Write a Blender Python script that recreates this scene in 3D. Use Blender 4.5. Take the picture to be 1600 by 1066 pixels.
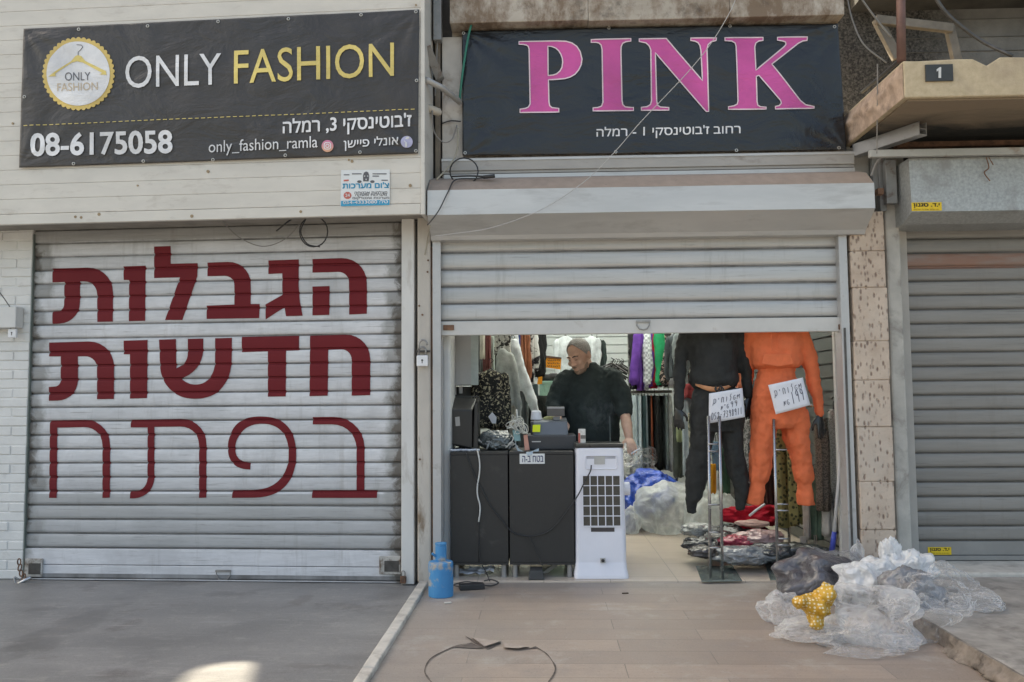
import bpy, bmesh, math, random
from math import sin, cos, pi, radians, atan, sqrt
from mathutils import Vector, Matrix, noise
from mathutils.geometry import tessellate_polygon

for o in list(bpy.data.objects):
    bpy.data.objects.remove(o)
SC = bpy.context.scene
COL = SC.collection
random.seed(7)

# ------------------------------------------------------------------ camera
FPX = 1300.0                       # focal length in photo pixels (1600 wide)
YAW, PITCH, ROLL = atan(46 / FPX), atan(88 / FPX), 0.008
CAM = Vector((0, 0, 1.25))
_f = Vector((-sin(YAW) * cos(PITCH), cos(YAW) * cos(PITCH), sin(PITCH)))
_r0 = Vector((cos(YAW), sin(YAW), 0))
_u0 = _r0.cross(_f)
_r = _r0 * cos(ROLL) - _u0 * sin(ROLL)
_u = _u0 * cos(ROLL) + _r0 * sin(ROLL)
cd = bpy.data.cameras.new('camera')
cd.sensor_width = 36
cd.lens = FPX / 1600 * 36
cd.clip_start = 0.05
cd.clip_end = 500
cam = bpy.data.objects.new('camera', cd)
COL.objects.link(cam)
mw = Matrix((_r, _u, -_f)).transposed().to_4x4()
mw.translation = CAM
cam.matrix_world = mw
SC.camera = cam

# ------------------------------------------------------------------ sky, sun, exposure
SUN_EL, SUN_OFF = radians(45), radians(20)
SUN_DIR = Vector((-cos(SUN_OFF) * cos(SUN_EL), sin(SUN_OFF) * cos(SUN_EL), sin(SUN_EL)))
W = bpy.data.worlds.new('World')
SC.world = W
W.use_nodes = True
_nt = W.node_tree
_bg = _nt.nodes['Background']
_sky = _nt.nodes.new('ShaderNodeTexSky')
_sky.sky_type = 'NISHITA'
_sky.sun_disc = False
_sky.sun_elevation = SUN_EL
_sky.sun_rotation = radians(290)
_sky.dust_density = 4.0
_sky.air_density = 1.0
_nt.links.new(_sky.outputs[0], _bg.inputs[0])
_bg.inputs[1].default_value = 0.12
sl = bpy.data.lights.new('sun', 'SUN')
sl.energy = 5.0
sl.angle = radians(0.5)
sl.color = (1, 0.95, 0.88)
so = bpy.data.objects.new('sun', sl)
COL.objects.link(so)
so.rotation_euler = SUN_DIR.to_track_quat('Z', 'Y').to_euler()
so.location = (-10, 5, 20)
vs = SC.view_settings
vs.view_transform = 'Standard'
vs.look = 'None'
vs.exposure = 1.75
vs.use_white_balance = True
vs.white_balance_temperature = 7650
vs.white_balance_tint = 6
vs.gamma = 1

# ------------------------------------------------------------------ placing helpers
def ray(px, py):
    d = _f * FPX + _r * (px - 800) + _u * (533 - py)
    return d
def P(px, py, Y):
    d = ray(px, py)
    return CAM + d * ((Y - CAM.y) / d.y)
def G(px, py, z=0.0):
    d = ray(px, py)
    return CAM + d * ((z - CAM.z) / d.z)
class Frame:
    """a facade plane: u to the right along it, w into the building, z up"""
    def __init__(s, x, y, ang):
        s.o = Vector((x, y, 0)); s.u = Vector((cos(ang), sin(ang), 0)); s.n = Vector((-sin(ang), cos(ang), 0))
    def at(s, u, w, z):
        return s.o + s.u * u + s.n * w + Vector((0, 0, z))
    def hit(s, px, py, w=0.0):
        d = ray(px, py)
        t = ((s.o + s.n * w - CAM).dot(s.n)) / d.dot(s.n)
        p = CAM + d * t
        return ((p - s.o).dot(s.u), p.z)
    def pt(s, px, py, w=0.0):
        u, z = s.hit(px, py, w)
        return s.at(u, w, z)
PK = Frame(0, 5.75, 0)
LF = Frame(-0.76, 5.75, -radians(2.5))

# ------------------------------------------------------------------ materials
def S(r, g, b):
    def c(v):
        v /= 255.0
        return v / 12.92 if v <= 0.04045 else ((v + 0.055) / 1.055) ** 2.4
    return (c(r), c(g), c(b))
def c4(c):
    return (c[0], c[1], c[2], 1)
class NT:
    def __init__(s, name):
        s.m = bpy.data.materials.new(name); s.m.use_nodes = True
        s.t = s.m.node_tree; s.b = s.t.nodes['Principled BSDF']; s.out = s.t.nodes['Material Output']
    def n(s, typ, **kw):
        nd = s.t.nodes.new('ShaderNode' + typ)
        for k, v in kw.items():
            if k.startswith('i_'):
                nd.inputs[k[2:].replace('_', ' ')].default_value = v
            else:
                setattr(nd, k, v)
        return nd
    def l(s, a, b):
        s.t.links.new(a, b)
    def pos(s):
        return s.n('NewGeometry').outputs['Position']
    def mapped(s, src, scale):
        m = s.n('Mapping'); m.inputs['Scale'].default_value = scale; s.l(src, m.inputs[0]); return m.outputs[0]
    def noise(s, vec, scale, detail=4, rough=.55, dist=0):
        nd = s.n('TexNoise'); nd.inputs['Scale'].default_value = scale; nd.inputs['Detail'].default_value = detail
        nd.inputs['Roughness'].default_value = rough; nd.inputs['Distortion'].default_value = dist
        s.l(vec, nd.inputs['Vector']); return nd.outputs['Fac']
    def ramp(s, fac, a, b, ca=(0, 0, 0), cb=(1, 1, 1)):
        r = s.n('ValToRGB'); e = r.color_ramp.elements
        e[0].position = a; e[1].position = b; e[0].color = c4(ca); e[1].color = c4(cb)
        s.l(fac, r.inputs[0]); return r.outputs[0]
    def mix(s, fac, a, b):
        m = s.n('Mix', data_type='RGBA')
        if hasattr(fac, 'is_linked'): s.l(fac, m.inputs[0])
        else: m.inputs[0].default_value = fac
        for v, i in ((a, 6), (b, 7)):
            if hasattr(v, 'is_linked'): s.l(v, m.inputs[i])
            else: m.inputs[i].default_value = c4(v)
        return m.outputs[2]
    def math(s, op, a, b=None, clamp=False):
        m = s.n('Math', operation=op); m.use_clamp = clamp
        for v, i in ((a, 0), (b, 1)):
            if v is None: continue
            if hasattr(v, 'is_linked'): s.l(v, m.inputs[i])
            else: m.inputs[i].default_value = v
        return m.outputs[0]
    def bump(s, h, strength=.3, dist=.01):
        b = s.n('Bump'); b.inputs['Strength'].default_value = strength; b.inputs['Distance'].default_value = dist
        s.l(h, b.inputs['Height']); s.l(b.outputs[0], s.b.inputs['Normal'])
    def col(s, c):
        if hasattr(c, 'is_linked'): s.l(c, s.b.inputs['Base Color'])
        else: s.b.inputs['Base Color'].default_value = c4(c)
    def set(s, rough=None, metal=None, spec=None):
        if rough is not None:
            if hasattr(rough, 'is_linked'): s.l(rough, s.b.inputs['Roughness'])
            else: s.b.inputs['Roughness'].default_value = rough
        if metal is not None: s.b.inputs['Metallic'].default_value = metal
        if spec is not None: s.b.inputs['Specular IOR Level'].default_value = spec
_mats = {}
def mat(name, col, rough=.6, metal=0, var=.18, scale=6, bump=.15, bscale=60, dirt=None, dirtlo=.55, dirthi=.75, dscale=3, stretch=(1, 1, 1)):
    if name in _mats: return _mats[name]
    t = NT(name); p = t.mapped(t.pos(), stretch)
    n1 = t.noise(p, scale, 6, .6)
    a = tuple(max(0, v * (1 - var)) for v in col); b = tuple(min(1, v * (1 + var)) for v in col)
    c = t.mix(t.ramp(n1, .3, .7), a, b)
    if dirt:
        n2 = t.noise(p, dscale, 8, .65, .3)
        c = t.mix(t.ramp(n2, dirtlo, dirthi), c, dirt)
    t.col(c)
    rr = t.n('MapRange'); t.l(n1, rr.inputs[0]); rr.inputs[3].default_value = max(.02, rough - .1); rr.inputs[4].default_value = min(1, rough + .1)
    t.set(rr.outputs[0], metal)
    if bump: t.bump(t.noise(p, bscale, 4, .6), bump, .004)
    _mats[name] = t.m
    return t.m
def fabric(name, col, var=.22, fold=1.0, rough=.9):
    """cloth with fine weave and soft creases in its relief"""
    if name in _mats: return _mats[name]
    t = NT(name); p = t.pos()
    n1 = t.noise(p, 14, 5, .6); n2 = t.noise(p, 320, 2, .5)
    a = tuple(v * (1 - var) for v in col); b = tuple(min(1, v * (1 + var)) for v in col)
    t.col(t.mix(t.ramp(n1, .3, .7), a, b)); t.set(rough, 0, .25)
    h = t.math('ADD', t.math('MULTIPLY', t.noise(t.mapped(p, (7, 7, 2.6)), 1.2, 5, .6, .6), 1.0 * fold), t.math('MULTIPLY', n2, .06))
    t.bump(h, .55, .03)
    _mats[name] = t.m
    return t.m
def print_fabric(name, c1, c2, scale, thr=.45, kind='voronoi', rough=.85):
    """cloth with a printed pattern (spots, leopard, checks)"""
    if name in _mats: return _mats[name]
    t = NT(name); p = t.pos()
    if kind == 'voronoi':
        v = t.n('TexVoronoi'); v.inputs['Scale'].default_value = scale; t.l(p, v.inputs['Vector']); fac = t.ramp(v.outputs['Distance'], thr - .04, thr + .04)
        t.col(t.mix(fac, c2, c1))
    elif kind == 'noise':
        fac = t.ramp(t.noise(p, scale, 3, .6, .6), thr - .03, thr + .03); t.col(t.mix(fac, c1, c2))
    else:
        ch = t.n('TexChecker'); ch.inputs['Scale'].default_value = scale; t.l(p, ch.inputs['Vector'])
        ch.inputs[1].default_value = c4(c1); ch.inputs[2].default_value = c4(c2); t.col(ch.outputs[0])
    t.set(rough, 0, .25)
    t.bump(t.noise(t.mapped(p, (14, 14, 5)), 1.3, 4, .55, .8), .6, .012)
    _mats[name] = t.m
    return t.m
def film(name, col=(.9, .91, .92), clear=.8, scale=9, rough=.12):
    """thin plastic film: clear where flat to the eye, milky at its folds, with sharp glints"""
    if name in _mats: return _mats[name]
    t = NT(name); p = t.pos()
    t.b.inputs['Base Color'].default_value = c4(col); t.set(rough, 0, .8)
    t.b.inputs['Coat Weight'].default_value = .6; t.b.inputs['Coat Roughness'].default_value = .06
    nv = t.n('TexNoise'); nv.inputs['Scale'].default_value = scale * .8; nv.inputs['Detail'].default_value = 3; t.l(p, nv.inputs['Vector'])
    mv = t.mix(.30, p, nv.outputs['Color'])
    vo = t.n('TexVoronoi'); vo.inputs['Scale'].default_value = scale * 1.6; t.l(mv, vo.inputs['Vector'])
    n2 = t.noise(mv, scale * 3.0, 5, .65, .4)
    t.bump(t.math('ADD', t.math('MULTIPLY', vo.outputs['Distance'], 1.0), t.math('MULTIPLY', n2, .45)), 1.0, .028)
    tr = t.n('BsdfTransparent'); tl = t.n('BsdfTranslucent'); tl.inputs[0].default_value = c4(col)
    m1 = t.n('MixShader'); m1.inputs[0].default_value = .45; t.l(t.b.outputs[0], m1.inputs[1]); t.l(tl.outputs[0], m1.inputs[2])
    lw = t.n('LayerWeight'); lw.inputs[0].default_value = .35
    f = t.math('ADD', t.math('MULTIPLY', lw.outputs['Facing'], .50), t.math('MULTIPLY', t.ramp(n2, .50, .68), .16))
    f = t.math('ADD', f, t.math('MULTIPLY', t.ramp(t.noise(p, scale * .6, 4, .6), .48, .68), .14))
    f = t.math('ADD', f, (1 - clear) - .05, True)
    m2 = t.n('MixShader'); t.l(f, m2.inputs[0]); t.l(tr.outputs[0], m2.inputs[1]); t.l(m1.outputs[0], m2.inputs[2])
    t.l(m2.outputs[0], t.out.inputs['Surface'])
    _mats[name] = t.m
    return t.m

# ------------------------------------------------------------------ objects and meshes
ABS = {}
def wloc(o):
    return ABS.get(o.name, Vector((0, 0, 0)))
def tag(o, label=None, cat=None, group=None, kind=None):
    if label: o['label'] = label
    if cat: o['category'] = cat
    if group: o['group'] = group
    if kind: o['kind'] = kind
    return o
def thing(name, label, cat, loc, group=None):
    o = bpy.data.objects.new(name, None); COL.objects.link(o)
    o.location = loc; o.empty_display_size = .1; ABS[o.name] = Vector(loc)
    return tag(o, label, cat, group)

class MB:
    """collects geometry in world coordinates and links it as ONE mesh object"""
    def __init__(s):
        s.v = []; s.f = []; s.mi = []; s.cur = 0
    def add(s, vs, fs):
        b = len(s.v); s.v += [Vector(p) for p in vs]
        for f in fs:
            s.f.append([b + i for i in f]); s.mi.append(s.cur)
        return s
    def box(s, x0, x1, y0, y1, z0, z1, fr=None, M=None):
        vs = [Vector((x, y, z)) for z in (z0, z1) for y in (y0, y1) for x in (x0, x1)]
        if fr: vs = [fr.at(*p) for p in vs]
        if M: vs = [M @ p for p in vs]
        return s.add(vs, [(0, 2, 3, 1), (4, 5, 7, 6), (0, 1, 5, 4), (2, 6, 7, 3), (0, 4, 6, 2), (1, 3, 7, 5)])
    def cbox(s, c, size, rot=(0, 0, 0)):
        from mathutils import Euler
        M = Matrix.Translation(c) @ Euler(rot).to_matrix().to_4x4()
        a, b, d = size[0] / 2, size[1] / 2, size[2] / 2
        return s.box(-a, a, -b, b, -d, d, M=M)
    def tube(s, pts, r, n=8, close=False, flat=1.0):
        pts = [Vector(p) for p in pts]; N = len(pts)
        rr = r if isinstance(r, (list, tuple)) else [r] * N
        rings = []; up = Vector((0, 0, 1)); prev = None
        for i, p in enumerate(pts):
            a = pts[(i - 1) % N] if (close or i > 0) else p
            b = pts[(i + 1) % N] if (close or i < N - 1) else p
            t = (b - a)
            t = t.normalized() if t.length > 1e-9 else Vector((0, 0, 1))
            if prev is None:
                q = up if abs(t.dot(up)) < .9 else Vector((1, 0, 0))
                x = (q - t * q.dot(t)).normalized()
            else:
                x = (prev - t * prev.dot(t)); x = x.normalized() if x.length > 1e-6 else prev
            prev = x; y = t.cross(x)
            rings.append([p + x * (rr[i] * cos(2 * pi * k / n)) + y * (rr[i] * flat * sin(2 * pi * k / n)) for k in range(n)])
        return s.loft(rings, cap=not close, loop=close)
    def loft(s, rings, cap=True, loop=False):
        n = len(rings[0]); R = len(rings); vs = [p for r in rings for p in r]; fs = []
        for i in range(R if loop else R - 1):
            j = (i + 1) % R
            for k in range(n):
                k2 = (k + 1) % n
                fs.append((i * n + k, i * n + k2, j * n + k2, j * n + k))
        if cap:
            fs.append(tuple(reversed(range(n)))); fs.append(tuple(range((R - 1) * n, R * n)))
        return s.add(vs, fs)
    def capsule(s, pts, r, n=10):
        """tapered limb with rounded ends"""
        pts = [Vector(p) for p in pts]; r = list(r)
        d0 = (pts[0] - pts[1]).normalized(); d1 = (pts[-1] - pts[-2]).normalized()
        A = [pts[0] + d0 * r[0] * .95, pts[0] + d0 * r[0] * .7]; B = [pts[-1] + d1 * r[-1] * .7, pts[-1] + d1 * r[-1] * .95]
        return s.tube(A + pts + B, [r[0] * .25, r[0] * .72] + r + [r[-1] * .72, r[-1] * .25], n)
    def ell(s, c, r, M=None, n=16, m=10):
        rings = []
        for i in range(1, m):
            th = pi * i / m
            ring = [Vector((c[0] + r[0] * sin(th) * cos(2 * pi * k / n), c[1] + r[1] * sin(th) * sin(2 * pi * k / n), c[2] - r[2] * cos(th))) for k in range(n)]
            rings.append([M @ p for p in ring] if M else ring)
        return s.loft(rings)
    def cyl(s, c, r, h, n=20, r2=None):
        r2 = r if r2 is None else r2; c = Vector(c)
        return s.loft([[c + Vector((r * cos(2 * pi * k / n), r * sin(2 * pi * k / n), 0)) for k in range(n)],
                       [c + Vector((r2 * cos(2 * pi * k / n), r2 * sin(2 * pi * k / n), h)) for k in range(n)]])
    def lathe(s, c, prof, n=24):
        c = Vector(c)
        return s.loft([[c + Vector((max(r, .0005) * cos(2 * pi * k / n), max(r, .0005) * sin(2 * pi * k / n), z)) for k in range(n)] for r, z in prof])
    def disc(s, c, nrm, r, t=.002, n=20):
        c = Vector(c); nrm = Vector(nrm).normalized()
        q = Vector((0, 0, 1)) if abs(nrm.z) < .9 else Vector((1, 0, 0))
        x = q.cross(nrm).normalized(); y = nrm.cross(x)
        return s.loft([[c + nrm * h + x * (r * cos(2 * pi * k / n)) + y * (r * sin(2 * pi * k / n)) for k in range(n)] for h in (-t / 2, t / 2)])
    def prism(s, loops, fn, t):
        """flat outline(s) given as 2D loops; fn(a, b, w) -> world; w from 0 (front) to t (back)"""
        vl = [[Vector((p[0], p[1], 0)) for p in lp] for lp in loops]
        tris = tessellate_polygon(vl); flat = [p for lp in loops for p in lp]
        n = len(flat)
        vs = [fn(p[0], p[1], 0) for p in flat] + [fn(p[0], p[1], t) for p in flat]
        fs = [tuple(tr) for tr in tris] + [tuple(n + i for i in reversed(tr)) for tr in tris]
        b = 0
        for lp in loops:
            m = len(lp)
            for k in range(m):
                k2 = (k + 1) % m
                fs.append((b + k, b + k2, n + b + k2, n + b + k))
            b += m
        return s.add(vs, fs)
    def build(s, name, m, parent=None, smooth=False, bevel=0, remesh=0, sub=0, smooth_it=0, label=None, cat=None, group=None, kind=None, loc=None, fix=True, seg=2):
        me = bpy.data.meshes.new(name)
        if parent is not None: L = wloc(parent)
        elif loc is not None: L = Vector(loc)
        else:
            xs = [p.x for p in s.v]; ys = [p.y for p in s.v]; zs = [p.z for p in s.v]
            L = Vector(((min(xs) + max(xs)) / 2, (min(ys) + max(ys)) / 2, min(zs)))
        me.from_pydata([tuple(p - L) for p in s.v], [], s.f); me.update()
        if fix:
            bm = bmesh.new(); bm.from_mesh(me); bmesh.ops.recalc_face_normals(bm, faces=bm.faces); bm.to_mesh(me); bm.free()
        ms = m if isinstance(m, (list, tuple)) else [m]
        for q in ms: me.materials.append(q)
        if len(ms) > 1:
            for p, i in zip(me.polygons, s.mi): p.material_index = i
        o = bpy.data.objects.new(name, me); COL.objects.link(o)
        if parent is not None: o.parent = parent; ABS[o.name] = L
        else: o.location = L; ABS[o.name] = L
        if remesh:
            r = o.modifiers.new('remesh', 'REMESH'); r.mode = 'VOXEL'; r.voxel_size = remesh; r.use_smooth_shade = True
            if smooth_it:
                q = o.modifiers.new('smooth', 'SMOOTH'); q.iterations = smooth_it; q.factor = .5
        if bevel:
            q = o.modifiers.new('bevel', 'BEVEL'); q.width = bevel; q.segments = seg; q.limit_method = 'ANGLE'; q.angle_limit = radians(40)
        if sub:
            q = o.modifiers.new('sub', 'SUBSURF'); q.levels = sub; q.render_levels = sub
        if smooth or remesh or sub:
            for p in me.polygons: p.use_smooth = True
        return tag(o, label, cat, group, kind)

def spline(pts, n=8, close=False):
    """smooth curve through points"""
    pts = [Vector(p) for p in pts]; N = len(pts); out = []
    rng = range(N if close else N - 1)
    for i in rng:
        if close: p0, p1, p2, p3 = pts[i - 1], pts[i], pts[(i + 1) % N], pts[(i + 2) % N]
        else:
            p1, p2 = pts[i], pts[i + 1]; p0 = pts[i - 1] if i else p1 * 2 - p2; p3 = pts[i + 2] if i + 2 < N else p2 * 2 - p1
        for k in range(n):
            t = k / n
            out.append(.5 * ((2 * p1) + (p2 - p0) * t + (2 * p0 - 5 * p1 + 4 * p2 - p3) * t * t + (3 * p1 - p0 - 3 * p2 + p3) * t ** 3))
    if not close: out.append(pts[-1])
    return out
def rounded(pts, n=7):
    """closed 2D outline; an entry (x, y, r) rounds that corner with radius r"""
    out = []; N = len(pts)
    for i, p in enumerate(pts):
        if len(p) < 3: out.append((p[0], p[1])); continue
        c = Vector(p[:2]); a = Vector(pts[i - 1][:2]); b = Vector(pts[(i + 1) % N][:2]); r = p[2]
        da = (a - c); db = (b - c)
        A = c + da.normalized() * min(r, da.length * .98); B = c + db.normalized() * min(r, db.length * .98)
        for k in range(n + 1):
            t = k / n
            # near-circular corner from a cubic with handles towards the corner
            h1 = A + (c - A) * .56; h2 = B + (c - B) * .56
            q = A * (1 - t) ** 3 + h1 * 3 * t * (1 - t) ** 2 + h2 * 3 * t * t * (1 - t) + B * t ** 3
            out.append((q.x, q.y))
    return out
def text_shape(s):
    """outlines of a line of writing: [(outer, [holes])], each outer filled on its own so that overlapping strokes stay solid"""
    cu = bpy.data.curves.new('text', 'FONT'); cu.body = s; cu.size = 1; cu.resolution_u = 4; cu.fill_mode = 'NONE'
    o = bpy.data.objects.new('text', cu); COL.objects.link(o)
    dg = bpy.context.evaluated_depsgraph_get(); dg.update()
    me = bpy.data.meshes.new_from_object(o.evaluated_get(dg))
    nx = {}
    for e in me.edges:
        a, b = e.vertices; nx.setdefault(a, []).append(b); nx.setdefault(b, []).append(a)
    V = [(v.co.x, v.co.y) for v in me.vertices]; seen = set(); loops = []
    for v in sorted(nx):
        if v in seen: continue
        lp = [v]; seen.add(v); cur = v
        while True:
            c = [w for w in nx[cur] if w not in seen]
            if not c: break
            # follow index order so the direction of the outline is kept
            cur = cur + 1 if (cur + 1) in c else c[0]
            lp.append(cur); seen.add(cur)
        if len(lp) > 2: loops.append([V[i] for i in lp])
    bpy.data.objects.remove(o); bpy.data.curves.remove(cu); bpy.data.meshes.remove(me)
    def area(l): return sum(l[i - 1][0] * l[i][1] - l[i][0] * l[i - 1][1] for i in range(len(l))) / 2
    def inside(p, l):
        r = False
        for i in range(len(l)):
            (x1, y1), (x2, y2) = l[i - 1], l[i]
            if (y1 > p[1]) != (y2 > p[1]) and p[0] < (x2 - x1) * (p[1] - y1) / (y2 - y1) + x1: r = not r
        return r
    ar = [area(l) for l in loops]; own = []
    for i, l in enumerate(loops):
        q = [j for j in range(len(loops)) if j != i and ar[j] * ar[i] < 0 and abs(ar[j]) > abs(ar[i]) and inside(l[0], loops[j]) and inside(l[len(l) // 2], loops[j])]
        own.append(min(q, key=lambda j: abs(ar[j])) if q else None)
    outs = [(l, [loops[j] for j in range(len(loops)) if own[j] == i]) for i, l in enumerate(loops) if own[i] is None]
    return outs
def put_text(mb, s, a, b, h, fn, bold=0.0):
    """writing whose bounding box runs from pixel a (bottom left) to b (bottom right), h pixels tall, on the surface fn(px, py)"""
    outs = text_shape(s)
    if not outs: return
    allp = [p for o, hs in outs for l in [o] + hs for p in l]
    x0 = min(v[0] for v in allp); x1 = max(v[0] for v in allp); y0 = min(v[1] for v in allp); y1 = max(v[1] for v in allp)
    def M(p): q = (p[0] - x0) / (x1 - x0); return (a[0] + (b[0] - a[0]) * q, a[1] + (b[1] - a[1]) * q - h * (p[1] - y0) / (y1 - y0))
    for o, hs in outs:
        put_shape(mb, [[M(p) for p in l] for l in [o] + hs], fn, 5)
        if bold > 0:
            for l in [o] + hs:
                q = [M(p) for p in l]; q = [p for i, p in enumerate(q) if (Vector(p) - Vector(q[i - 1])).length > .02]
                if len(q) > 2: ribbon(mb, q, 2 * bold * abs(b[0] - a[0]) / (x1 - x0), fn)
def split_tri(t, m=5):
    """cut a flat triangle until its sides are short enough to follow a wrinkled sheet"""
    d = [(t[i][0] - t[(i + 1) % 3][0]) ** 2 + (t[i][1] - t[(i + 1) % 3][1]) ** 2 for i in range(3)]
    i = d.index(max(d))
    if d[i] < m * m: return [t]
    a, b, c = t[i], t[(i + 1) % 3], t[(i + 2) % 3]; q = ((a[0] + b[0]) / 2, (a[1] + b[1]) / 2)
    return split_tri((a, q, c), m) + split_tri((q, b, c), m)
def put_shape(mb, loops, fn, m=10):
    """flat outline(s) in pixels laid on a wrinkled sheet fn(px, py)"""
    tris = tessellate_polygon([[Vector((p[0], p[1], 0)) for p in lp] for lp in loops]); flat = [p for lp in loops for p in lp]
    for tr in tris:
        for tri in split_tri(tuple(flat[i] for i in tr), m): mb.add([fn(*p) for p in tri], [(0, 1, 2)])
def ribbon(mb, pts, width, fn):
    """closed flat stripe along a 2D outline"""
    N = len(pts); A = []; B = []
    for i in range(N):
        a = Vector(pts[i - 1]); c = Vector(pts[i]); b = Vector(pts[(i + 1) % N])
        d1 = (c - a); d2 = (b - c)
        if d1.length < 1e-6 or d2.length < 1e-6: d = d1 + d2
        else: d = d1.normalized() + d2.normalized()
        if d.length < 1e-6: d = d2
        d.normalize(); nn = Vector((-d.y, d.x)) * width / 2
        A.append(fn(c.x + nn.x, c.y + nn.y)); B.append(fn(c.x - nn.x, c.y - nn.y))
    mb.add(A + B, [(i, (i + 1) % N, N + (i + 1) % N, N + i) for i in range(N)])
# ================================================================== SETTING
XL, XR = -0.775, 1.985            # kerbs left and right of the shop's own pavement
Z_L, Z_R = -0.02, 0.08             # raised ground of the two neighbours
YS = 5.72                         # shop threshold

def ground_mats():
    t = NT('plank_paving'); p = t.pos()
    rot = t.n('Mapping'); rot.inputs['Location'].default_value = (.37, .11, 0); t.l(p, rot.inputs[0])
    br = t.n('TexBrick'); br.offset = .37; br.offset_frequency = 2
    for k, v in (('Scale', 1), ('Brick Width', 1.18), ('Row Height', .196), ('Mortar Size', .0024), ('Mortar Smooth', .3), ('Bias', 0)): br.inputs[k].default_value = v
    br.inputs['Color1'].default_value = c4((.37, .29, .235)); br.inputs['Color2'].default_value = c4((.265, .215, .18)); br.inputs['Mortar'].default_value = c4((.165, .14, .122))
    t.l(rot.outputs[0], br.inputs['Vector'])
    grain = t.noise(t.mapped(p, (1.4, 18, 1)), 2.2, 8, .65, .6)
    c = t.mix(t.ramp(grain, .35, .7), br.outputs['Color'], t.mix(.5, br.outputs['Color'], (.26, .215, .185)))
    # dust and trodden-in cement near the left kerb and the threshold
    sx = t.n('SeparateXYZ'); t.l(p, sx.inputs[0])
    n1 = t.noise(p, 1.6, 8, .62, .4)
    a = t.math('ADD', t.math('MULTIPLY', t.math('ADD', sx.outputs['X'], .1), -1.3), t.math('MULTIPLY', t.math('SUBTRACT', n1, .5), 2.2))
    b2 = t.math('ADD', t.math('MULTIPLY', t.math('SUBTRACT', sx.outputs['Y'], 5.35), 2.2), t.math('MULTIPLY', t.math('SUBTRACT', n1, .45), 2.5))
    f = t.math('ADD', t.math('MULTIPLY', t.math('MAXIMUM', a, b2), 1.0, True), 0, True)
    c = t.mix(t.math('MULTIPLY', f, .8), c, (.29, .265, .24))
    c = t.mix(t.math('MULTIPLY', t.ramp(t.noise(p, 4, 9, .72, .3), .48, .70), .6), c, (.24, .21, .19))
    c = t.mix(t.math('MULTIPLY', t.ramp(t.noise(p, 2.3, 9, .7, .2), .54, .66), .55), c, (.40, .37, .34))
    c = t.mix(t.math('MULTIPLY', t.ramp(t.noise(t.mapped(p, (30, 4, 1)), 3, 4, .6), .66, .72), .35), c, (.42, .39, .36))
    c = t.mix(t.math('MULTIPLY', t.ramp(t.noise(p, 75, 3, .65), .58, .70), .55), c, (.15, .13, .115))
    c = t.mix(t.math('MULTIPLY', t.ramp(t.noise(p, 130, 3, .65), .55, .7), .35), c, (.46, .41, .36))
    t.col(c); t.set(t.ramp(n1, .2, .8, (.42,) * 3, (.7,) * 3))
    h = t.math('ADD', t.math('MULTIPLY', br.outputs['Fac'], -1.2), t.math('MULTIPLY', grain, .25))
    t.bump(h, .5, .004)
    planks = t.m
    t = NT('polished_cement'); p = t.pos()
    n1 = t.noise(t.mapped(p, (1, 2.2, 1)), 1.3, 9, .62, .7); n2 = t.noise(p, 40, 5, .6)
    c = t.mix(t.ramp(n1, .32, .68), (.15, .146, .142), (.25, .245, .24))
    c = t.mix(t.math('MULTIPLY', t.ramp(t.noise(p, 2.2, 9, .68, .2), .56, .68), .75), c, (.105, .094, .088))
    c = t.mix(t.math('MULTIPLY', t.ramp(t.noise(p, 9, 8, .7), .55, .72), .45), c, (.36, .34, .31))
    # scrapes and sweeping marks, and hairline cracks
    c = t.mix(t.math('MULTIPLY', t.ramp(t.noise(t.mapped(p, (3, 26, 1)), 1.6, 6, .7, .4), .56, .68), .5), c, (.38, .365, .345))
    nvx = t.n('TexNoise'); nvx.inputs['Scale'].default_value = 3; nvx.inputs['Detail'].default_value = 6; t.l(p, nvx.inputs['Vector'])
    ck = t.n('TexVoronoi', feature='DISTANCE_TO_EDGE'); ck.inputs['Scale'].default_value = .8; t.l(t.mix(.22, p, nvx.outputs['Color']), ck.inputs['Vector'])
    c = t.mix(t.math('MULTIPLY', t.ramp(ck.outputs['Distance'], .0, .004, (1, 1, 1), (0, 0, 0)), .0), c, (.07, .065, .06))
    c = t.mix(t.math('MULTIPLY', t.ramp(t.noise(p, 140, 3, .7), .5, .72), .35), c, (.40, .39, .37))
    c = t.mix(t.math('MULTIPLY', t.ramp(t.noise(p, 95, 3, .7), .60, .72), .55), c, (.085, .08, .075))
    c = t.mix(t.math('MULTIPLY', t.ramp(n2, .5, .75), .3), c, (.12, .115, .11))
    # old stains, each a patch of its own
    sx = t.n('SeparateXYZ'); t.l(p, sx.inputs[0]); nz = t.noise(p, 7, 6, .65)
    for (px, py, rx, ry, k_, col_) in ((92, 985, .16, .75, .75, (.075, .072, .07)), (471, 938, .07, .16, .7, (.10, .082, .07)), (348, 928, .16, .09, .6, (.085, .082, .08)), (250, 1005, .5, .12, .4, (.09, .088, .085)), (475, 1040, .10, .05, .5, (.11, .09, .075)), (345, 972, .16, .03, .45, (.36, .355, .35))):
        g_ = G(px, py, Z_L); dx = t.math('DIVIDE', t.math('SUBTRACT', sx.outputs['X'], g_.x), rx); dy = t.math('DIVIDE', t.math('SUBTRACT', sx.outputs['Y'], g_.y), ry)
        dd = t.math('SQRT', t.math('ADD', t.math('MULTIPLY', dx, dx), t.math('MULTIPLY', dy, dy)))
        ff = t.math('MULTIPLY', t.math('SUBTRACT', t.math('ADD', 1.0, t.math('MULTIPLY', t.math('SUBTRACT', nz, .5), 2.2)), dd), 2.2, True)
        c = t.mix(t.math('MULTIPLY', ff, k_ * .5), c, col_)
    t.col(c); t.set(t.ramp(n1, .25, .75, (.32,) * 3, (.55,) * 3)); t.bump(t.noise(p, 25, 5, .6), .12, .004)
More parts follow.
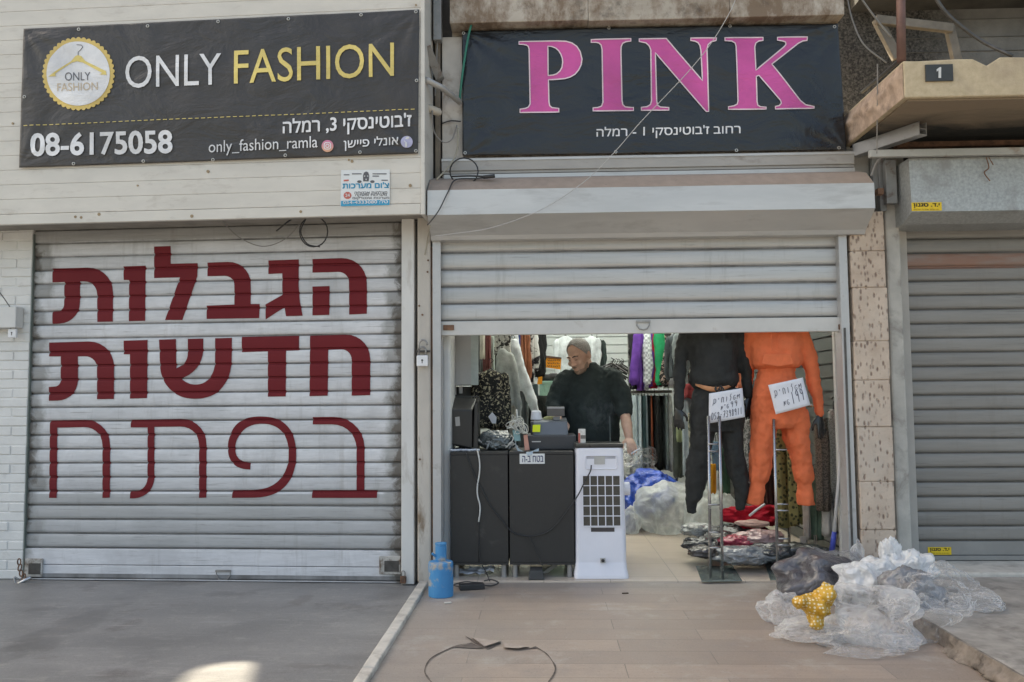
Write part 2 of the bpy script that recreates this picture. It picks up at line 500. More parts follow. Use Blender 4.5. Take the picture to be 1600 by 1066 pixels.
    cem = t.m
    t = NT('shop_floor_tiles'); p = t.pos()
    br = t.n('TexBrick'); br.offset = 0
    for k, v in (('Scale', 1), ('Brick Width', .45), ('Row Height', .45), ('Mortar Size', .003), ('Bias', 0)): br.inputs[k].default_value = v
    br.inputs['Color1'].default_value = c4((.56, .47, .39)); br.inputs['Color2'].default_value = c4((.52, .44, .365)); br.inputs['Mortar'].default_value = c4((.3, .26, .22))
    t.l(p, br.inputs['Vector'])
    t.col(t.mix(t.math('MULTIPLY', t.ramp(t.noise(p, 5, 7, .65), .4, .75), .45), br.outputs['Color'], (.40, .33, .27))); t.set(.28)
    t.bump(br.outputs['Fac'], -.3, .003)
    return planks, cem, t.m
M_PLANK, M_CEM, M_TILE = ground_mats()
M_CONC = mat('old_concrete', (.29, .27, .245), .85, 0, .3, 7, .7, 45, dirt=(.14, .13, .12), dirtlo=.50, dirthi=.68, dscale=4)
M_CONC2 = mat('pale_concrete', (.50, .475, .43), .85, 0, .2, 9, .5, 60, dirt=(.27, .24, .21), dirtlo=.5, dirthi=.72, dscale=6)
M_KERBDIRT = mat('kerb_side_dirt', (.20, .17, .145), .95, 0, .35, 12, .7, 40, dirt=(.09, .075, .065), dirtlo=.5, dirthi=.65, dscale=9)

MB().box(-60, 60, -60, 40, -.3, -.12).build('street', mat('street_asphalt', (.135, .132, .128), .9, 0, .15, 4, .4, 60), kind='structure')
MB().box(XL, XR, .6, YS, -.12, 0).build('pavement', M_PLANK, kind='structure')
MB().box(-14, XL - .063, .6, 6.4, -.12, Z_L).build('neighbour_terrace', M_CEM, kind='structure')
k = MB(); random.seed(3)
y = .6
while y < 5.66:
    L = random.uniform(.5, .9); y2 = min(5.66, y + L)
    k.box(XL - .061, XL + random.uniform(-.004, .003), y + .003, y2 - .003, -.1, Z_L + .042 + random.uniform(0, .006)); y = y2
k.build('kerb_strip', M_CONC2, kind='structure', bevel=.008)
MB().box(XR, 14, .6, 5.52, -.12, Z_R).build('neighbour_pavement', M_CONC, kind='structure', bevel=.012)
# crumbled edge of that raised pavement: broken render along the step
k = MB(); NY_, NZ_ = 260, 8; vs = []
for j in range(NZ_ + 1):
    for i in range(NY_ + 1):
        y_ = .62 + 4.88 * i / NY_; q_ = j / NZ_
        n_ = noise.noise((y_ * 5, q_ * 1.5, 1)) + .6 * noise.noise((y_ * 17, q_ * 4, 2)) + .3 * noise.noise((y_ * 45, q_ * 9, 3))
        x_ = XR - .006 - (.035 * (1 - q_) ** 1.6 + .012) * max(0, .55 + n_) - .012 * (1 - q_)
        vs.append((x_, y_, .003 + (Z_R - .002) * q_))
k.add(vs, [(j * (NY_ + 1) + i, j * (NY_ + 1) + i + 1, (j + 1) * (NY_ + 1) + i + 1, (j + 1) * (NY_ + 1) + i) for j in range(NZ_) for i in range(NY_)])
k.add([vs[NZ_ * (NY_ + 1) + i] for i in range(NY_ + 1)] + [(XR + .02, .62 + 4.88 * i / NY_, Z_R - .004) for i in range(NY_ + 1)], [(i, i + 1, NY_ + 2 + i, NY_ + 1 + i) for i in range(NY_)])
k.build('crumbled_step', M_KERBDIRT, kind='structure', smooth=True)
MB().box(2.29, 14, 5.52, 6.4, -.1, .105).build('neighbour_doorstep', M_CONC2, kind='structure', bevel=.015)
MB().box(-.775, 2.28, YS, 10.9, -.12, .012).box(-1.2, -.776, 6.21, 10.9, -.12, .012).build('shop_floor', M_TILE, kind='structure', bevel=.004)

# cut line round an old cover, and gaps where tiles broke away
M_GAP = mat('dirt_in_gap', (.12, .10, .088), 1, 0, .4, 30, .3)
k = MB()
ringpx = [(690, 1085), (668, 1058), (664, 1046), (672, 1030), (690, 1019), (714, 1009), (738, 1004.5)]
rt = [(836, 1010), (852, 1020), (863, 1033), (868, 1046), (860, 1062), (842, 1080)]
bt = [(842, 1080), (800, 1096), (760, 1100), (720, 1096), (690, 1085)]
def gpt(x, y): return G(x, y, .003)
for part in (ringpx, rt, bt):
    pp = spline([Vector((a, b, 0)) for a, b in part], 6)
    n = len(pp)
    for i in range(n - 1):
        a, b = pp[i], pp[i + 1]
        w = 1.25 + 1.3 * noise.noise((a.x * .09, a.y * .09, 0))
        d = (b - a).normalized(); q = Vector((-d.y, d.x, 0)) * w
        k.add([gpt(a.x + q.x, a.y + q.y * .55), gpt(b.x + q.x, b.y + q.y * .55), gpt(b.x - q.x, b.y - q.y * .55), gpt(a.x - q.x, a.y - q.y * .55)], [(0, 1, 2, 3)])
for poly in ([(706, 1011), (738, 1005), (755, 1013), (748, 1013.5)], [(758, 1013), (782, 1004), (783, 1006), (762, 1014.5)], [(826, 1014), (836, 1010), (840, 1012.5)], [(726, 993), (741, 1001), (756, 1011), (752, 1012), (738, 1003)]):
    k.prism([poly], lambda a, b, w: G(a, b, .004 - w), .002)
k.build('cover_cut', M_GAP, kind='structure')
M_SHARD = mat('broken_tile', (.36, .30, .26), .6, 0, .2, 20, .2)
for poly, lab in (([(738, 996), (782, 1002), (757, 1010)], 'triangular broken floor tile piece lifted at the edge of the round cut'),
                  ([(788, 1004.5), (826, 1010), (810, 1013), (788, 1011.5)], 'four-sided broken floor tile piece right of the triangular one')):
    MB().prism([poly], lambda a, b, w: G(a, b, .014 - w), .012).build('tile_shard', M_SHARD, label=lab, cat='tile piece', group='broken tile pieces')

# ================================================================== WALLS
M_WALLTOP = None
def stained_wall():
    t = NT('stained_render'); p = t.pos()
    n1 = t.noise(t.mapped(p, (1, 1, 2.5)), 2.2, 9, .65, .1)
    c = t.mix(t.ramp(n1, .35, .65), (.36, .315, .26), (.48, .43, .37))
    c = t.mix(t.math('MULTIPLY', t.ramp(t.noise(t.mapped(p, (2.2, 1, 1.2)), 2.4, 9, .72, .1), .44, .60), .9), c, (.17, .115, .075))
    c = t.mix(t.math('MULTIPLY', t.ramp(t.noise(p, 6, 8, .7), .54, .68), .75), c, (.08, .066, .055))
    t.col(c); t.set(.9); t.bump(t.noise(p, 16, 8, .7), .6, .015)
    return t.m
M_WALLTOP = stained_wall()
xw0, xw1 = P(672, 100, 5.82).x, P(1309, 100, 5.82).x
k = MB(); k.box(-.62, xw1, 5.82, 6.05, 2.62, 4.3)
uw = k.build('upper_wall', M_WALLTOP, label='stained rendered wall above the pink sign, brown with damp and rust', cat='wall')
# rough beam course standing out over the sign, broken at its lower edge
zb = P(1000, 34, 5.66).z
k = MB(); random.seed(11)
x = -.62
while x < xw1 - .02:
    x2 = min(xw1, x + random.uniform(.7, 1.3))
    k.box(x + .0006, x2 - .0006, 5.655 + random.uniform(-.006, .006), 5.819, zb + random.uniform(.0, .02), 4.2); x = x2
k.build('beam_course', M_WALLTOP, uw, bevel=.006)
# light pilaster left of the sign
k = MB(); k.box(P(691, 150, 5.8).x, P(724, 150, 5.8).x, 5.79, 5.818, 2.64, zb - .02)
k.build('render_patch', mat('pale_render', (.52, .49, .45), .9, 0, .15, 5, .4, 40, dirt=(.30, .24, .19), dirtlo=.56, dirthi=.7, dscale=4), uw, bevel=.004)

# masonry of the two shops (behind panel and shutters) and the added sheet above them
M_PLAIN = mat('plain_render', (.42, .40, .37), .9, 0, .15, 3, .3)
MB().box(-30, -1.21, 6.12, 6.4, Z_L, 4.3).box(-1.21, -.70, 6.06, 6.2, 0, 4.3).build('neighbour_wall', M_PLAIN, label='plain rendered wall behind the shutter of the left shop', cat='wall')
MB().box(2.62, 30, 6.9, 7.1, 0, 9.5).build('rear_wall', M_PLAIN, label='plain wall behind the shutter of the right shop', cat='wall')
# unseen sheet added for shade, its hole shaped to throw a terrace sun patch
tgt = G(334, 1072, Z_L)
hp = tgt + SUN_DIR * ((6.2 - tgt.y) / SUN_DIR.y)
k = MB()
def sunproj(x, y):
    g_ = G(x, y, Z_L); q_ = g_ + SUN_DIR * ((6.2 - g_.y) / SUN_DIR.y); return (q_.x, q_.z)
hole = [sunproj(x, y) for x, y in ((240, 1150), (262, 1090), (284, 1062), (305, 1047), (330, 1039), (360, 1035), (385, 1034), (397, 1036), (393, 1052), (380, 1090), (360, 1150))]
hx0, hx1 = min(p_[0] for p_ in hole) - .3, max(p_[0] for p_ in hole) + .3
hz0, hz1 = min(p_[1] for p_ in hole) - .3, max(p_[1] for p_ in hole) + .3
k.prism([[(hx0, hz0), (hx1, hz0), (hx1, hz1), (hx0, hz1)], hole], lambda a, b, w: Vector((a, 6.195 + w, b)), .01)
k.box(-60, hx0, 6.195, 6.205, 4.3, 11.5).box(hx1, 30, 6.195, 6.205, 4.3, 11.5)
k.box(hx0, hx1, 6.195, 6.205, 4.3, hz0).box(hx0, hx1, 6.195, 6.205, hz1, 11.5)
k.build('added_shade_sheet', M_PLAIN, label='tall unseen sheet added above the shops for shade, holed for one sun patch', cat='added_shade_sheet', fix=False)

# shop interior shell
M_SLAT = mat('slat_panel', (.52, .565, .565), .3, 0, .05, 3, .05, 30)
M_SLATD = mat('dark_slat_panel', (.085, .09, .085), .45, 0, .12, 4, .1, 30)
def slatwall(name, fn, a0, a1, z0, z1, m, label, pitch=.105):
    b = MB(); z = z0
    while z < z1:
        b.add([fn(*q) for q in ((a0, 0, z), (a1, 0, z), (a0, 0, z + pitch - .012), (a1, 0, z + pitch - .012), (a0, .02, z), (a1, .02, z), (a0, .02, z + pitch - .012), (a1, .02, z + pitch - .012))],
              [(0, 1, 3, 2), (4, 6, 7, 5), (0, 4, 5, 1), (2, 3, 7, 6), (0, 2, 6, 4), (1, 5, 7, 3)]); z += pitch
    b.add([fn(*q) for q in ((a0, .021, z0), (a1, .021, z0), (a1, .021, z1), (a0, .021, z1), (a0, .1, z0), (a1, .1, z0), (a1, .1, z1), (a0, .1, z1))], [(0, 1, 2, 3), (4, 7, 6, 5), (0, 4, 5, 1), (1, 5, 6, 2), (2, 6, 7, 3), (3, 7, 4, 0)])
    return b.build(name, m, label=label, cat='wall panelling')
IXL, IXR, IYB = -1.1, 2.2, 10.6
slatwall('slat_wall', lambda a, w, z: Vector((a, IYB + w, z)), IXL, IXR, .02, 2.96, M_SLAT, 'pale grey-green slatted panelling on the back wall of the shop')
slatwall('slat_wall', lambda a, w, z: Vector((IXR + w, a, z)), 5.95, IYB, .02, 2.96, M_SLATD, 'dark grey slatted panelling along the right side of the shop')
slatwall('slat_wall', lambda a, w, z: Vector((IXL - w, a, z)), 6.25, IYB, .02, 2.96, M_SLAT, 'grey-green slatted panelling along the left side behind the hanging clothes')
MB().box(IXL - .3, IXR + .4, IYB + .11, IYB + .3, 0, 3.1).build('back_wall', M_PLAIN, label='masonry at the very back of the shop', cat='wall')
MB().box(IXR + .11, IXR + .38, 5.9, IYB + .1, 0, 3.0).build('party_wall', M_PLAIN, label='right party wall between the clothes shop and the closed shop', cat='wall')
MB().box(IXL - .38, IXL - .11, 6.21, IYB + .1, 0, 3.0).build('party_wall', M_PLAIN, label='left party wall between the clothes shop and the lettered shutter', cat='wall')
# roof: white boards with an added translucent panel that lets daylight fill the shop
t = NT('added_light_panel'); t.b.inputs['Base Color'].default_value = (.9, .95, .95, 1)
tl = t.n('BsdfTranslucent'); tl.inputs[0].default_value = (.86, .91, .94, 1); t.l(tl.outputs[0], t.out.inputs['Surface']); M_FILLPANEL = t.m
M_CEIL = mat('white_ceiling', (.75, .76, .75), .8, 0, .04, 3, 0)
rf = MB().box(IXL - .3, IXR + .4, 6.06, 6.5, 3.02, 3.2).box(IXL - .3, IXR + .4, 10.0, IYB + .3, 3.02, 3.2).box(IXL - .3, -.85, 6.5, 10.0, 3.02, 3.2).box(2.0, IXR + .4, 6.5, 10.0, 3.02, 3.2).build('shop_roof', M_CEIL, label='white ceiling of the clothes shop round an added translucent light panel', cat='roof')
MB().box(-.85, 2.0, 6.5, 10.0, 3.06, 3.065).build('added_light_panel', M_FILLPANEL, rf)

# ================================================================== LEFT SHOP
# siding panel
M_CREAM = mat('cream_siding', (.585, .555, .50), .5, 0, .07, 3, .08, 20, dirt=(.42, .38, .33), dirtlo=.56, dirthi=.8, dscale=5, stretch=(1, 1, 3))
WP = -.30
zpb = LF.hit(380, 342, WP)[1]; upr = LF.hit(664, 200, WP)[0]; upl = LF.hit(-120, 200, WP)[0]
k = MB(); z = zpb + .075; random.seed(2)
while z < 4.2:
    k.box(upl, upr - .03, WP, WP + .02, z, z + .1027, fr=LF); z += .1035
k.box(upl, upr - .03, WP + .012, .06, zpb + .07, 4.25, fr=LF)
pan = k.build('siding_panel', M_CREAM, label='cream panel of narrow horizontal boards above the lettered shutter', cat='sign panel', bevel=.003)
MB().box(upl, upr - .031, WP - .004, WP + .03, zpb, zpb + .072, fr=LF).build('bottom_trim', M_CREAM, pan, bevel=.004)
MB().box(upr - .03, upr, WP - .006, .02, zpb - .004, 4.25, fr=LF).build('corner_trim', M_CREAM, pan, bevel=.004)
MB().box(upl, upr - .031, WP + .032, .05, zpb + .03, zpb + .068, fr=LF).build('soffit', mat('dirty_soffit', (.28, .26, .23), .9, 0, .2, 6, .2), pan)
for x_, y_ in ((300, 338), (155, 335), (215, 290), (650, 8), (641, 290), (325, 268), (470, 331), (20, 193), (550, 252), (118, 339), (127, 340), (545, 250)):
    MB().disc(LF.pt(x_, y_, WP - .003), LF.n, random.uniform(.006, .012), .006, 10).build('patched_hole', mat('rust_spot', (.32, .24, .15), .9), pan)

# ---- roller shutters
PROF = [(0, .012), (.075, .013), (.105, .004), (.14, -.0005), (.3, -.002), (.55, -.0028), (.8, -.002), (.92, .0005), (.955, .003), (.975, .010)]
def prof_w(z, z0, pitch, flat=1.0):
    q = ((z - z0) / pitch) % 1.0
    for i in range(len(PROF)):
        a = PROF[i]; b = PROF[i + 1] if i + 1 < len(PROF) else (1.0, PROF[0][1])
        if a[0] <= q <= b[0]: return (a[1] + (b[1] - a[1]) * (q - a[0]) / (b[0] - a[0])) * flat
    return 0
def curtain(fr, u0, u1, z0, z1, pitch, w0, nu=24, seed=0, jit=.0015):
    zs = []; z = z0
    while z < z1 - 1e-4:
        zs += [z + q * pitch for q, _ in PROF]; z += pitch
    zs = [q for q in zs if q <= z1] + [z1]
    b = MB(); n = nu + 1
    vs = []
    for zz in zs:
        row = math.floor((zz - z0) / pitch + 1e-6)
        for i in range(n):
            u = u0 + (u1 - u0) * i / nu
            vs.append(fr.at(u, w0 + prof_w(zz, z0, pitch) + jit * noise.noise((u * 2.2 + seed, row * 3.7, seed)) * 2, zz))
    fs = [(r * n + i, r * n + i + 1, (r + 1) * n + i + 1, (r + 1) * n + i) for r in range(len(zs) - 1) for i in range(nu)]
    b.add(vs, fs)
    return b, zs
def shutter_mat(name, base, base2, u_edges=None, paint=None, top=None, pitch=.1, z0=0, metal=.35, rough=.42, rust=None, edge_dirt=(.10, .085, .07), rowvar=.12, bare=None):
    t = NT(name); p = t.pos(); sx = t.n('SeparateXYZ'); t.l(p, sx.inputs[0])
    n1 = t.noise(t.mapped(p, (.6, 1, 7)), 3, 7, .6); n2 = t.noise(p, 7, 8, .7, .5)
    c = t.mix(t.ramp(n1, .3, .7), base, base2)
    row = t.math('FLOOR', t.math('DIVIDE', t.math('SUBTRACT', sx.outputs['Z'], z0), pitch))
    wn = t.n('TexWhiteNoise', noise_dimensions='1D'); t.l(row, wn.inputs['W'])
    if paint:
        # brushed-on white coat: stops short of the ends of each slat and of the top rows
        m = t.math('MULTIPLY', t.math('SUBTRACT', n2, .5), .16)
        m = t.math('ADD', m, t.math('MULTIPLY', t.math('SUBTRACT', wn.outputs['Value'], .5), .10))
        X = t.math('ADD', sx.outputs['X'], m)
        e = t.math('MULTIPLY', t.math('MULTIPLY', t.math('SUBTRACT', X, u_edges[0]), 22, True), t.math('MULTIPLY', t.math('SUBTRACT', u_edges[1], X), 22, True))
        if top: e = t.math('MULTIPLY', e, t.math('MULTIPLY', t.math('SUBTRACT', top, t.math('ADD', sx.outputs['Z'], t.math('MULTIPLY', m, .2))), 60, True))
        if bare:
            bz = t.math('MULTIPLY', t.math('GREATER_THAN', sx.outputs['Z'], bare[0]), t.math('LESS_THAN', sx.outputs['Z'], bare[1]))
            e = t.math('MULTIPLY', e, t.math('SUBTRACT', 1, t.math('MULTIPLY', bz, t.math('ADD', .35, t.math('MULTIPLY', wn.outputs['Value'], .5)))))
        brush = t.noise(t.mapped(p, (2.2, 1, 14)), 3.0, 7, .65, .3)
        pc = t.mix(t.ramp(brush, .36, .66), tuple(v * .86 for v in paint), paint)
        pc = t.mix(t.math('MULTIPLY', t.ramp(t.noise(p, 2.4, 6, .62, .5), .46, .62), .42), pc, tuple(v * .62 for v in paint))
        pc = t.mix(t.math('MULTIPLY', t.ramp(t.noise(t.mapped(p, (1, 1, .12)), 9, 6, .7), .58, .7), .35), pc, (.33, .31, .29))
        c = t.mix(e, c, pc)
    if u_edges:
        m2 = t.math('MULTIPLY', t.math('SUBTRACT', n2, .45), .30)
        de = t.math('MAXIMUM', t.math('MULTIPLY', t.math('SUBTRACT', u_edges[0] - .02, t.math('ADD', sx.outputs['X'], m2)), 25, True), t.math('MULTIPLY', t.math('SUBTRACT', t.math('ADD', sx.outputs['X'], m2), u_edges[1] + .02), 25, True))
        c = t.mix(t.math('MULTIPLY', de, .85), c, edge_dirt)
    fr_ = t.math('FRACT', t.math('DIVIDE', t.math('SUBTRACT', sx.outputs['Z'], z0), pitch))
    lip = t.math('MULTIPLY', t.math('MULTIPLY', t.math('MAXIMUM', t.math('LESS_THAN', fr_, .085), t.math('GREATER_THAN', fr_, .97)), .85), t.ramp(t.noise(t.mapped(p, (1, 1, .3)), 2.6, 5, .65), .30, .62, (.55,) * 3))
    c = t.mix(lip, c, (.05, .047, .042))                      # groove shade painted into the joint between two slats, with patchy grime
    if rust:
        rz = t.math('MULTIPLY', t.math('GREATER_THAN', sx.outputs['Z'], rust[0]), t.math('LESS_THAN', sx.outputs['Z'], rust[1]))
        c = t.mix(t.math('MULTIPLY', rz, t.ramp(t.noise(t.mapped(p, (1, 1, 5)), 2.2, 6, .6), .25, .55)), c, (.24, .135, .10))
    c = t.mix(t.math('MULTIPLY', t.ramp(t.noise(t.mapped(p, (.8, 1, 26)), 4, 6, .7), .58, .70), .6), c, (.12, .11, .10))
    c = t.mix(t.math('MULTIPLY', t.ramp(t.noise(t.mapped(p, (4, 1, .5)), 3, 7, .7), .55, .72), .28), c, (.17, .15, .13))
    hs = t.n('HueSaturation'); t.l(c, hs.inputs['Color'])
    t.l(t.math('ADD', 1 - rowvar, t.math('MULTIPLY', wn.outputs['Value'], rowvar * 1.6)), hs.inputs['Value'])
    t.col(hs.outputs[0]); t.set(t.ramp(n1, .2, .8, (rough - .1,) * 3, (rough + .14,) * 3), metal)
    t.bump(t.noise(t.mapped(p, (1, 1, 3)), 7, 5, .6), .08, .01)
    return t.m

# left shutter
W0 = .05
u0, _ = LF.hit(44, 600, W0); u1, _ = LF.hit(630, 600, W0)
ztop = 2.75
zrail = LF.hit(350, 858, W0)[1]           # top of the bottom bars
pit = .1
X_l, X_r = LF.at(u0, 0, 0).x, LF.at(u1, 0, 0).x
zt_paint = LF.hit(350, 372, W0)[1]
bz0, bz1 = LF.hit(350, 858, W0)[1], LF.hit(350, 772, W0)[1]
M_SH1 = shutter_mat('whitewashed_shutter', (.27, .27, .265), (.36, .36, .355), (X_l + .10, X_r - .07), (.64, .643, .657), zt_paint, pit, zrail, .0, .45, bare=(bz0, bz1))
cb, zs1 = curtain(LF, u0, u1, zrail, ztop, pit, W0, seed=1)
sh1 = thing('roller_shutter', 'closed whitewashed roller shutter with an overlay caption in big dark red Hebrew lettering', 'shutter', LF.at((u0 + u1) / 2, W0, Z_L))
cb.build('curtain', M_SH1, sh1, smooth=True)
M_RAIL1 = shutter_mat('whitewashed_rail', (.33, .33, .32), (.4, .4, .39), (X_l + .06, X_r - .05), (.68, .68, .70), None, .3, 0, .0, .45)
zr2 = LF.hit(350, 884, W0)[1]; zr3 = LF.hit(350, 905, W0)[1]
b = MB(); b.box(u0, u1, W0 - .012, W0 + .02, zr2 + .002, zrail - .003, fr=LF).box(u0, u1, W0 - .014, W0 + .02, zr3 + .003, zr2 - .002, fr=LF).box(u0, u1, W0 - .03, W0 + .02, Z_L + .004, zr3, fr=LF)
b.build('bottom_rail', M_RAIL1, sh1, bevel=.004)
# D handle
hc = LF.pt(349, 893, W0 - .02)
def dring(c, w, h, fr, r=.004):
    pts = [(-w / 2, 0), (w / 2, 0), (w / 2, -h * .45), (w * .3, -h * .9), (0, -h), (-w * .3, -h * .9), (-w / 2, -h * .45)]
    return [c + fr.u * a + Vector((0, 0, q)) for a, q in pts]
M_STEEL = mat('worn_steel', (.32, .31, .30), .4, .8, .2, 20, .1)
M_DARKM = mat('dark_metal', (.09, .085, .08), .5, .5, .3, 20, .2)
M_RUST = mat('rusty_metal', (.20, .11, .07), .9, .2, .4, 15, .5, 60, dirt=(.06, .045, .04), dirtlo=.5, dirthi=.7, dscale=12)
MB().tube(dring(hc, .10, .06, LF), .0045, 6, True).cbox(hc + Vector((0, -.004, .004)), (.11, .006, .014)).build('handle', M_STEEL, sh1)
for (x0, x1, ya, yb) in ((42, 70, 872, 900), (594, 627, 868, 896)):
    ua, za = LF.hit(x0, yb, W0); ub, zb2 = LF.hit(x1, ya, W0)
    MB().box(ua, ub, W0 - .03, W0 - .014, za, zb2, fr=LF).build('lock_plate', mat('scuffed_plate', (.48, .46, .43), .6, .2, .2, 20, .2, dirt=(.15, .11, .08), dirtlo=.48, dirthi=.62, dscale=14), sh1, bevel=.003)
    MB().box(ua + (ub - ua) * .25, ub - .01, W0 - .034, W0 - .0301, za + (zb2 - za) * .15, za + (zb2 - za) * .75, fr=LF).build('lock_slot', M_DARKM, sh1)

# overlay caption added as lettering: outlines cut into bands so that they follow the slats
def q4(lst): return [((p[0] / 2.353, p[1] / 2.353 + 340) + ((p[2] / 2.353,) if len(p) > 2 else ())) for p in lst]
def q5(lst): return [((p[0] / 2.353, p[1] / 2.353 + 640) + ((p[2] / 2.353,) if len(p) > 2 else ())) for p in lst]
LET = [
 q4([(193, 188), (417, 182, 95), (415, 383), (358, 384), (357, 236, 45), (295, 235), (294, 388, 75), (193, 391), (193, 345), (236, 342, 22), (237, 237), (193, 239)]),
 q4([(454, 180), (536, 177), (534, 380), (474, 381), (475, 230), (455, 230)]),
 q4([(567, 107), (628, 105), (628, 170), (727, 168), (726, 215), (671, 377), (607, 377), (662, 220), (567, 223)]),
 q4([(763, 166), (922, 160, 85), (922, 318), (955, 318), (953, 370), (760, 373), (760, 324), (862, 320), (862, 214, 36), (763, 216)]),
 q4([(987, 158), (1099, 154), (1098, 250), (1103, 310), (1113, 361), (1052, 363), (1046, 330), (977, 375), (976, 320), (1038, 285), (1038, 205), (987, 208)]),
 q4([(1149, 153), (1349, 146, 95), (1349, 354), (1284, 357), (1283, 199, 40), (1149, 203)]),
 q4([(1149, 254), (1212, 252), (1211, 358), (1149, 360)]),
 q4([(181, 460), (420, 453, 95), (419, 667), (357, 668), (357, 509, 45), (287, 511), (287, 672, 75), (180, 674), (180, 623), (223, 620, 20), (224, 511), (181, 511)]),
 q4([(455, 453), (543, 450), (541, 664), (478, 666), (478, 503), (455, 503)]),
 q4([(585, 449), (647, 447), (649, 555), (690, 530, 25), (691, 446), (748, 445), (746, 560, 70), (665, 592), (690, 610), (720, 616), (755, 608), (783, 575), (791, 540), (791, 444), (853, 442), (852, 545), (838, 600), (800, 645), (760, 663), (715, 668), (660, 660), (615, 625), (590, 575)]),
 q4([(889, 439), (1100, 434), (1099, 488), (1052, 490), (1051, 658), (985, 659), (985, 492), (889, 495)]),
 q4([(1140, 434), (1362, 427, 95), (1361, 653), (1293, 655), (1293, 483, 40), (1207, 486), (1205, 655), (1138, 657)]),
 q5([(184, 41), (406, 36, 95), (404, 324), (377, 325), (377, 63, 68), (211, 67), (209, 325), (181, 325)]),
 q5([(481, 38), (760, 33, 95), (759, 324), (732, 325), (732, 62, 68), (568, 64), (568, 325, 75), (478, 327), (479, 301), (542, 299, 45), (543, 66), (481, 66)]),
 q5([(855, 297), (950, 296), (1000, 283), (1038, 250), (1059, 205), (1063, 160), (1056, 110), (1035, 76), (1002, 56), (963, 51), (922, 57), (888, 80), (867, 118), (864, 150), (872, 176), (893, 192), (921, 197), (921, 221), (893, 219), (862, 207), (843, 180), (836, 140), (843, 100), (862, 60), (893, 36), (930, 26), (975, 25), (1020, 33), (1058, 58), (1082, 100), (1091, 160), (1086, 215), (1067, 262), (1035, 298), (990, 318), (950, 324), (853, 325)]),
 q5([(1150, 28), (1341, 26, 115), (1340, 296), (1387, 297), (1386, 325), (1147, 325), (1148, 297), (1311, 297), (1311, 54, 90), (1150, 55)]),
]
def clip_band(poly, a, b):
    for sgn, lim in ((1, a), (-1, b)):
        out = []
        for i in range(len(poly)):
            p, q = poly[i], poly[(i + 1) % len(poly)]
            ip, iq = sgn * (p[1] - lim) >= 0, sgn * (q[1] - lim) >= 0
            if ip: out.append(p)
            if ip != iq:
                t_ = (lim - p[1]) / (q[1] - p[1]); out.append((p[0] + (q[0] - p[0]) * t_, lim))
        poly = out
        if len(poly) < 3: return []
    return poly
def red_overlay():
    t = NT('dark_red_overlay'); p = t.pos()
    n = t.noise(p, 3, 6, .6)
    c = t.mix(t.ramp(n, .3, .7), (.140, .011, .016), (.165, .014, .019))
    c = t.mix(t.math('MULTIPLY', t.ramp(t.noise(t.mapped(p, (1, 1, 6)), 7, 8, .75), .62, .76), .28), c, (.26, .10, .10))
    t.col(c); t.set(.7, 0, .25); return t.m
M_RED = red_overlay()
LETNAMES = ['tav', 'vav', 'lamed', 'bet', 'gimel', 'he', 'he', 'tav', 'vav', 'shin', 'dalet', 'het', 'het', 'tav', 'pe', 'bet']
def soften(lp):
    """round only the shallow turns of a traced curve"""
    out = []
    for i, p in enumerate(lp):
        a = Vector(p[:2]) - Vector(lp[i - 1][:2]); b_ = Vector(lp[(i + 1) % len(lp)][:2]) - Vector(p[:2])
        out.append((p[0], p[1], .49 * min(a.length, b_.length)) if len(p) < 3 and a.angle(b_) < .8 else p)
    return out
b = MB()
for li, lp in enumerate(LET):
    if li in (9, 14): lp = soften(lp)
    pl = [LF.hit(x, y, W0 - .004) for x, y in rounded(lp)]
    tris = tessellate_polygon([[Vector((a, q, 0)) for a, q in pl]])
    for tr in tris:
        tri = [pl[i] for i in tr]; zlo = min(q[1] for q in tri); zhi = max(q[1] for q in tri)
        for i in range(len(zs1) - 1):
            if zs1[i + 1] < zlo or zs1[i] > zhi: continue
            c = clip_band(tri, zs1[i], zs1[i + 1])
            if len(c) >= 3: b.add([LF.at(a, W0 + prof_w(min(max(q, zs1[i] + 1e-5), zs1[i + 1] - 1e-5), zrail, pit) - .0035, q) for a, q in c], [tuple(range(len(c)))])
b.build('overlay_lettering', M_RED, sh1)

# brick pier at far left, white frame post, dirty column
random.seed(21)
ub = LF.hit(45, 600, .035)[0]
b = MB(); z = Z_L; row = 0
while z < zpb + .05:
    u = ub - .0; off = (row % 2) * .12
    b_u = ub
    first = True
    while b_u > ub - 1.6:
        L = (.12 if (first and row % 2) else .235)
        b.box(b_u - L + .006, b_u - .002, random.uniform(.026, .034), .06, z + random.uniform(.002, .006), z + random.uniform(.062, .066), fr=LF); b_u -= L; first = False
    z += .068; row += 1
b.box(ub - 1.7, ub - .004, .036, .16, Z_L, zpb + .06, fr=LF)
M_WB = mat('white_painted_brick', (.66, .655, .635), .75, 0, .06, 9, .5, 50, dirt=(.45, .43, .40), dirtlo=.62, dirthi=.8, dscale=6)
pier = b.build('brick_pier', M_WB, label='white painted brick pier at the left end of the lettered shutter', cat='brick wall', bevel=.004, seg=1)
MB().box(ub + .001, ub + .008, .03, .06, Z_L, zpb, fr=LF).build('edge_strip', mat('green_grey_strip', (.14, .165, .15), .6), pier)
ua, _ = LF.hit(-40, 500, -.06); ub2, za = LF.hit(24, 512, -.06); _, zb2 = LF.hit(24, 479, -.06)
eb = MB().box(ua, ub2, -.06, .025, za, zb2, fr=LF).build('wall_box', mat('painted_box', (.60, .595, .575), .6, 0, .06, 9, .15), label='white painted metal box fixed to the brick pier', cat='wall box', bevel=.006)
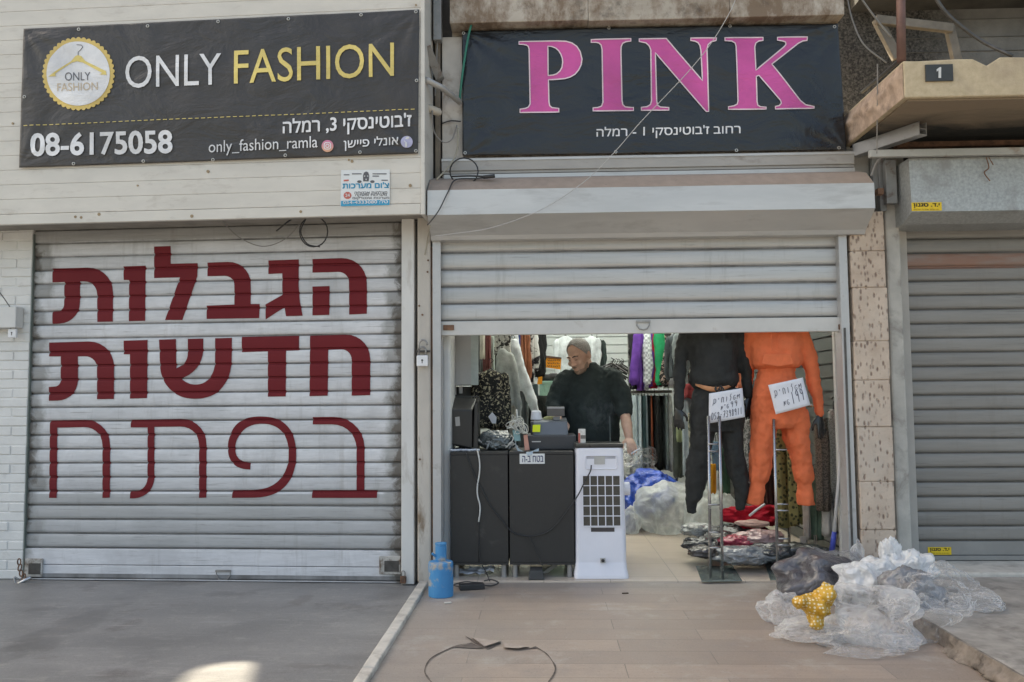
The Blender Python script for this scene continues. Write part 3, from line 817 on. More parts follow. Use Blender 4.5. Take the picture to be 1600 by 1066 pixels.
def padlock(c, w, h, fr, label, body_m, shackle=True, openish=False):
    t_ = thing('padlock', label, 'padlock', c + Vector((0, 0, -h / 2)))
    u_, n_ = fr.u, fr.n
    b = MB(); M = Matrix((u_, n_, Vector((0, 0, 1)))).transposed().to_4x4(); M.translation = c
    b.box(-w / 2, w / 2, -.012, .012, -h / 2, h / 2, M=M); b.build('body', body_m, t_, bevel=.006)
    b = MB(); b.disc(c - n_ * .0125 + Vector((0, 0, .004)), n_, w * .09, .003, 12).cbox(c - n_ * .0125 - Vector((0, 0, h * .12)), (w * .07, .003, h * .22)); b.build('keyhole', M_DARKM, t_)
    if shackle:
        pts = [c + u_ * (w * .30 * cos(a)) + Vector((0, 0, h / 2 + h * .45 + w * .30 * sin(a))) for a in [pi * i / 8 for i in range(9)]]
        pts = [c + u_ * w * .30 + Vector((0, 0, h * .45))] + pts + [c - u_ * w * .30 + Vector((0, 0, h * .45))]
        MB().tube(pts, w * .085, 8).build('shackle', M_STEEL, t_, smooth=True)
    return t_
M_LOCKW = mat('white_lock', (.72, .72, .73), .4, 0, .04, 20, .05)
padlock(LF.pt(20, 521, -.03), .062, .066, LF, 'small white padlock hanging under the box on the brick pier', M_LOCKW)
MB().tube(spline([LF.pt(-20, 438, -.05), LF.pt(0, 458, -.05), LF.pt(15, 479, -.07)], 5), .004, 6).build('wire', M_DARKM, label='short dark wire running down to the box on the brick pier', cat='wire')

M_WPOST = mat('white_post', (.62, .61, .585), .65, 0, .07, 6, .2, 40, dirt=(.34, .29, .24), dirtlo=.60, dirthi=.78, dscale=7, stretch=(1, 1, .35))
ua = LF.hit(627, 600, -.03)[0]; ub = LF.hit(647, 600, -.03)[0]
MB().box(ua, ub, -.03, .12, Z_L + .006, zpb + .06, fr=LF).build('frame_post', M_WPOST, label='white painted metal post at the right end of the lettered shutter', cat='post', bevel=.006)
M_COLUMN = mat('dirty_column', (.50, .46, .41), .85, 0, .12, 5, .4, 45, dirt=(.22, .16, .11), dirtlo=.54, dirthi=.68, dscale=5, stretch=(1.5, 1, .4))
xa, xb = P(652, 600, 5.71).x, P(673, 600, 5.71).x
MB().box(xa, xb, 5.71, 6.05, 0, 2.70).build('column', M_COLUMN, label='narrow dirty cream column between the two shutters, with a padlock hanging on it', cat='column', bevel=.012)
k = MB().box(xb + .002, xb + .014, 5.73, 5.80, .0, 2.3).build('corner_bead', M_RUST, label='thin rusty strip down the edge of the dirty cream column', cat='metal strip')
for px, py in ((650, 377), (665, 387), (654, 478), (656, 492), (660, 425)):
    pass
k = MB()
for px, py in ((669, 407), (655, 478), (668, 425), (660, 492), (656, 718), (668, 560)):
    k.disc(P(px, py, 5.708), (0, 1, 0), .007, .006, 10)
k.build('bolt', M_RUST, bpy.data.objects['column'])
# hasp and padlock on the column
c = P(659, 563, 5.68)
MB().box(c.x - .04, c.x + .055, 5.685, 5.708, c.z + .055, c.z + .068).build('hasp', M_DARKM, label='dark steel hasp bolted to the cream column above the padlock', cat='hasp')
padlock(P(660, 564, 5.675), .078, .075, PK, 'white padlock hanging from the hasp on the cream column', M_LOCKW)
c = P(661, 551, 5.67); w = .030
MB().tube([c + Vector((w * cos(a), 0, .05 + w * 1.2 * sin(a))) for a in [pi * i / 8 for i in range(9)]] + [c + Vector((-w, 0, .0))], .0065, 8).build('lock_loop', M_STEEL, bpy.data.objects['hasp'], smooth=True)

# padlocks at the foot of the lettered shutter
t_ = thing('padlock', 'long silver padlock on a rusty chain at the left foot of the lettered shutter', 'padlock', LF.pt(33, 908, -.06))
c1 = LF.pt(48, 902, -.05); c2 = LF.pt(25, 914, -.08)
MB().tube([c1, c2], .011, 8).build('body', mat('bright_steel', (.55, .55, .56), .3, .8, .1, 30, .05), t_, smooth=True)
MB().tube(spline([c2, LF.pt(22, 902, -.07), LF.pt(30, 906, -.06)], 4), .006, 8).build('shackle', M_STEEL, t_, smooth=True)
b = MB()
for i, (x_, y_) in enumerate(((30, 878), (31, 887), (33, 896), (37, 902))):
    cc = LF.pt(x_, y_, -.045); b.tube([cc + LF.u * (.012 * cos(a)) + Vector((0, .008 * sin(a) if i % 2 else 0, .022 * sin(a))) for a in [2 * pi * q / 10 for q in range(10)]], .005, 6, True)
b.build('chain', M_RUST, t_)
t_ = padlock(LF.pt(630, 906, -.045), .04, .05, LF, 'small rusty padlock at the right foot of the lettered shutter', M_RUST)

# ================================================================== PINK SHOP FRONT
M_GALV = mat('galvanised', (.50, .50, .495), .42, .45, .08, 4, .05, 30, dirt=(.34, .32, .30), dirtlo=.58, dirthi=.8, dscale=4, stretch=(1, 1, .5))
M_BOXF = mat('galvanised_box', (.52, .515, .50), .42, .35, .14, 1.6, .06, 14, dirt=(.36, .35, .335), dirtlo=.52, dirthi=.74, dscale=3.2, stretch=(.5, 1, 2.4))
M_DUST = mat('brown_dust', (.30, .235, .19), .95, 0, .12, 12, .3, 60, dirt=(.19, .15, .12), dirtlo=.62, dirthi=.75, dscale=25)
sh2 = thing('roller_shutter', 'half-raised silver roller shutter over the open shop, dusty box on top', 'shutter', (P(1000, 600, 5.75).x, 5.75, 0))
xl, xr = P(667, 310, 5.45).x, P(1369, 310, 5.45).x
prof = [(5.80, P(1000, 273, 5.80).z), (5.60, P(1000, 276, 5.60).z), (5.475, P(1000, 292, 5.475).z), (5.47, P(1000, 331, 5.47).z), (5.64, P(1000, 364, 5.64).z), (5.66, P(1000, 371, 5.66).z), (5.80, P(1000, 371, 5.66).z)]
b = MB(); n = len(prof); NU = 16
xs = [xl + (xr - xl) * i / NU for i in range(NU + 1)]
for j in range(n):
    a, q = prof[j], prof[(j + 1) % n]
    b.cur = 1 if j in (0, 1) else 0
    vs = []
    for x_ in xs:
        for (yy, zz) in (a, q):
            vs.append((x_, yy + (.002 * noise.noise((x_ * 1.7, zz * 3, 2)) if j == 2 else 0), zz))
    b.add(vs, [(2 * i, 2 * i + 2, 2 * i + 3, 2 * i + 1) for i in range(NU)])
b.cur = 0
for x_ in (xl, xr): b.add([(x_, yy, zz) for yy, zz in prof], [tuple(range(n))])
b.build('shutter_box', [M_BOXF, M_DUST], sh2)
PIT2 = .12
zc0 = P(1000, 499, 5.76).z; zc1 = P(1000, 360, 5.76).z
xa, xb = P(686, 450, 5.76).x, P(1322, 450, 5.76).x
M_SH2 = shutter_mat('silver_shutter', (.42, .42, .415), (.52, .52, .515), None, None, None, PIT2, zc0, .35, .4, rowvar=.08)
cb, _ = curtain(PK, xa, xb, zc0, zc1, PIT2, .012, seed=9)
cb.build('curtain', M_SH2, sh2, smooth=True)
zr = P(1000, 521, 5.73).z
MB().box(xa + .01, xb + .004, 5.742, 5.775, zr, zc0 - .002).build('bottom_rail', mat('pale_rail', (.55, .54, .52), .5, .2, .08, 5, .1, 30, dirt=(.38, .34, .3), dirtlo=.6, dirthi=.78, dscale=6), sh2, bevel=.005)
for c_, w_ in ((P(701, 512, 5.738), .075), (P(1318, 511, 5.738), .07)):
    MB().box(c_.x - w_ / 2, c_.x + w_ / 2, 5.730, 5.7415, c_.z - .018, c_.z + .018).build('rail_latch', M_RUST, sh2, bevel=.003)
c_ = P(1005, 503, 5.733)
MB().tube(dring(c_, .085, .055, PK), .0042, 6, True).cbox(c_ + Vector((0, 0, .003)), (.10, .008, .014)).build('handle', M_STEEL, sh2)
M_GUIDE = mat('guide_rail', (.46, .46, .46), .45, .35, .06, 8, .05, 30, dirt=(.30, .28, .26), dirtlo=.58, dirthi=.75, dscale=8)
for x0, x1 in ((676, 689), (1318, 1331)):
    a, q = P(x0, 600, 5.70).x, P(x1, 600, 5.70).x
    b = MB().box(a, q, 5.70, 5.712, .004, zc1).box(a, a + .012, 5.712, 5.83, .004, zc1).box(q - .012, q, 5.80, 5.83, .004, zc1)
    b.build('guide_rail', M_GUIDE, sh2, bevel=.002)
a, q = P(1321.5, 600, 5.695).x, P(1324.5, 600, 5.695).x
MB().box(a, q, 5.692, 5.699, .02, zr + .02).build('rail_groove', M_DARKM, sh2)
# lintel strips between sign and box
xa, xb = P(690, 260, 5.76).x, P(1335, 260, 5.76).x
b = MB().box(xa, xb, 5.755, 5.819, P(1000, 262, 5.755).z, P(1000, 242, 5.755).z).box(xa, xb, 5.765, 5.819, P(1000, 267, 5.765).z, P(1000, 262.6, 5.765).z)
lin = b.build('lintel', mat('grey_lintel', (.36, .34, .315), .55, .2, .1, 4, .1, 20, dirt=(.22, .19, .16), dirtlo=.56, dirthi=.75, dscale=4, stretch=(1, 1, 3)), label='grey metal lintel strip under the pink sign', cat='lintel', bevel=.003)
MB().box(xa, xb, 5.75, 5.7535, P(1000, 246.5, 5.75).z, P(1000, 243, 5.75).z).build('top_edge', M_BOXF, lin)
MB().box(xa + .02, xb - .004, 5.74, 5.764, P(1000, 277, 5.74).z, P(1000, 268, 5.74).z).build('bright_strip', M_BOXF, lin)

# jambs inside the opening
M_JAMB = mat('pale_jamb', (.55, .56, .56), .5, 0, .06, 6, .1)
MB().box(P(690, 600, 5.86).x, P(704, 600, 5.86).x, 5.86, 6.2, .014, 2.6).build('jamb', M_JAMB, label='pale upright jamb left of the counter, inside the shutter', cat='door jamb', bevel=.02)
MB().box(P(1306, 600, 5.88).x, P(1321, 600, 5.88).x, 5.88, 5.93, .014, 2.6).build('jamb', mat('pale_jamb_grey', (.50, .49, .47), .5, 0, .08, 6, .1), label='pale upright jamb right of the knitted clothes, inside the shutter', cat='door jamb', bevel=.006)
MB().box(IXL - .1, IXR + .12, 5.86, 6.05, 2.2, 3.0).build('inner_lintel', M_PLAIN, label='rendered beam behind the raised shutter', cat='beam')
MB().box(IXL - .1, P(689, 600, 5.9).x, 5.86, 6.05, .014, 2.2).build('inner_pier', M_PLAIN, label='rendered pier behind the left guide rail', cat='wall')

# stone pillar and concrete strip
def stone_mat():
    t = NT('bush_hammered_stone'); p = t.pos()
    n1 = t.noise(p, 6, 7, .6)
    c = t.mix(t.ramp(n1, .3, .7), (.46, .36, .285), (.62, .51, .415))
    c = t.mix(t.math('MULTIPLY', t.ramp(t.noise(p, 2.2, 6, .65), .45, .65), .5), c, (.52, .46, .40))
    vo = t.n('TexVoronoi'); vo.inputs['Scale'].default_value = 30; t.l(t.mapped(p, (1.45, 1, .62)), vo.inputs['Vector'])
    pit_ = t.ramp(vo.outputs['Distance'], .20, .40, (1, 1, 1), (0, 0, 0))
    gate = t.ramp(t.noise(p, 16, 4, .6), .38, .55)
    f = t.math('MULTIPLY', pit_, gate)
    c = t.mix(t.math('MULTIPLY', f, .8), c, (.17, .11, .085)); t.col(c); t.set(.9)
    t.bump(t.math('SUBTRACT', t.noise(p, 40, 6, .65), t.math('MULTIPLY', f, .9)), .8, .008)
    return t.m
M_STONE = stone_mat()
xa, xb = P(1337, 600, 5.69).x, P(1392, 600, 5.69).x
ys_ = [330, 392, 449, 533, 594, 667, 753, 828, 900]
b = MB(); random.seed(4)
for i in range(len(ys_) - 1):
    z1, z0 = P(1365, ys_[i], 5.69).z, max(.0, P(1365, ys_[i + 1], 5.69).z)
    b.box(xa + random.uniform(-.004, .004), xb + random.uniform(-.006, .004), 5.69 + random.uniform(-.005, .004), 5.9, z0 + .0012, z1 - .0012)
b.box(xa + .01, xb - .01, 5.70, 5.9, 0, P(1365, 330, 5.69).z)
b.build('stone_pillar', M_STONE, label='pillar of pinkish bush-hammered stone blocks right of the open shop', cat='pillar', bevel=.007)
M_STRIP = mat('patchy_cement', (.46, .44, .40), .9, 0, .15, 6, .5, 40, dirt=(.28, .26, .235), dirtlo=.5, dirthi=.66, dscale=5)
b = MB(); xa, xb = P(1393, 600, 5.76).x, P(1416, 600, 5.76).x
b.box(xa, xb, 5.76, 6.4, .0, 2.75)
b.build('cement_strip', M_STRIP, label='rough grey cement edge between the stone pillar and the right shutter', cat='wall edge', bevel=.015)

# ================================================================== RIGHT SHOP
W3 = .16
xa, xb = P(1410, 600, 5.75 + W3).x, 4.2
zr0 = P(1530, 846, 5.9).z
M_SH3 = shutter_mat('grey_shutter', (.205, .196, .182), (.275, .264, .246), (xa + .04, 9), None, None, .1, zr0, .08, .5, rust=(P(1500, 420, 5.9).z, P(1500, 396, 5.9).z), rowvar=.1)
sh3 = thing('roller_shutter', 'closed bare grey roller shutter with one rusty slat, at the right', 'shutter', ((xa + xb) / 2, 5.9, .105))
cb, _ = curtain(PK, xa, xb, zr0, 2.6, .1, W3, nu=20, seed=5); cb.build('curtain', M_SH3, sh3, smooth=True)
zq = P(1530, 868, 5.9).z
MB().box(xa, xb, 5.905, 5.935, zq + .002, zr0 - .002).box(xa, xb, 5.90, 5.935, .11, zq - .002).build('bottom_rail', mat('grey_rail', (.27, .265, .255), .5, .25, .1, 5, .1), sh3, bevel=.003)
bx0 = P(1424, 300, 5.50).x
prof = [(5.95, P(1500, 246, 5.52).z), (5.52, P(1500, 246, 5.52).z), (5.50, P(1500, 330, 5.50).z), (5.66, P(1500, 349, 5.64).z), (5.95, P(1500, 349, 5.64).z)]
b = MB()
for j in range(5):
    a, q = prof[j], prof[(j + 1) % 5]
    b.add([(bx0, a[0], a[1]), (4.4, a[0], a[1]), (4.4, q[0], q[1]), (bx0, q[0], q[1])], [(0, 1, 2, 3)])
for x_ in (bx0, 4.4): b.add([(x_, yy, zz) for yy, zz in prof], [(0, 1, 2, 3, 4)])
M_BOXR = mat('spangled_box', (.37, .385, .38), .42, .25, .22, 55, .05, 30, dirt=(.28, .28, .27), dirtlo=.55, dirthi=.7, dscale=5)
b.build('shutter_box', M_BOXR, sh3, bevel=.006)
M_YEL = mat('yellow_sticker', (.72, .50, .02), .5, 0, .06, 20, 0)
M_INK = mat('black_ink', (.02, .02, .02), .6, 0, 0, 5, 0)
def sticker(x0, y0, x1, y1, Y, txt, parent):
    A, B = P(x0, y1, Y), P(x1, y0, Y)
    s_ = MB().box(A.x, B.x, Y - .002, Y, A.z, B.z).build('sticker', M_YEL, parent)
    q = MB(); put_text(q, txt, (x0 + 3, y0 + (y1 - y0) * .62), (x1 - 3, y0 + (y1 - y0) * .62), (y1 - y0) * .48, lambda a, c_: P(a, c_, Y - .004), .03)
    put_text(q, 'ןופלט תוריש םיסירת', (x0 + 3, y1 - 1), (x1 - 4, y1 - 1), (y1 - y0) * .2, lambda a, c_: P(a, c_, Y - .004), .0)
    q.build('print', M_INK, s_)
sticker(1424.5, 316, 1471, 330, 5.498, 'ןונגס .ד.י', sh3)
sticker(1450, 855, 1486, 867, 5.903, 'ןונגס .ד.י', sh3)
MB().tube(spline([P(1541, 246, 5.49), P(1545, 262, 5.49), P(1538, 270, 5.49), P(1547, 283, 5.49)], 5), .004, 6).build('wire_end', M_RUST, sh3)
MB().tube(spline([P(1545, 246, 5.49), P(1552, 258, 5.48), P(1549, 252, 5.48)], 4), .003, 6).build('wire_end', M_RUST, sh3)

# balcony slab overhead
def balcony_mat():
    t = NT('balcony_render'); p = t.pos()
    n1 = t.noise(p, 20, 7, .65); n2 = t.noise(p, 2.5, 6, .6, .6)
    c = t.mix(t.ramp(n1, .3, .7), (.43, .345, .225), (.57, .47, .325))
    c = t.mix(t.math('MULTIPLY', t.ramp(n2, .5, .7), .6), c, (.33, .26, .19))
    t.col(c); t.set(.95); t.bump(t.noise(p, 90, 5, .7), .7, .008); return t.m
M_BAL = balcony_mat()
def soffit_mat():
    t = NT('dark_soffit'); p = t.pos()
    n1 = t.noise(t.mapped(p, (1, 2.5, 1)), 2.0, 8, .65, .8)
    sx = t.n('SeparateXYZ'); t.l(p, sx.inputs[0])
    f = t.math('ADD', t.math('MULTIPLY', t.math('SUBTRACT', sx.outputs['Y'], 5.12), 2.4), t.math('MULTIPLY', t.math('SUBTRACT', n1, .5), 1.6), True)  # underside colour turns near-black towards the wall, broken up by noise
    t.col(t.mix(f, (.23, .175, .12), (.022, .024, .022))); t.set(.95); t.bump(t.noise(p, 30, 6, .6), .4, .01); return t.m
YB = 4.9
zbt, zbb = P(1500, 92, YB).z, P(1500, 151, YB).z
xbl = P(1412, 120, YB).x
b = MB()
NX = 30
# slab with a chipped upper edge
xs = [xbl + (4.6 - xbl) * i / NX for i in range(NX + 1)]
tops = [zbt + .012 * noise.noise((x_ * 6, 1.3, 0)) - (.05 if abs(x_ - P(1543, 90, YB).x) < .05 else 0) for x_ in xs]
v_ = []
for i, x_ in enumerate(xs): v_ += [(x_, YB, zbb), (x_, YB, tops[i]), (x_, 6.35, zbt), (x_, 6.35, zbb)]
f_ = []
for i in range(NX):
    for a in range(4):
        c_ = (a + 1) % 4; f_.append((4 * i + a, 4 * i + c_, 4 * i + 4 + c_, 4 * i + 4 + a))
f_ += [(0, 1, 2, 3), tuple(4 * NX + i for i in (3, 2, 1, 0))]
b.add(v_, f_)
bal = b.build('balcony', M_BAL, label='ochre rendered balcony slab with house number 1 above the right shutter', cat='balcony', bevel=.008)
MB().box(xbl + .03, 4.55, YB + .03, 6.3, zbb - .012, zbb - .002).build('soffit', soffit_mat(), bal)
# broken render along its left side
b = MB(); NY_, NZ_ = 90, 14; vs = []
for j in range(NZ_ + 1):
    for i in range(NY_ + 1):
        y_ = YB + .004 + 1.3 * i / NY_; q_ = j / NZ_
        n_ = noise.noise((y_ * 4, q_ * 2.2, 7)) + .6 * noise.noise((y_ * 11, q_ * 6, 5)) + .35 * noise.noise((y_ * 32, q_ * 14, 3))
        vs.append((xbl - .003 - .028 * max(0, .25 + n_) * min(1, i / 6) * sin(pi * min(.98, q_ + .02)), y_, zbb + .002 + (zbt - zbb - .02) * q_))
b.add(vs, [(j * (NY_ + 1) + i, j * (NY_ + 1) + i + 1, (j + 1) * (NY_ + 1) + i + 1, (j + 1) * (NY_ + 1) + i) for j in range(NZ_) for i in range(NY_)])
b.build('chipped_edge', mat('chipped_render', (.40, .30, .23), .95, 0, .3, 12, .6, dirt=(.20, .15, .12), dirtlo=.52, dirthi=.66, dscale=9), bal, smooth=True)
A, B = P(1447, 127, YB - .012), P(1489, 100, YB - .012)
pl = MB().box(A.x, B.x, YB - .012, YB - .001, A.z, B.z).build('number_plate', mat('black_plate', (.035, .037, .036), .5, 0, .2, 20, .1), label='small black house number plate reading 1 on the balcony edge', cat='number plate', bevel=.002)
q = MB().prism([[(1463.5, 108.5), (1468.5, 105), (1470.6, 105), (1470.6, 122), (1466.4, 122), (1466.4, 110.5), (1463.5, 112)]], lambda a, c_, w: P(a, c_, YB - .0155 + w), .003); q.build('numeral', mat('grey_white', (.62, .62, .60), .6), pl)
MB().tube([P(1408.5, 97, YB + .06), P(1407, -40, YB + .06)], .026, 12).build('rail_post', mat('brown_paint_post', (.14, .075, .06), .6, .2, .25, 10, .3), label='rusty brown upright post standing on the balcony corner', cat='post', smooth=True)
MB().tube([P(1404, 96, YB + .2), P(1347, 144, 5.9)], .012, 8).build('rod', M_DARKM, label='dark steel rod slanting from the balcony corner to the sooty wall', cat='rod')
# sooty wall above, and what stands in front of it
def soot():
    t = NT('sooty_wall'); p = t.pos(); sx = t.n('SeparateXYZ'); t.l(p, sx.inputs[0])
    n1 = t.noise(p, 3, 8, .65); n2 = t.noise(p, 60, 4, .7)
    f = t.math('ADD', t.math('MULTIPLY', t.math('SUBTRACT', sx.outputs['X'], P(1440, 60, 6.3).x), 3.0), t.math('MULTIPLY', t.math('SUBTRACT', n1, .5), 1.2), True)
    c = t.mix(f, t.mix(t.ramp(n2, .4, .7), (.025, .024, .023), (.14, .13, .12)), t.mix(t.ramp(n1, .3, .7), (.11, .107, .102), (.21, .205, .195)))
    t.col(c); t.set(.95); t.bump(n2, .6, .012); return t.m
sw = MB().box(xw1 + .004, 6, 6.36, 6.5, zbt - .6, 4.6).build('sooty_wall', soot(), label='soot blackened wall behind the balcony, turning grey to the right', cat='wall')
b = MB()
for py in (30, 58, 80): b.box(xw1 + .5, 6, 6.352, 6.359, P(1500, py, 6.35).z - .002, P(1500, py, 6.35).z + .002)
b.build('joint_line', mat('joint_grey', (.10, .098, .093), .9), sw)
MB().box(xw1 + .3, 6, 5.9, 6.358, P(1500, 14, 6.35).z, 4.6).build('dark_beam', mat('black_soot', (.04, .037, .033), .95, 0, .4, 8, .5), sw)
M_OLDW = mat('weathered_wood', (.17, .145, .115), .85, 0, .25, 10, .3, 60)
def bar(mb, a, b_, w_, d_):
    a = Vector(a); b_ = Vector(b_); t_ = (b_ - a).normalized(); y_ = Vector((0, 1, 0)); x_ = t_.cross(y_).normalized()
    mb.add([p_ + x_ * sx_ * w_ / 2 + y_ * sy_ * d_ / 2 for p_ in (a, b_) for sy_ in (-1, 1) for sx_ in (-1, 1)], [(0, 1, 3, 2), (4, 6, 7, 5), (0, 4, 5, 1), (2, 3, 7, 6), (0, 2, 6, 4), (1, 5, 7, 3)])
b = MB(); YF = 6.0
bar(b, P(1370, 30, YF), P(1402, 92, YF), .065, .05); bar(b, P(1368, 31, YF - .03), P(1488, 45, YF - .03), .062, .045); bar(b, P(1483, 42, YF), P(1496, 100, YF), .06, .05)
b.build('window_frame', M_OLDW, label='old leaning wooden window frame standing on the balcony', cat='window frame', bevel=.004)
M_CABLE = mat('grey_cable', (.22, .21, .20), .6, 0, .15, 20, 0)
MB().tube(spline([P(1452, -20, 5.3), P(1480, 22, 5.3), P(1530, 62, 5.3), P(1582, 88, 5.2)], 6), .012, 8).build('cable', M_DARKM, label='thick dark cable sagging across the grey wall above the balcony', cat='cable', smooth=True)
MB().tube(spline([P(1322, -10, 5.75), P(1332, 32, 5.75), P(1350, 70, 5.76), P(1385, 98, 5.8)], 6), .006, 6).build('cable', M_CABLE, label='thin pale wire crossing the sooty wall beside the pink sign', cat='cable', smooth=True)
MB().tube(spline([P(1340, -10, 5.8), P(1366, 26, 5.85), P(1392, 58, 5.9)], 6), .007, 6).build('cable', M_CABLE, label='short pale wire reaching the old window frame', cat='cable', smooth=True)
# aluminium beam sticking out, angle bar, struts
ca, cbm = P(1338, 236, 5.78), P(1442, 201, 5.30)
t_ = thing('aluminium_beam', 'loose aluminium channel beam jutting out under the balcony', 'beam', ca)
d = (cbm - ca).normalized(); sd = Vector((0, 0, 1)).cross(d).normalized(); up = d.cross(sd)
def chan(mb, w_, h_, th):
    M = Matrix((d, sd, up)).transposed().to_4x4(); M.translation = ca; L = (cbm - ca).length
    mb.box(0, L, -w_, w_, -h_, -h_ + th, M=M).box(0, L, -w_, -w_ + th, -h_ + th + .0005, h_, M=M).box(0, L, w_ - th, w_, -h_ + th + .0005, h_, M=M).box(0, L, -w_ + th + .0005, w_ - th - .0005, -.004, .002, M=M)
b = MB(); chan(b, .035, .042, .006); b.build('channel', mat('dull_aluminium', (.36, .36, .365), .4, .6, .12, 8, .05, dirt=(.18, .15, .13), dirtlo=.55, dirthi=.72, dscale=9), t_)
MB().box(P(1356, 240, 5.5).x, 4.6, 5.46, 5.50, P(1500, 244, 5.48).z, P(1500, 233, 5.48).z).build('angle_bar', mat('grey_angle', (.42, .42, .40), .55, .3, .12, 6, .1, dirt=(.24, .16, .11), dirtlo=.60, dirthi=.75, dscale=5), label='long grey angle bar running above the right shutter box', cat='metal bar', bevel=.003)
MB().box(P(1396, 232, 5.8).x, 4.6, 5.74, 5.80, P(1500, 232, 5.8).z, P(1500, 221, 5.8).z).build('rusty_bar', M_RUST, label='rusty brown bar in the shade under the balcony', cat='metal bar')
b = MB(); 
for x0, x1, y0, y1, Y in ((1376, 1383, 245, 330, 5.72), (1386, 1400, 250, 318, 5.66), (1365, 1372, 244, 300, 5.74)):
    A, B = P(x0, y1, Y), P(x1, y0, Y); b.box(A.x, B.x, Y, Y + .05, A.z, B.z)
b.build('bracket', mat('dull_steel', (.24, .24, .235), .55, .4, .2, 8, .2, dirt=(.12, .07, .05), dirtlo=.55, dirthi=.7, dscale=9), label='grey steel bracket straps between the silver shutter box and the right shutter', cat='bracket', bevel=.003)
MB().tube(spline([P(1371, 100, 5.2), P(1371, 150, 5.25), P(1370, 240, 5.4)], 6), .004, 6).build('cable', M_CABLE, label='thin wire hanging straight down past the aluminium beam', cat='cable')
MB().tube(spline([P(1377, 246, 5.6), P(1369, 256, 5.6), P(1361, 275, 5.6)], 5), .007, 6).build('cable', M_CABLE, label='short pale cable end beside the steel bracket', cat='cable')
c_ = P(1374, 300, 5.6)
MB().cbox(c_, (.04, .05, .04)).build('pipe_stub', M_RUST, label='square rusty tube end beside the silver shutter box', cat='pipe', bevel=.003)
# dark fill under the balcony, behind bars
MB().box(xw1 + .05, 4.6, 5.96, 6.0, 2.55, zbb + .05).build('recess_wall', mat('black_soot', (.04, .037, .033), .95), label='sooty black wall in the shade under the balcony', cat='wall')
# ================================================================== SIGNS
def vinyl(name, col, rough=.38):
    t = NT(name); p = t.pos()
    n1 = t.noise(p, 2.2, 5, .55, .3)
    t.col(t.mix(t.ramp(n1, .3, .7), tuple(v * .8 for v in col), tuple(v * 1.25 for v in col)))
    t.set(t.ramp(n1, .25, .75, (rough - .08,) * 3, (rough + .12,) * 3), 0, .55)
    h = t.math('ADD', t.noise(t.mapped(p, (1.1, 1, 2.2)), 2.0, 5, .55, .8), t.math('MULTIPLY', t.noise(p, 14, 4, .6, .5), .12))
    t.bump(h, .55, .05)
    return t.m
M_VINB = vinyl('brown_black_vinyl', (.034, .030, .028), .42)
M_VINK = vinyl('black_vinyl', (.014, .016, .019), .30)
M_PW = vinyl('white_print', (.66, .66, .67), .45); M_PY = vinyl('yellow_print', (.66, .52, .16), .45); M_PP = vinyl('pink_print', (.56, .075, .30), .42)
M_GOLD = vinyl('gold_print', (.60, .43, .12), .45); M_PDARK = vinyl('dark_print', (.09, .09, .10), .5); M_PBEI = vinyl('beige_print', (.52, .42, .30), .5)
M_EYE = mat('eyelet_metal', (.5, .48, .44), .4, .7, .1, 30, 0)
def sag(a, b, TL, BR):
    """slack of a hanging banner: gathers running from the fixed corners, in metres"""
    s_ = 0
    x = (a - TL[0]) / (BR[0] - TL[0]); y = (TL[1] - b) / (TL[1] - BR[1])
    e = max(0, min(1, 4 * min(x + .02, 1.02 - x)))
    for cx, cy in ((0, 0), (1, 0), (0, 1), (1, 1)):
        dx, dy = (x - cx) * 2.6, (y - cy); r = sqrt(dx * dx + dy * dy); th = math.atan2(dy, dx)
        s_ += .005 * math.exp(-r * 2.2) * sin(th * 12 + cx * 2 + cy) * min(1, r * 5)
    s_ += .007 * noise.noise((a * 1.9, b * 2.2, 3)) + .0045 * noise.noise((a * 1.0 + b * 2.4, b * 4.5, 9)) + .0025 * noise.noise((a * 7, b * 1.6, 4))
    return s_
def banner(name, corners, hit, at, w, m, label):
    TL, TR, BR, BL = [hit(*c) for c in corners]
    NX, NY = 230, 92; vs = []
    def pos2(s_, t_):
        top = (TL[0] + (TR[0] - TL[0]) * s_, TL[1] + (TR[1] - TL[1]) * s_); bot = (BL[0] + (BR[0] - BL[0]) * s_, BL[1] + (BR[1] - BL[1]) * s_)
        return (top[0] + (bot[0] - top[0]) * t_, top[1] + (bot[1] - top[1]) * t_)
    for j in range(NY + 1):
        for i in range(NX + 1):
            a, b_ = pos2(i / NX, j / NY)
            vs.append(at(a, w + sag(a, b_, TL, BR), b_))
    n = NX + 1
    k = MB().add(vs, [(j * n + i, j * n + i + 1, (j + 1) * n + i + 1, (j + 1) * n + i) for j in range(NY) for i in range(NX)])
    # hem turned round the edge gives the sheet its thickness
    o = k.build(name, m, smooth=True, label=label, cat='banner')
    md = o.modifiers.new('thick', 'SOLIDIFY'); md.thickness = .003; md.offset = 1 if False else 0
    def surf(px, py, lift=.0075):
        a, b_ = hit(px, py); return at(a, w + sag(a, b_, TL, BR) - lift, b_)
    return o, surf
b1, sf1 = banner('shop_banner', [(37, 45), (655, 15), (653, 240), (30, 262)], lambda x, y: LF.hit(x, y, WP - .016), LF.at, WP - .016, M_VINB, 'brown-black vinyl banner reading ONLY FASHION with a round hanger emblem')
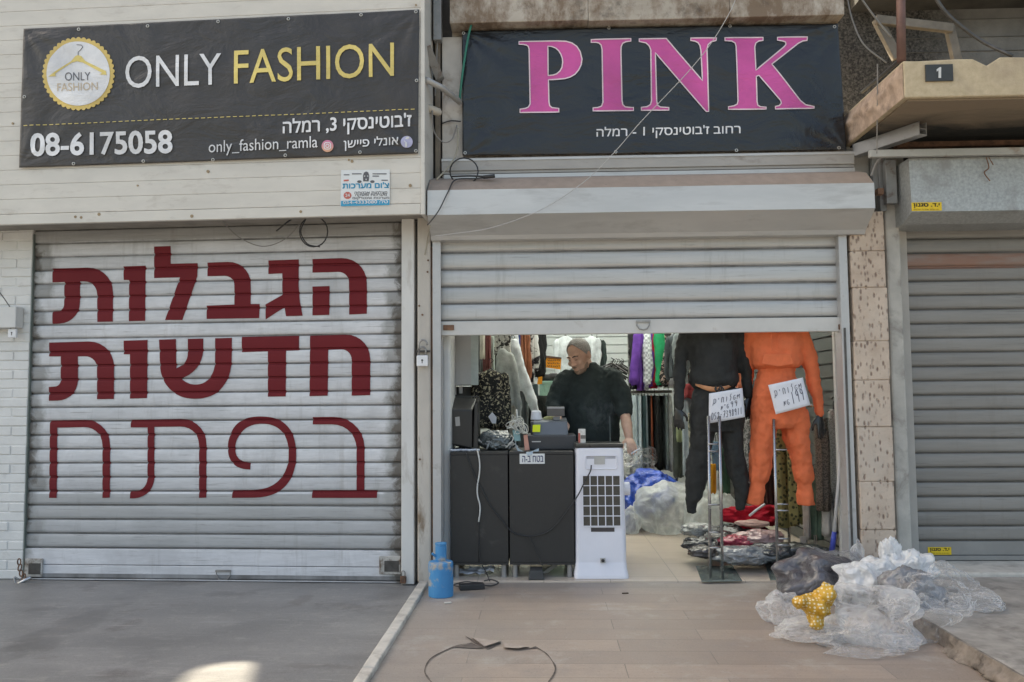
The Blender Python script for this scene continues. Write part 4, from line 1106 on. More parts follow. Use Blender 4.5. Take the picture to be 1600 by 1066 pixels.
for nm_, s_, a_, b_, h_, bo_, m_ in (('title_word', 'ONLY', (197, 139), (346, 133), 50, -.012, M_PW), ('title_word', 'FASHION', (366, 132), (616, 120), 53, -.008, M_PY), ('phone_number', '08-6175058', (50, 244), (269, 239), 34, .028, M_PW),
                                  ('address_line', "הלמר ,3 יקסניטוב'ז", (443, 216), (643, 205), 29, .022, M_PW), ('page_name', 'ןשייפ ילנוא', (538, 237), (623, 231), 19, .01, M_PW), ('account_name', 'only_fashion_ramla', (327, 245), (497, 237), 24, .0, M_PW)):
    k = MB(); put_text(k, s_, a_, b_, h_, lambda x, y: sf1(x, y, .011 if h_ < 30 else .008), bo_); k.build(nm_, m_, b1)
k2 = MB()
for i in range(62):
    s0, s1 = i / 62, (i + .62) / 62
    xa_, xb_ = 38 + 614 * s0, 38 + 614 * s1; ya_, yb_ = 197 - 26 * s0, 197 - 26 * s1
    k2.add([sf1(xa_, ya_ - .5), sf1(xb_, yb_ - .5), sf1(xb_, yb_ + .5), sf1(xa_, ya_ + .5)], [(0, 1, 2, 3)])
k2.build('dashed_line', M_PY, b1)
def lift1(l): return lambda a, c_, w=0: sf1(a, c_, l)
ex, ey = 123.5, 116
teeth = []
for i in range(168):
    a = 2 * pi * i / 168; r = 54.2 + 2.9 * abs(sin(a * 21))
    teeth.append((ex + r * cos(a), ey - r * 1.01 * sin(a)))
inner = [(ex + 49.5 * cos(-2 * pi * i / 72), ey - 50 * sin(-2 * pi * i / 72)) for i in range(72)]
k = MB(); put_shape(k, [teeth], lift1(.006)); em = k.build('emblem', M_GOLD, b1)
k = MB(); put_shape(k, [inner], lift1(.0085)); k.build('emblem_disc', M_PW, em)
def qe(l): return [(x / 8.2 + 60, y / 8.2 + 50) for x, y in l]
k = MB(); put_shape(k, [qe([(140, 580), (300, 470), (430, 385), (485, 320), (520, 306), (560, 318), (612, 380), (880, 512), (888, 560), (790, 553), (830, 535), (640, 432), (575, 398), (505, 384), (440, 402), (232, 545), (240, 578)])], lift1(.011))
k.build('hanger_mark', M_PY, em)
k = MB(); put_text(k, 'FASHION', (91, 144), (154, 141.5), 12.5, lift1(.011), -.03); k.build('emblem_word', M_PBEI, em)
k = MB(); put_text(k, 'ONLY', (103.5, 127.5), (142.5, 126.5), 13, lift1(.011), -.02)
hk = qe([(520, 306), (524, 268), (556, 238), (582, 205), (566, 178), (505, 174)])
k.tube([sf1(a, c_, .010) for a, c_ in hk], .0022, 6); k.build('emblem_lettering', M_PDARK, em)
# two round icons
ti = NT('pink_orange_icon'); pz = ti.n('SeparateXYZ'); ti.l(ti.pos(), pz.inputs[0])
z0_ = LF.hit(512, 229, WP)[1]
ff = ti.math('ADD', ti.math('MULTIPLY', ti.math('SUBTRACT', pz.outputs['Z'], z0_), 12), .5, True)
ti.col(ti.mix(ff, (.72, .40, .25), (.58, .17, .36))); ti.set(.5)
def disc1(x, y, r, l): return [[(x + r * cos(2 * pi * i / 32), y - r * sin(2 * pi * i / 32)) for i in range(32)]]
k = MB(); k.prism(disc1(512.5, 229, 9.3, 0), lambda a, c_, w: sf1(a, c_, .009 - w), .0008); ic = k.build('camera_icon', ti.m, b1)
k = MB(); ribbon(k, rounded([(507.5, 224, 3), (517.5, 224, 3), (517.5, 234, 3), (507.5, 234, 3)]), 1.3, lift1(.012)); ribbon(k, [(512.5 + 2.6 * cos(2 * pi * i / 16), 229 + 2.6 * sin(2 * pi * i / 16)) for i in range(16)], 1.2, lift1(.012)); k.build('icon_outline', M_PW, ic)
k = MB(); k.prism(disc1(636, 222.5, 9.3, 0), lambda a, c_, w: sf1(a, c_, .009 - w), .0008); ic = k.build('letter_icon', vinyl('lilac_print', (.42, .42, .60), .5), b1)
k = MB(); put_text(k, 'f', (632.6, 230), (639.6, 229.7), 14.5, lift1(.012), .03); k.build('icon_letter', M_PW, ic)
for x_, y_ in ((123, 46), (231, 41), (341, 34), (451, 30), (564, 23), (650, 18.5), (39, 152), (651, 126), (115, 256), (224, 252), (333, 250), (446, 243), (563, 238.5), (650, 236)):
    c_ = sf1(x_, y_, .003); k = MB(); k.tube([c_ + LF.u * .009 * cos(a) + Vector((0, 0, .009 * sin(a))) for a in [2 * pi * i / 12 for i in range(12)]], .0035, 6, True); k.build('eyelet', M_EYE, b1)

b2, sf2 = banner('shop_banner', [(722, 50), (1308, 38), (1322, 235), (723, 244)], lambda x, y: (P(x, y, 5.755).x, P(x, y, 5.755).z), lambda a, w, z: Vector((a, w, z)), 5.745, M_VINK, 'black vinyl banner with large pink serif letters PINK above the open shop')
def q1(l): return [(x / 6.154 + 800, y / 6.154 + 40) for x, y in l]
def q2(l): return [(x / 6.154 + 1040, y / 6.154 + 40) for x, y in l]
def sm(l, n=5):   # short curved runs are given as points close together: smooth them a little
    return l
Pout = q1([(68, 165), (300, 160), (430, 157), (520, 160), (575, 176), (622, 208), (655, 258), (672, 330), (664, 385), (640, 435), (605, 476), (560, 503), (510, 518), (440, 526), (350, 532), (355, 740), (362, 780), (385, 798), (450, 805), (450, 840), (78, 848), (78, 815), (130, 808), (158, 795), (175, 765), (165, 240), (157, 212), (140, 199), (110, 193), (68, 192)])
Pin = q1([(345, 208), (385, 212), (420, 226), (448, 250), (470, 285), (484, 325), (487, 360), (480, 410), (462, 445), (430, 474), (395, 486), (347, 490)])
Il = q1([(760, 145), (1140, 138), (1140, 162), (1095, 167), (1062, 182), (1047, 215), (1045, 260), (1055, 730), (1063, 770), (1085, 792), (1120, 797), (1165, 798), (1165, 828), (778, 830), (778, 800), (825, 797), (860, 783), (873, 745), (865, 240), (855, 198), (835, 178), (805, 171), (760, 172)])
Nl = q1([(1220, 140), (1480, 135), (1827, 540), (1812, 250), (1803, 205), (1785, 175), (1755, 160), (1715, 155), (1715, 130), (1962, 130), (1957, 155), (1910, 168), (1880, 195), (1870, 240), (1887, 835), (1862, 835), (1375, 270), (1388, 740), (1400, 778), (1425, 793), (1505, 797), (1505, 822), (1240, 826), (1240, 797), (1295, 790), (1328, 770), (1338, 735), (1332, 245), (1315, 205), (1285, 178), (1220, 165)])
Kl = q2([(565, 128), (932, 122), (932, 152), (890, 158), (862, 178), (852, 215), (862, 440), (1130, 215), (1152, 190), (1148, 168), (1120, 157), (1070, 150), (1070, 122), (1358, 118), (1355, 150), (1315, 155), (1270, 178), (1015, 380), (1290, 730), (1340, 770), (1420, 787), (1420, 803), (1048, 812), (1048, 787), (1085, 780), (1105, 758), (1098, 730), (890, 490), (865, 500), (872, 740), (880, 775), (905, 790), (960, 795), (960, 812), (598, 815), (598, 790), (650, 782), (682, 765), (690, 735), (672, 210), (662, 178), (630, 160), (565, 157)])
k = MB(); ko = MB()
def dens(lp, step=6):
    out = []
    for i in range(len(lp)):
        a = Vector(lp[i]); b_ = Vector(lp[(i + 1) % len(lp)]); n = max(1, int((b_ - a).length / step))
        out += [tuple(a + (b_ - a) * j / n) for j in range(n)]
    return out
for loops in ([Pout, Pin], [Il], [Nl], [Kl]):
    put_shape(k, [dens(l) for l in loops], lambda a, c_: sf2(a, c_, .006))
    for l in loops: ribbon(ko, dens(l), 1.9, lambda a, c_: sf2(a, c_, .0085))
k.build('pink_letters', M_PP, b2); ko.build('letter_outline', vinyl('pale_pink_print', (.70, .56, .60), .5), b2)
k = MB(); put_text(k, "הלמר - 1 יקסניטוב'ז בוחר", (932, 219), (1156, 214), 19, lambda a, c_: sf2(a, c_, .006), .012); k.build('white_lettering', M_PW, b2)
for x_, y_ in ((724.5, 53), (951, 45.5), (1140, 42), (1303, 43), (962, 238), (1150, 236), (1310, 232), (727, 240)):
    c_ = sf2(x_, y_, .003); q = MB(); q.tube([c_ + Vector((.009 * cos(a), 0, .009 * sin(a))) for a in [2 * pi * i / 12 for i in range(12)]], .0035, 6, True); q.build('eyelet', M_EYE, b2)

# security firm sticker on the siding
def sf3(x, y, l=.0): return LF.pt(x, y, WP - .006 - l)
k = MB(); k.prism([[(533, 266), (609, 265), (609, 321), (532, 323)]], lambda a, c_, w: sf3(a, c_, .002 - w), .0018)
stk = k.build('security_sticker', mat('white_sticker', (.66, .68, .68), .4, 0, .04, 20, 0), label='white and blue alarm company sticker at the lower right of the cream panel', cat='sticker')
M_CY = mat('cyan_print', (.02, .30, .50), .5, 0, .05, 20, 0)
k = MB(); k.prism([[(533, 314), (608.5, 312.5), (608.5, 320.5), (532.5, 322.5)]], lambda a, c_, w: sf3(a, c_, .0035 - w), .001)
put_text(k, "תוכרעמ םו'צ", (535.5, 294.5), (607.5, 293.5), 8.6, lambda a, c_: sf3(a, c_, .0035), .035); k.build('blue_print', M_CY, stk)
k = MB(); put_text(k, '054-4333080 :לט', (536, 319), (606, 317.5), 5, lambda a, c_: sf3(a, c_, .006), .02); k.build('phone_lettering', M_PW, stk)
k = MB()
for s_, y_, x0_, x1_ in (('החטבא תומלצמ', 303.3, 554, 605), ('הקעזא תוכרעמ', 307.8, 555, 604), ('םוקרטניא תוכרעמ', 312.6, 551, 608)):
    put_text(k, s_, (x0_, y_), (x1_, y_ - .5), 4.4, lambda a, c_: sf3(a, c_, .0035), .02)
# masked head and two hands over the blue words
hd = [(567.5, 283.5), (567, 275), (568.5, 270), (572, 268), (575.5, 269.5), (577, 275), (576, 283.5)]
ev = lambda cx, cy, rx_, ry_: [(cx + rx_ * cos(-2 * pi * i / 10), cy + ry_ * sin(-2 * pi * i / 10)) for i in range(10)]
k.prism([hd, ev(569.6, 275.3, 1.3, .9), ev(574.6, 275.2, 1.3, .9), ev(572, 280.5, 1.0, 1.4)], lambda a, c_, w: sf3(a, c_, .0035 - w), .001)
for hx in (561.5, 581.8): k.prism([ev(hx, 284, 3.6, 2.2)], lambda a, c_, w: sf3(a, c_, .0035 - w), .001)
for x0_, x1_, y_ in ((537, 546, 272.5), (550, 565, 271), (582, 604, 271), (582, 592, 274.5), (596, 606, 281)):
    k.add([sf3(x0_, y_, .0035), sf3(x1_, y_, .0035), sf3(x1_, y_ + 1.6, .0035), sf3(x0_, y_ + 1.6, .0035)], [(0, 1, 2, 3)])
k.build('black_print', M_PDARK, stk)
k = MB(); k.prism([ev(543, 305.5, 6.3, 5.8)], lambda a, c_, w: sf3(a, c_, .0035 - w), .001); k.prism([[(537, 281), (545, 280.5), (545, 283), (537, 283.6)]], lambda a, c_, w: sf3(a, c_, .0035 - w), .001); k.build('red_badge', mat('red_print', (.50, .12, .09), .5, 0, .1, 30, 0), stk)
k = MB(); put_text(k, '24', (539.5, 308), (546.5, 307.6), 5, lambda a, c_: sf3(a, c_, .006), .02); k.build('badge_numeral', M_PW, stk)

# ================================================================== CABLES AND CLUTTER ON THE FRONT
def wire(pts, r, m, label, name='cable', cat='cable', n=6):
    return MB().tube(spline(pts, 7), r, n).build(name, m, label=label, cat=cat, smooth=True)
M_GREEN = mat('green_hose', (.02, .17, .12), .5, 0, .1, 20, 0); M_BLK = mat('black_rubber', (.025, .025, .027), .5, 0, .1, 20, 0); M_TAN = mat('tan_cable', (.36, .33, .26), .6, 0, .1, 20, 0); M_WHC = mat('pale_cord', (.58, .58, .56), .6, 0, .08, 20, 0)
wire([P(758, -20, 5.66), P(744, 14, 5.68), P(733, 52, 5.70), P(726, 92, 5.71), P(721, 128, 5.72), P(718, 160, 5.75)], .0085, M_GREEN, 'thin green hose hanging at the left edge of the pink sign', 'hose', 'hose')
wire([P(1156, -20, 5.3), P(1142, 16, 5.3), P(1113, 65, 5.32), P(1080, 107, 5.34), P(1040, 150, 5.36), P(1000, 192, 5.38), P(961, 237, 5.40), P(918, 280, 5.42), P(860, 320, 5.43), P(812, 342, 5.44), P(760, 358, 5.45), P(712, 365, 5.46), P(680, 369, 5.48)], .0026, mat('grey_cord_thin', (.42, .41, .40), .6, 0, .1, 20, 0), 'long pale cord slanting across the PINK banner and down over the shutter box', 'cord', 'cord')
k = MB(); cc = (725, 268)
loop = [P(cc[0] + 22 * cos(a), cc[1] - 21 * sin(a), 5.60 + .02 * sin(a * 2)) for a in [2 * pi * i / 20 for i in range(20)]]
k.tube(loop, .005, 6, True); k.tube(spline([P(706, 276, 5.6), P(735, 275, 5.58), P(771, 277, 5.56)], 5), .0065, 6); k.tube(spline([P(770, 275, 5.57), P(745, 279, 5.57), P(712, 281, 5.56), P(700, 300, 5.46), P(685, 330, 5.44), P(668, 352, 5.46)], 6), .0045, 6)
k.tube([P(755, 277, 5.56), P(773, 275, 5.55)], .013, 8)
k.build('cable', M_BLK, label='coil of black cable lying on the left end of the silver shutter box', cat='cable', smooth=True)
wire([P(716, 200, 5.74), P(714, 235, 5.73), P(703, 258, 5.68), P(682, 281, 5.6)], .006, M_TAN, 'tan cable running down beside the left edge of the PINK banner')
wire([P(675, 172, 5.6), P(678, 205, 5.65), P(692, 222, 5.7), P(706, 218, 5.72), P(714, 196, 5.73)], .0045, M_CABLE, 'loop of thin grey cable in the gap between the two signs')
wire([P(684, 52, 5.72), P(682, 95, 5.72), P(680, 150, 5.72)], .005, M_CABLE, 'thin cable hanging down the gap between the two signs')
wire([P(690, 193, 5.77), P(705, 189, 5.77), P(720, 190, 5.76)], .005, M_BLK, 'short black cable across the light render left of the PINK banner')
k = MB(); k.tube([P(666, 125, 5.47), P(690, 137, 5.6), P(719, 160, 5.73)], [.021, .021, .021], 12); k.build('conduit', mat('old_conduit', (.40, .39, .37), .5, .3, .12, 10, .1), label='slanting grey pipe between the cream panel and the PINK banner', cat='pipe', smooth=True)
k = MB(); a_, b_ = P(666, 168, 5.6), P(686, 176, 5.66); k.tube([a_, b_], .028, 14); k.tube([b_, b_ + (b_ - a_).normalized() * .012], .019, 14); k.build('pipe_stub', mat('tan_pipe', (.40, .36, .30), .6), label='short pipe end sticking out below the slanting grey pipe', cat='pipe', smooth=False)
k = MB(); bar(k, P(667, 75, 5.55), P(688, 125, 5.72), .06, .05); k.build('bracket', mat('dull_steel', (.24, .24, .235)), label='square steel bracket in the gap beside the cream panel', cat='bracket', bevel=.003)
A, B = P(667, 300, 5.80), P(690, -30, 5.80)
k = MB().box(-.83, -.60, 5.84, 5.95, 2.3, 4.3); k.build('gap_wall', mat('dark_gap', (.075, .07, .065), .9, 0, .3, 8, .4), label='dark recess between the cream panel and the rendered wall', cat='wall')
k = MB(); a_, b_ = P(680, 100, 5.78).x, P(688, 100, 5.78).x; k.box(a_, b_, 5.77, 5.835, 2.72, 4.2); k.build('batten', M_OLDW, label='upright wooden batten in the dark gap between the signs', cat='batten', bevel=.003)
k = MB(); a_, b_ = P(677.5, 20, 5.7).x, P(690, 20, 5.7).x; k.box(a_, b_, 5.68, 5.75, P(680, 64, 5.7).z, 4.2); k.build('metal_post', mat('dull_steel', (.24, .24, .235)), label='grey upright metal profile at the top of the gap between the signs', cat='post', bevel=.003)
# coil hanging below the cream panel
k = MB(); loop = [LF.pt(490 + 22 * cos(a), 362 - 24 * sin(a), -.10) for a in [2 * pi * i / 20 for i in range(20)]]
k.tube(loop, .0045, 6, True); k.tube(spline([LF.pt(478, 342, -.12), LF.pt(470, 362, -.08), LF.pt(480, 381, -.08), LF.pt(500, 386, -.09)], 5), .004, 6)
k.build('cable', M_BLK, label='small coil of dark cable hanging below the cream panel', cat='cable', smooth=True)
wire([LF.pt(345, 343, -.1), LF.pt(372, 370, -.05), LF.pt(410, 385, -.03), LF.pt(445, 374, -.05), LF.pt(468, 350, -.08)], .0038, M_CABLE, 'slack thin wire looping below the cream panel over the shutter top')
wire([LF.pt(432, 361, -.06), LF.pt(448, 348, -.08), LF.pt(460, 340, -.1)], .006, M_BLK, 'short thick black wire under the cream panel')
wire([P(672, 352, 5.47), P(668, 375, 5.69), P(664, 398, 5.70)], .004, M_TAN, 'short tan wire at the top of the dirty cream column')

# ================================================================== BLUE CANISTER, CABINETS, COOLER
def blue_paint():
    t = NT('worn_blue_paint'); p = t.pos()
    n1 = t.noise(p, 9, 8, .65, .2); n2 = t.noise(p, 4, 6, .6)
    c = t.mix(t.ramp(n2, .3, .7), (.03, .19, .42), (.055, .28, .55))
    c = t.mix(t.math('MULTIPLY', t.ramp(n1, .53, .62), .9), c, (.40, .35, .28)); t.col(c); t.set(.5); t.bump(n1, .3, .005); return t.m
M_BLUE = blue_paint()
g_ = G(689, 931, 0); g_.y = max(g_.y, 5.32)
cn = thing('gas_canister', 'scuffed blue gas canister standing at the foot of the cream column', 'canister', (g_.x, g_.y, 0))
k = MB(); k.lathe(g_, [(.076, 0), (.079, .004), (.079, .20), (.076, .212), (.070, .216), (.03, .222), (.0, .222)], 28); k.build('body', M_BLUE, cn, smooth=False)
k = MB(); k.lathe(g_ + Vector((0, 0, .2225)), [(.034, 0), (.036, .004), (.036, .086), (.032, .094), (.037, .096), (.037, .108), (.0, .11)], 24); k.build('neck', M_BLUE, cn)
k = MB().tube([g_ + Vector((-.03, -.02, .25)), g_ + Vector((-.052, -.035, .27))], .008, 8); k.build('valve', M_BLUE, cn)

YC = 5.80
M_CAB = mat('charcoal_board', (.027, .0255, .024), .55, 0, .12, 30, .08, 200, dirt=(.07, .066, .06), dirtlo=.6, dirthi=.8, dscale=6)
M_CABD = mat('charcoal_edge', (.03, .029, .028), .5, 0, .12, 30, .05)
zct = P(800, 706, YC).z; zcb = P(800, 882, YC).z
def cabinet(x0, x1, label, split):
    a, b_ = P(x0, 800, YC).x, P(x1, 800, YC).x
    t_ = thing('counter_cabinet', label, 'cabinet', ((a + b_) / 2, YC + .24, .012))
    MB().box(a, b_, YC + .019, YC + .47, zcb, zct - .021).build('body', M_CABD, t_, bevel=.002)
    MB().box(a - .001, b_ + .001, YC, YC + .475, zct - .02, zct).build('top', M_CAB, t_, bevel=.002)
    n = len(split) + 1; ed = [a] + [P(s_, 800, YC).x for s_ in split] + [b_]
    for i in range(n): MB().box(ed[i] + .0015, ed[i + 1] - .0015, YC + .001, YC + .018, zcb + .012, zct - .022).build('front_panel', M_CAB, t_, bevel=.0015)
    MB().box(a + .001, b_ - .001, YC + .004, YC + .018, zcb - .004, zcb + .010).build('plinth_strip', M_CABD, t_)
    for lx in (a + .035, b_ - .035):
        for ly in (YC + .045, YC + .42):
            MB().lathe((lx, ly, .0125), [(.022, 0), (.022, .006), (.018, .008), (.018, zcb - .02)], 16).build('leg', mat('grey_leg', (.36, .35, .34), .45, .5, .1, 20, .05), t_, smooth=False)
    return t_
cabinet(704, 794, 'black counter cabinet next to the left jamb, two front panels', [748])
cabinet(796, 897, 'wider black counter cabinet beside the white air cooler', [])
A, B = P(812, 725, YC - .004), P(851, 709, YC - .004)
cs = MB().box(A.x, B.x, YC - .003, YC - .0005, A.z, B.z).build('paper_sticker', mat('white_sticker', (.66, .68, .68)), label='small white sticker with Hebrew words on the black cabinet front', cat='sticker')
k = MB(); put_text(k, 'ה-ב חטב', (816, 722.5), (849, 722), 10, lambda a, c_: P(a, c_, YC - .005), .012); k.build('lettering', mat('navy_ink', (.02, .025, .12), .6, 0, 0, 5, 0), cs)

YK = 5.80
M_WPL = mat('white_plastic', (.74, .74, .80), .38, 0, .03, 6, .02)
M_GRL = mat('grille_dark', (.085, .075, .06), .8, 0, .2, 40, .3)
def K(x, y, l=0): return P(x, y, YK - l)
kx = (K(938, 800).x); t_ = thing('air_cooler', 'white portable air cooler with a dark square grille at the end of the counter', 'air cooler', (kx, YK + .16, .012)); ck = t_
def rrect(cx, hw, y0, y1, z, r, n=6):
    pts = []
    for qx, qy, a0 in ((1, 1, 0), (-1, 1, 90), (-1, -1, 180), (1, -1, 270)):
        cyc = y1 - r if qy > 0 else y0 + r; cxx = cx + qx * (hw - r)
        for i in range(n + 1):
            a = radians(a0 + 90 * i / n); pts.append(Vector((cxx + r * cos(a), cyc + r * sin(a), z)))
    return pts
zz = [(.0125, .186, .035), (.035, .186, .032), (.075, .178, .02), (.12, .1745, .008), (.40, .173, 0), (.70, .169, 0), (.86, .166, 0), (K(938, 702).z, .163, 0), (K(938, 701).z + .004, .157, -.006)]
k = MB().loft([rrect(kx, hw, YK - fl, YK + .31 + fl * .3, z, .03) for z, hw, fl in zz]); k.build('body', M_WPL, t_, smooth=False, bevel=.004)
zt_ = K(938, 701).z + .004
MB().loft([rrect(kx - .001, .165, YK + .005, YK + .31, zt_ + .001, .02), rrect(kx - .001, .167, YK + .002, YK + .312, zt_ + .012, .02), rrect(kx - .001, .167, YK + .002, YK + .312, zt_ + .028, .02), rrect(kx - .001, .163, YK + .006, YK + .308, zt_ + .030, .02)]).build('top_tray', mat('black_tray', (.035, .036, .036), .3, 0, .1, 20, .05), t_)
gx0, gx1, gz0, gz1 = K(911, 822).x, K(970, 822).x, K(940, 822).z, K(940, 743).z
MB().box(gx0, gx1, YK - .004, YK - .0005, gz0, gz1).build('grille', M_GRL, t_)
k = MB(); nb = 5
for i in range(nb + 1):
    x_ = gx0 + (gx1 - gx0) * i / nb; k.box(x_ - .0032, x_ + .0032, YK - .012, YK - .0042, gz0 - .004, gz1 + .004)
for i in range(nb + 1):
    z_ = gz0 + (gz1 - gz0) * i / nb; k.box(gx0 - .003, gx1 + .003, YK - .0105, YK - .0045, z_ - .0028, z_ + .0028)
k.build('grille_bars', M_WPL, t_)
x0_, x1_ = K(914.5, 720).x, K(964, 720).x
fr_ = [(x0_, K(0, 733).z), (x1_, K(0, 733).z), (x1_, K(0, 712).z), (x0_, K(0, 712).z)]
zA, zB = K(940, 733).z, K(940, 712).z
MB().tube([Vector((a, YK - .003, b_)) for a, b_ in rounded([(x0_, zA, .015), (x1_, zA, .015), (x1_, zB, .015), (x0_, zB, .015)])], .004, 6, True).build('handle_rim', M_WPL, t_, smooth=True)
MB().box(x0_ + .01, x1_ - .01, YK - .0015, YK - .0002, zB - .022, zB - .004).build('handle_recess', mat('shadow_plastic', (.42, .42, .47), .5), t_)
a_, b_ = K(928.5, 725.5), K(945, 713); lab = MB().box(a_.x, b_.x, YK - .0045, YK - .002, a_.z, b_.z).build('rating_plate', mat('grey_label', (.42, .41, .39), .5), t_)
a_, b_ = K(923.5, 831), K(960, 824.5); MB().box(a_.x, b_.x, YK - .004, YK - .0005, a_.z, b_.z).build('slot', mat('brown_slot', (.06, .05, .05), .6), t_)
c_ = K(942, 876, .026); MB().box(c_.x - .017, c_.x + .017, c_.y, c_.y + .03, c_.z - .015, c_.z + .015).build('drain_frame', mat('grey_label', (.42, .41, .39)), t_); k = MB().disc(c_ + Vector((0, -.004, 0)), (0, 1, 0), .011, .01, 14); k.build('drain_plug', M_BLK, t_)
c0 = K(975, 766); k = MB().tube([c0 + Vector((-.006, .1, 0)), c0 + Vector((.045, .1, 0))], .046, 18); k.tube([c0 + Vector((.045, .1, 0)), c0 + Vector((.05, .1, 0))], [.046, .038], 18); k.build('side_knob', M_WPL, t_)
def F(x, y, l=.006):  # point just in front of counter fronts; pixel in the photograph's enlargement
    return P(x / 3.947 + 660, y / 3.947 + 680, YK - l)
k = MB().tube(spline([F(1042, 185, .012), F(1035, 225, .02), F(1000, 290, .03), F(960, 370, .03), F(905, 450, .03), F(850, 525, .02), F(780, 592, .012), F(690, 622, .01), F(600, 616, .01), F(545, 590, .01), F(490, 525, .01), F(430, 450, .01), F(385, 370, .01), F(360, 320, .01), F(330, 270, .01), F(295, 180, .01), F(265, 105, .005)], 6), .0045, 6)
k.build('power_cord', M_BLK, t_, smooth=True)
wire([F(338, 85, .01), F(352, 160, .01), F(352, 230, .012), F(340, 310, .01), F(340, 370, .01), F(354, 430, .01), F(355, 470, .01), F(347, 535, .01)], .0055, M_WHC, 'white cable hanging down the front of the left black cabinet')
wire([F(350, 470, .01), F(348, 600, .01), F(352, 700, .01), F(360, 780, .012), F(395, 850, .04), P(765, 908, 5.68)], .0035, M_BLK, 'thin black cable dropping down the left cabinet to the adapter')
wire([F(660, 625, .012), F(690, 690, .012), F(720, 760, .02), F(740, 805, .06)], .0028, M_BLK, 'thin black wire running from the slack cord down to the pedal')
# adapter, pedal, papers, bits under the cabinets
c_ = G(737, 921, .0); t_ = thing('power_adapter', 'black power adapter brick lying on the paving by the cabinets', 'adapter', c_)
k = MB().cbox(c_ + Vector((0, 0, .019)), (.165, .062, .036), (0, 0, radians(13))); k.build('brick', M_BLK, t_, bevel=.006)
k = MB().tube(spline([c_ + Vector((.08, .02, .02)), c_ + Vector((.13, .05, .012)), c_ + Vector((.17, .10, .02)), c_ + Vector((.12, .15, .03)), c_ + Vector((.07, .16, .02))], 6), .005, 6); k.tube(spline([c_ + Vector((-.08, -.02, .02)), c_ + Vector((-.12, .04, .02)), c_ + Vector((-.06, .13, .02)), c_ + Vector((.0, .12, .02)), c_ + Vector((.06, .10, .02))], 6), .004, 6); k.build('lead', M_BLK, t_, smooth=True)
c_ = P(838, 903, 5.735); c_.z = 0.012; hw = .055
MB().loft([[Vector((c_.x - hw, c_.y - .0, .0135)), Vector((c_.x + hw, c_.y, .0135)), Vector((c_.x + hw * .9, c_.y + .11, .0135)), Vector((c_.x - hw * .9, c_.y + .11, .0135))],
           [Vector((c_.x - hw * .82, c_.y + .01, .075)), Vector((c_.x + hw * .82, c_.y + .01, .075)), Vector((c_.x + hw * .75, c_.y + .10, .085)), Vector((c_.x - hw * .75, c_.y + .10, .085))]]).build('foot_pedal', mat('grey_black', (.045, .046, .046), .6), label='small dark foot pedal on the floor under the right cabinet', cat='pedal', bevel=.005)
random.seed(12)
M_PAPER = mat('white_paper', (.70, .71, .76), .7, 0, .03, 20, .05)
for i, (x_, y_, dz, lab) in enumerate(((737, 897, .0, 'crumpled white paper on the floor below the left cabinet'), (752, 893, .02, 'second sheet of white paper further under the left cabinet'))):
    c_ = P(x_, y_, 5.90); c_.z = .014 + dz
    vs = []; n = 7
    for j in range(n):
        for q in range(n): vs.append(c_ + Vector((-.09 + .18 * q / (n - 1), -.05 + .12 * j / (n - 1), .02 + .022 * noise.noise((q * .9, j * .9, i * 5)))))
    MB().add(vs, [(j * n + q, j * n + q + 1, (j + 1) * n + q + 1, (j + 1) * n + q) for j in range(n - 1) for q in range(n - 1)]).build('paper', M_PAPER, label=lab, cat='paper')
k = MB().cbox(P(855, 894, 5.98) + Vector((0, 0, .01)), (.16, .02, .025), (0, -.55, .3)); k.build('wooden_slat', mat('pale_slat', (.45, .42, .38), .7), label='short pale stick leaning behind the foot pedal under the cabinet', cat='stick')
c_ = G(697, 944, .0); MB().tube([c_ + Vector((-.012, 0, .007)), c_ + Vector((.03, .01, .007))], .005, 8).build('cigarette_butt', mat('butt_paper', (.62, .58, .52), .7), label='cigarette butt on the paving in front of the blue canister', cat='cigarette butt')
c_ = G(977, 928, .0); MB().cbox(c_ + Vector((0, 0, .004)), (.04, .012, .006), (0, 0, .2)).build('litter', mat('brown_leaf', (.09, .06, .045), .8), label='tiny brown scrap lying in the middle of the plank paving', cat='litter')

# ================================================================== ON THE COUNTER
zc = zct
M_GBLK = mat('dark_plastic', (.024, .0235, .023), .42, 0, .1, 20, .05)
t_ = thing('monitor', 'old black monitor seen from behind at the left end of the counter', 'monitor', (P(722, 706, 6.0).x, 6.0, zc))
A = lambda x, y, Y: P(x, y, Y)
k = MB().add([A(700, 694, 5.95), A(738, 702, 5.95), A(738, 640, 5.95), A(700, 640, 5.95), A(700, 690, 6.15), A(746, 694, 6.15), A(746, 622, 6.15), A(700, 620, 6.15)], [(0, 1, 2, 3), (4, 7, 6, 5), (0, 4, 5, 1), (3, 2, 6, 7), (1, 5, 6, 2), (0, 3, 7, 4)])
k.build('housing', M_GBLK, t_, bevel=.012)
k = MB().add([A(739, 706, 5.94), A(746.5, 706, 5.94), A(746.5, 628, 5.94), A(741, 633, 5.94), A(741, 700, 6.16), A(750, 700, 6.16), A(750, 620, 6.16), A(744, 623, 6.16)], [(0, 1, 2, 3), (4, 7, 6, 5), (0, 4, 5, 1), (3, 2, 6, 7), (1, 5, 6, 2), (0, 3, 7, 4)])
k.build('screen_frame', M_GBLK, t_, bevel=.006)
k = MB().add([A(711, 652, 5.945), A(718, 651, 5.945), A(719, 665.5, 5.945), A(712, 666, 5.945)], [(0, 1, 2, 3)]); k.build('label', mat('grey_label', (.42, .41, .39)), t_)
MB().cyl((P(722, 706, 6.05).x, 6.05, zc + .001), .07, .012, 20).build('foot', M_GBLK, t_)
MB().cyl((P(722, 706, 6.05).x, 6.05, zc + .013), .025, .08, 14).build('stem', M_GBLK, t_)
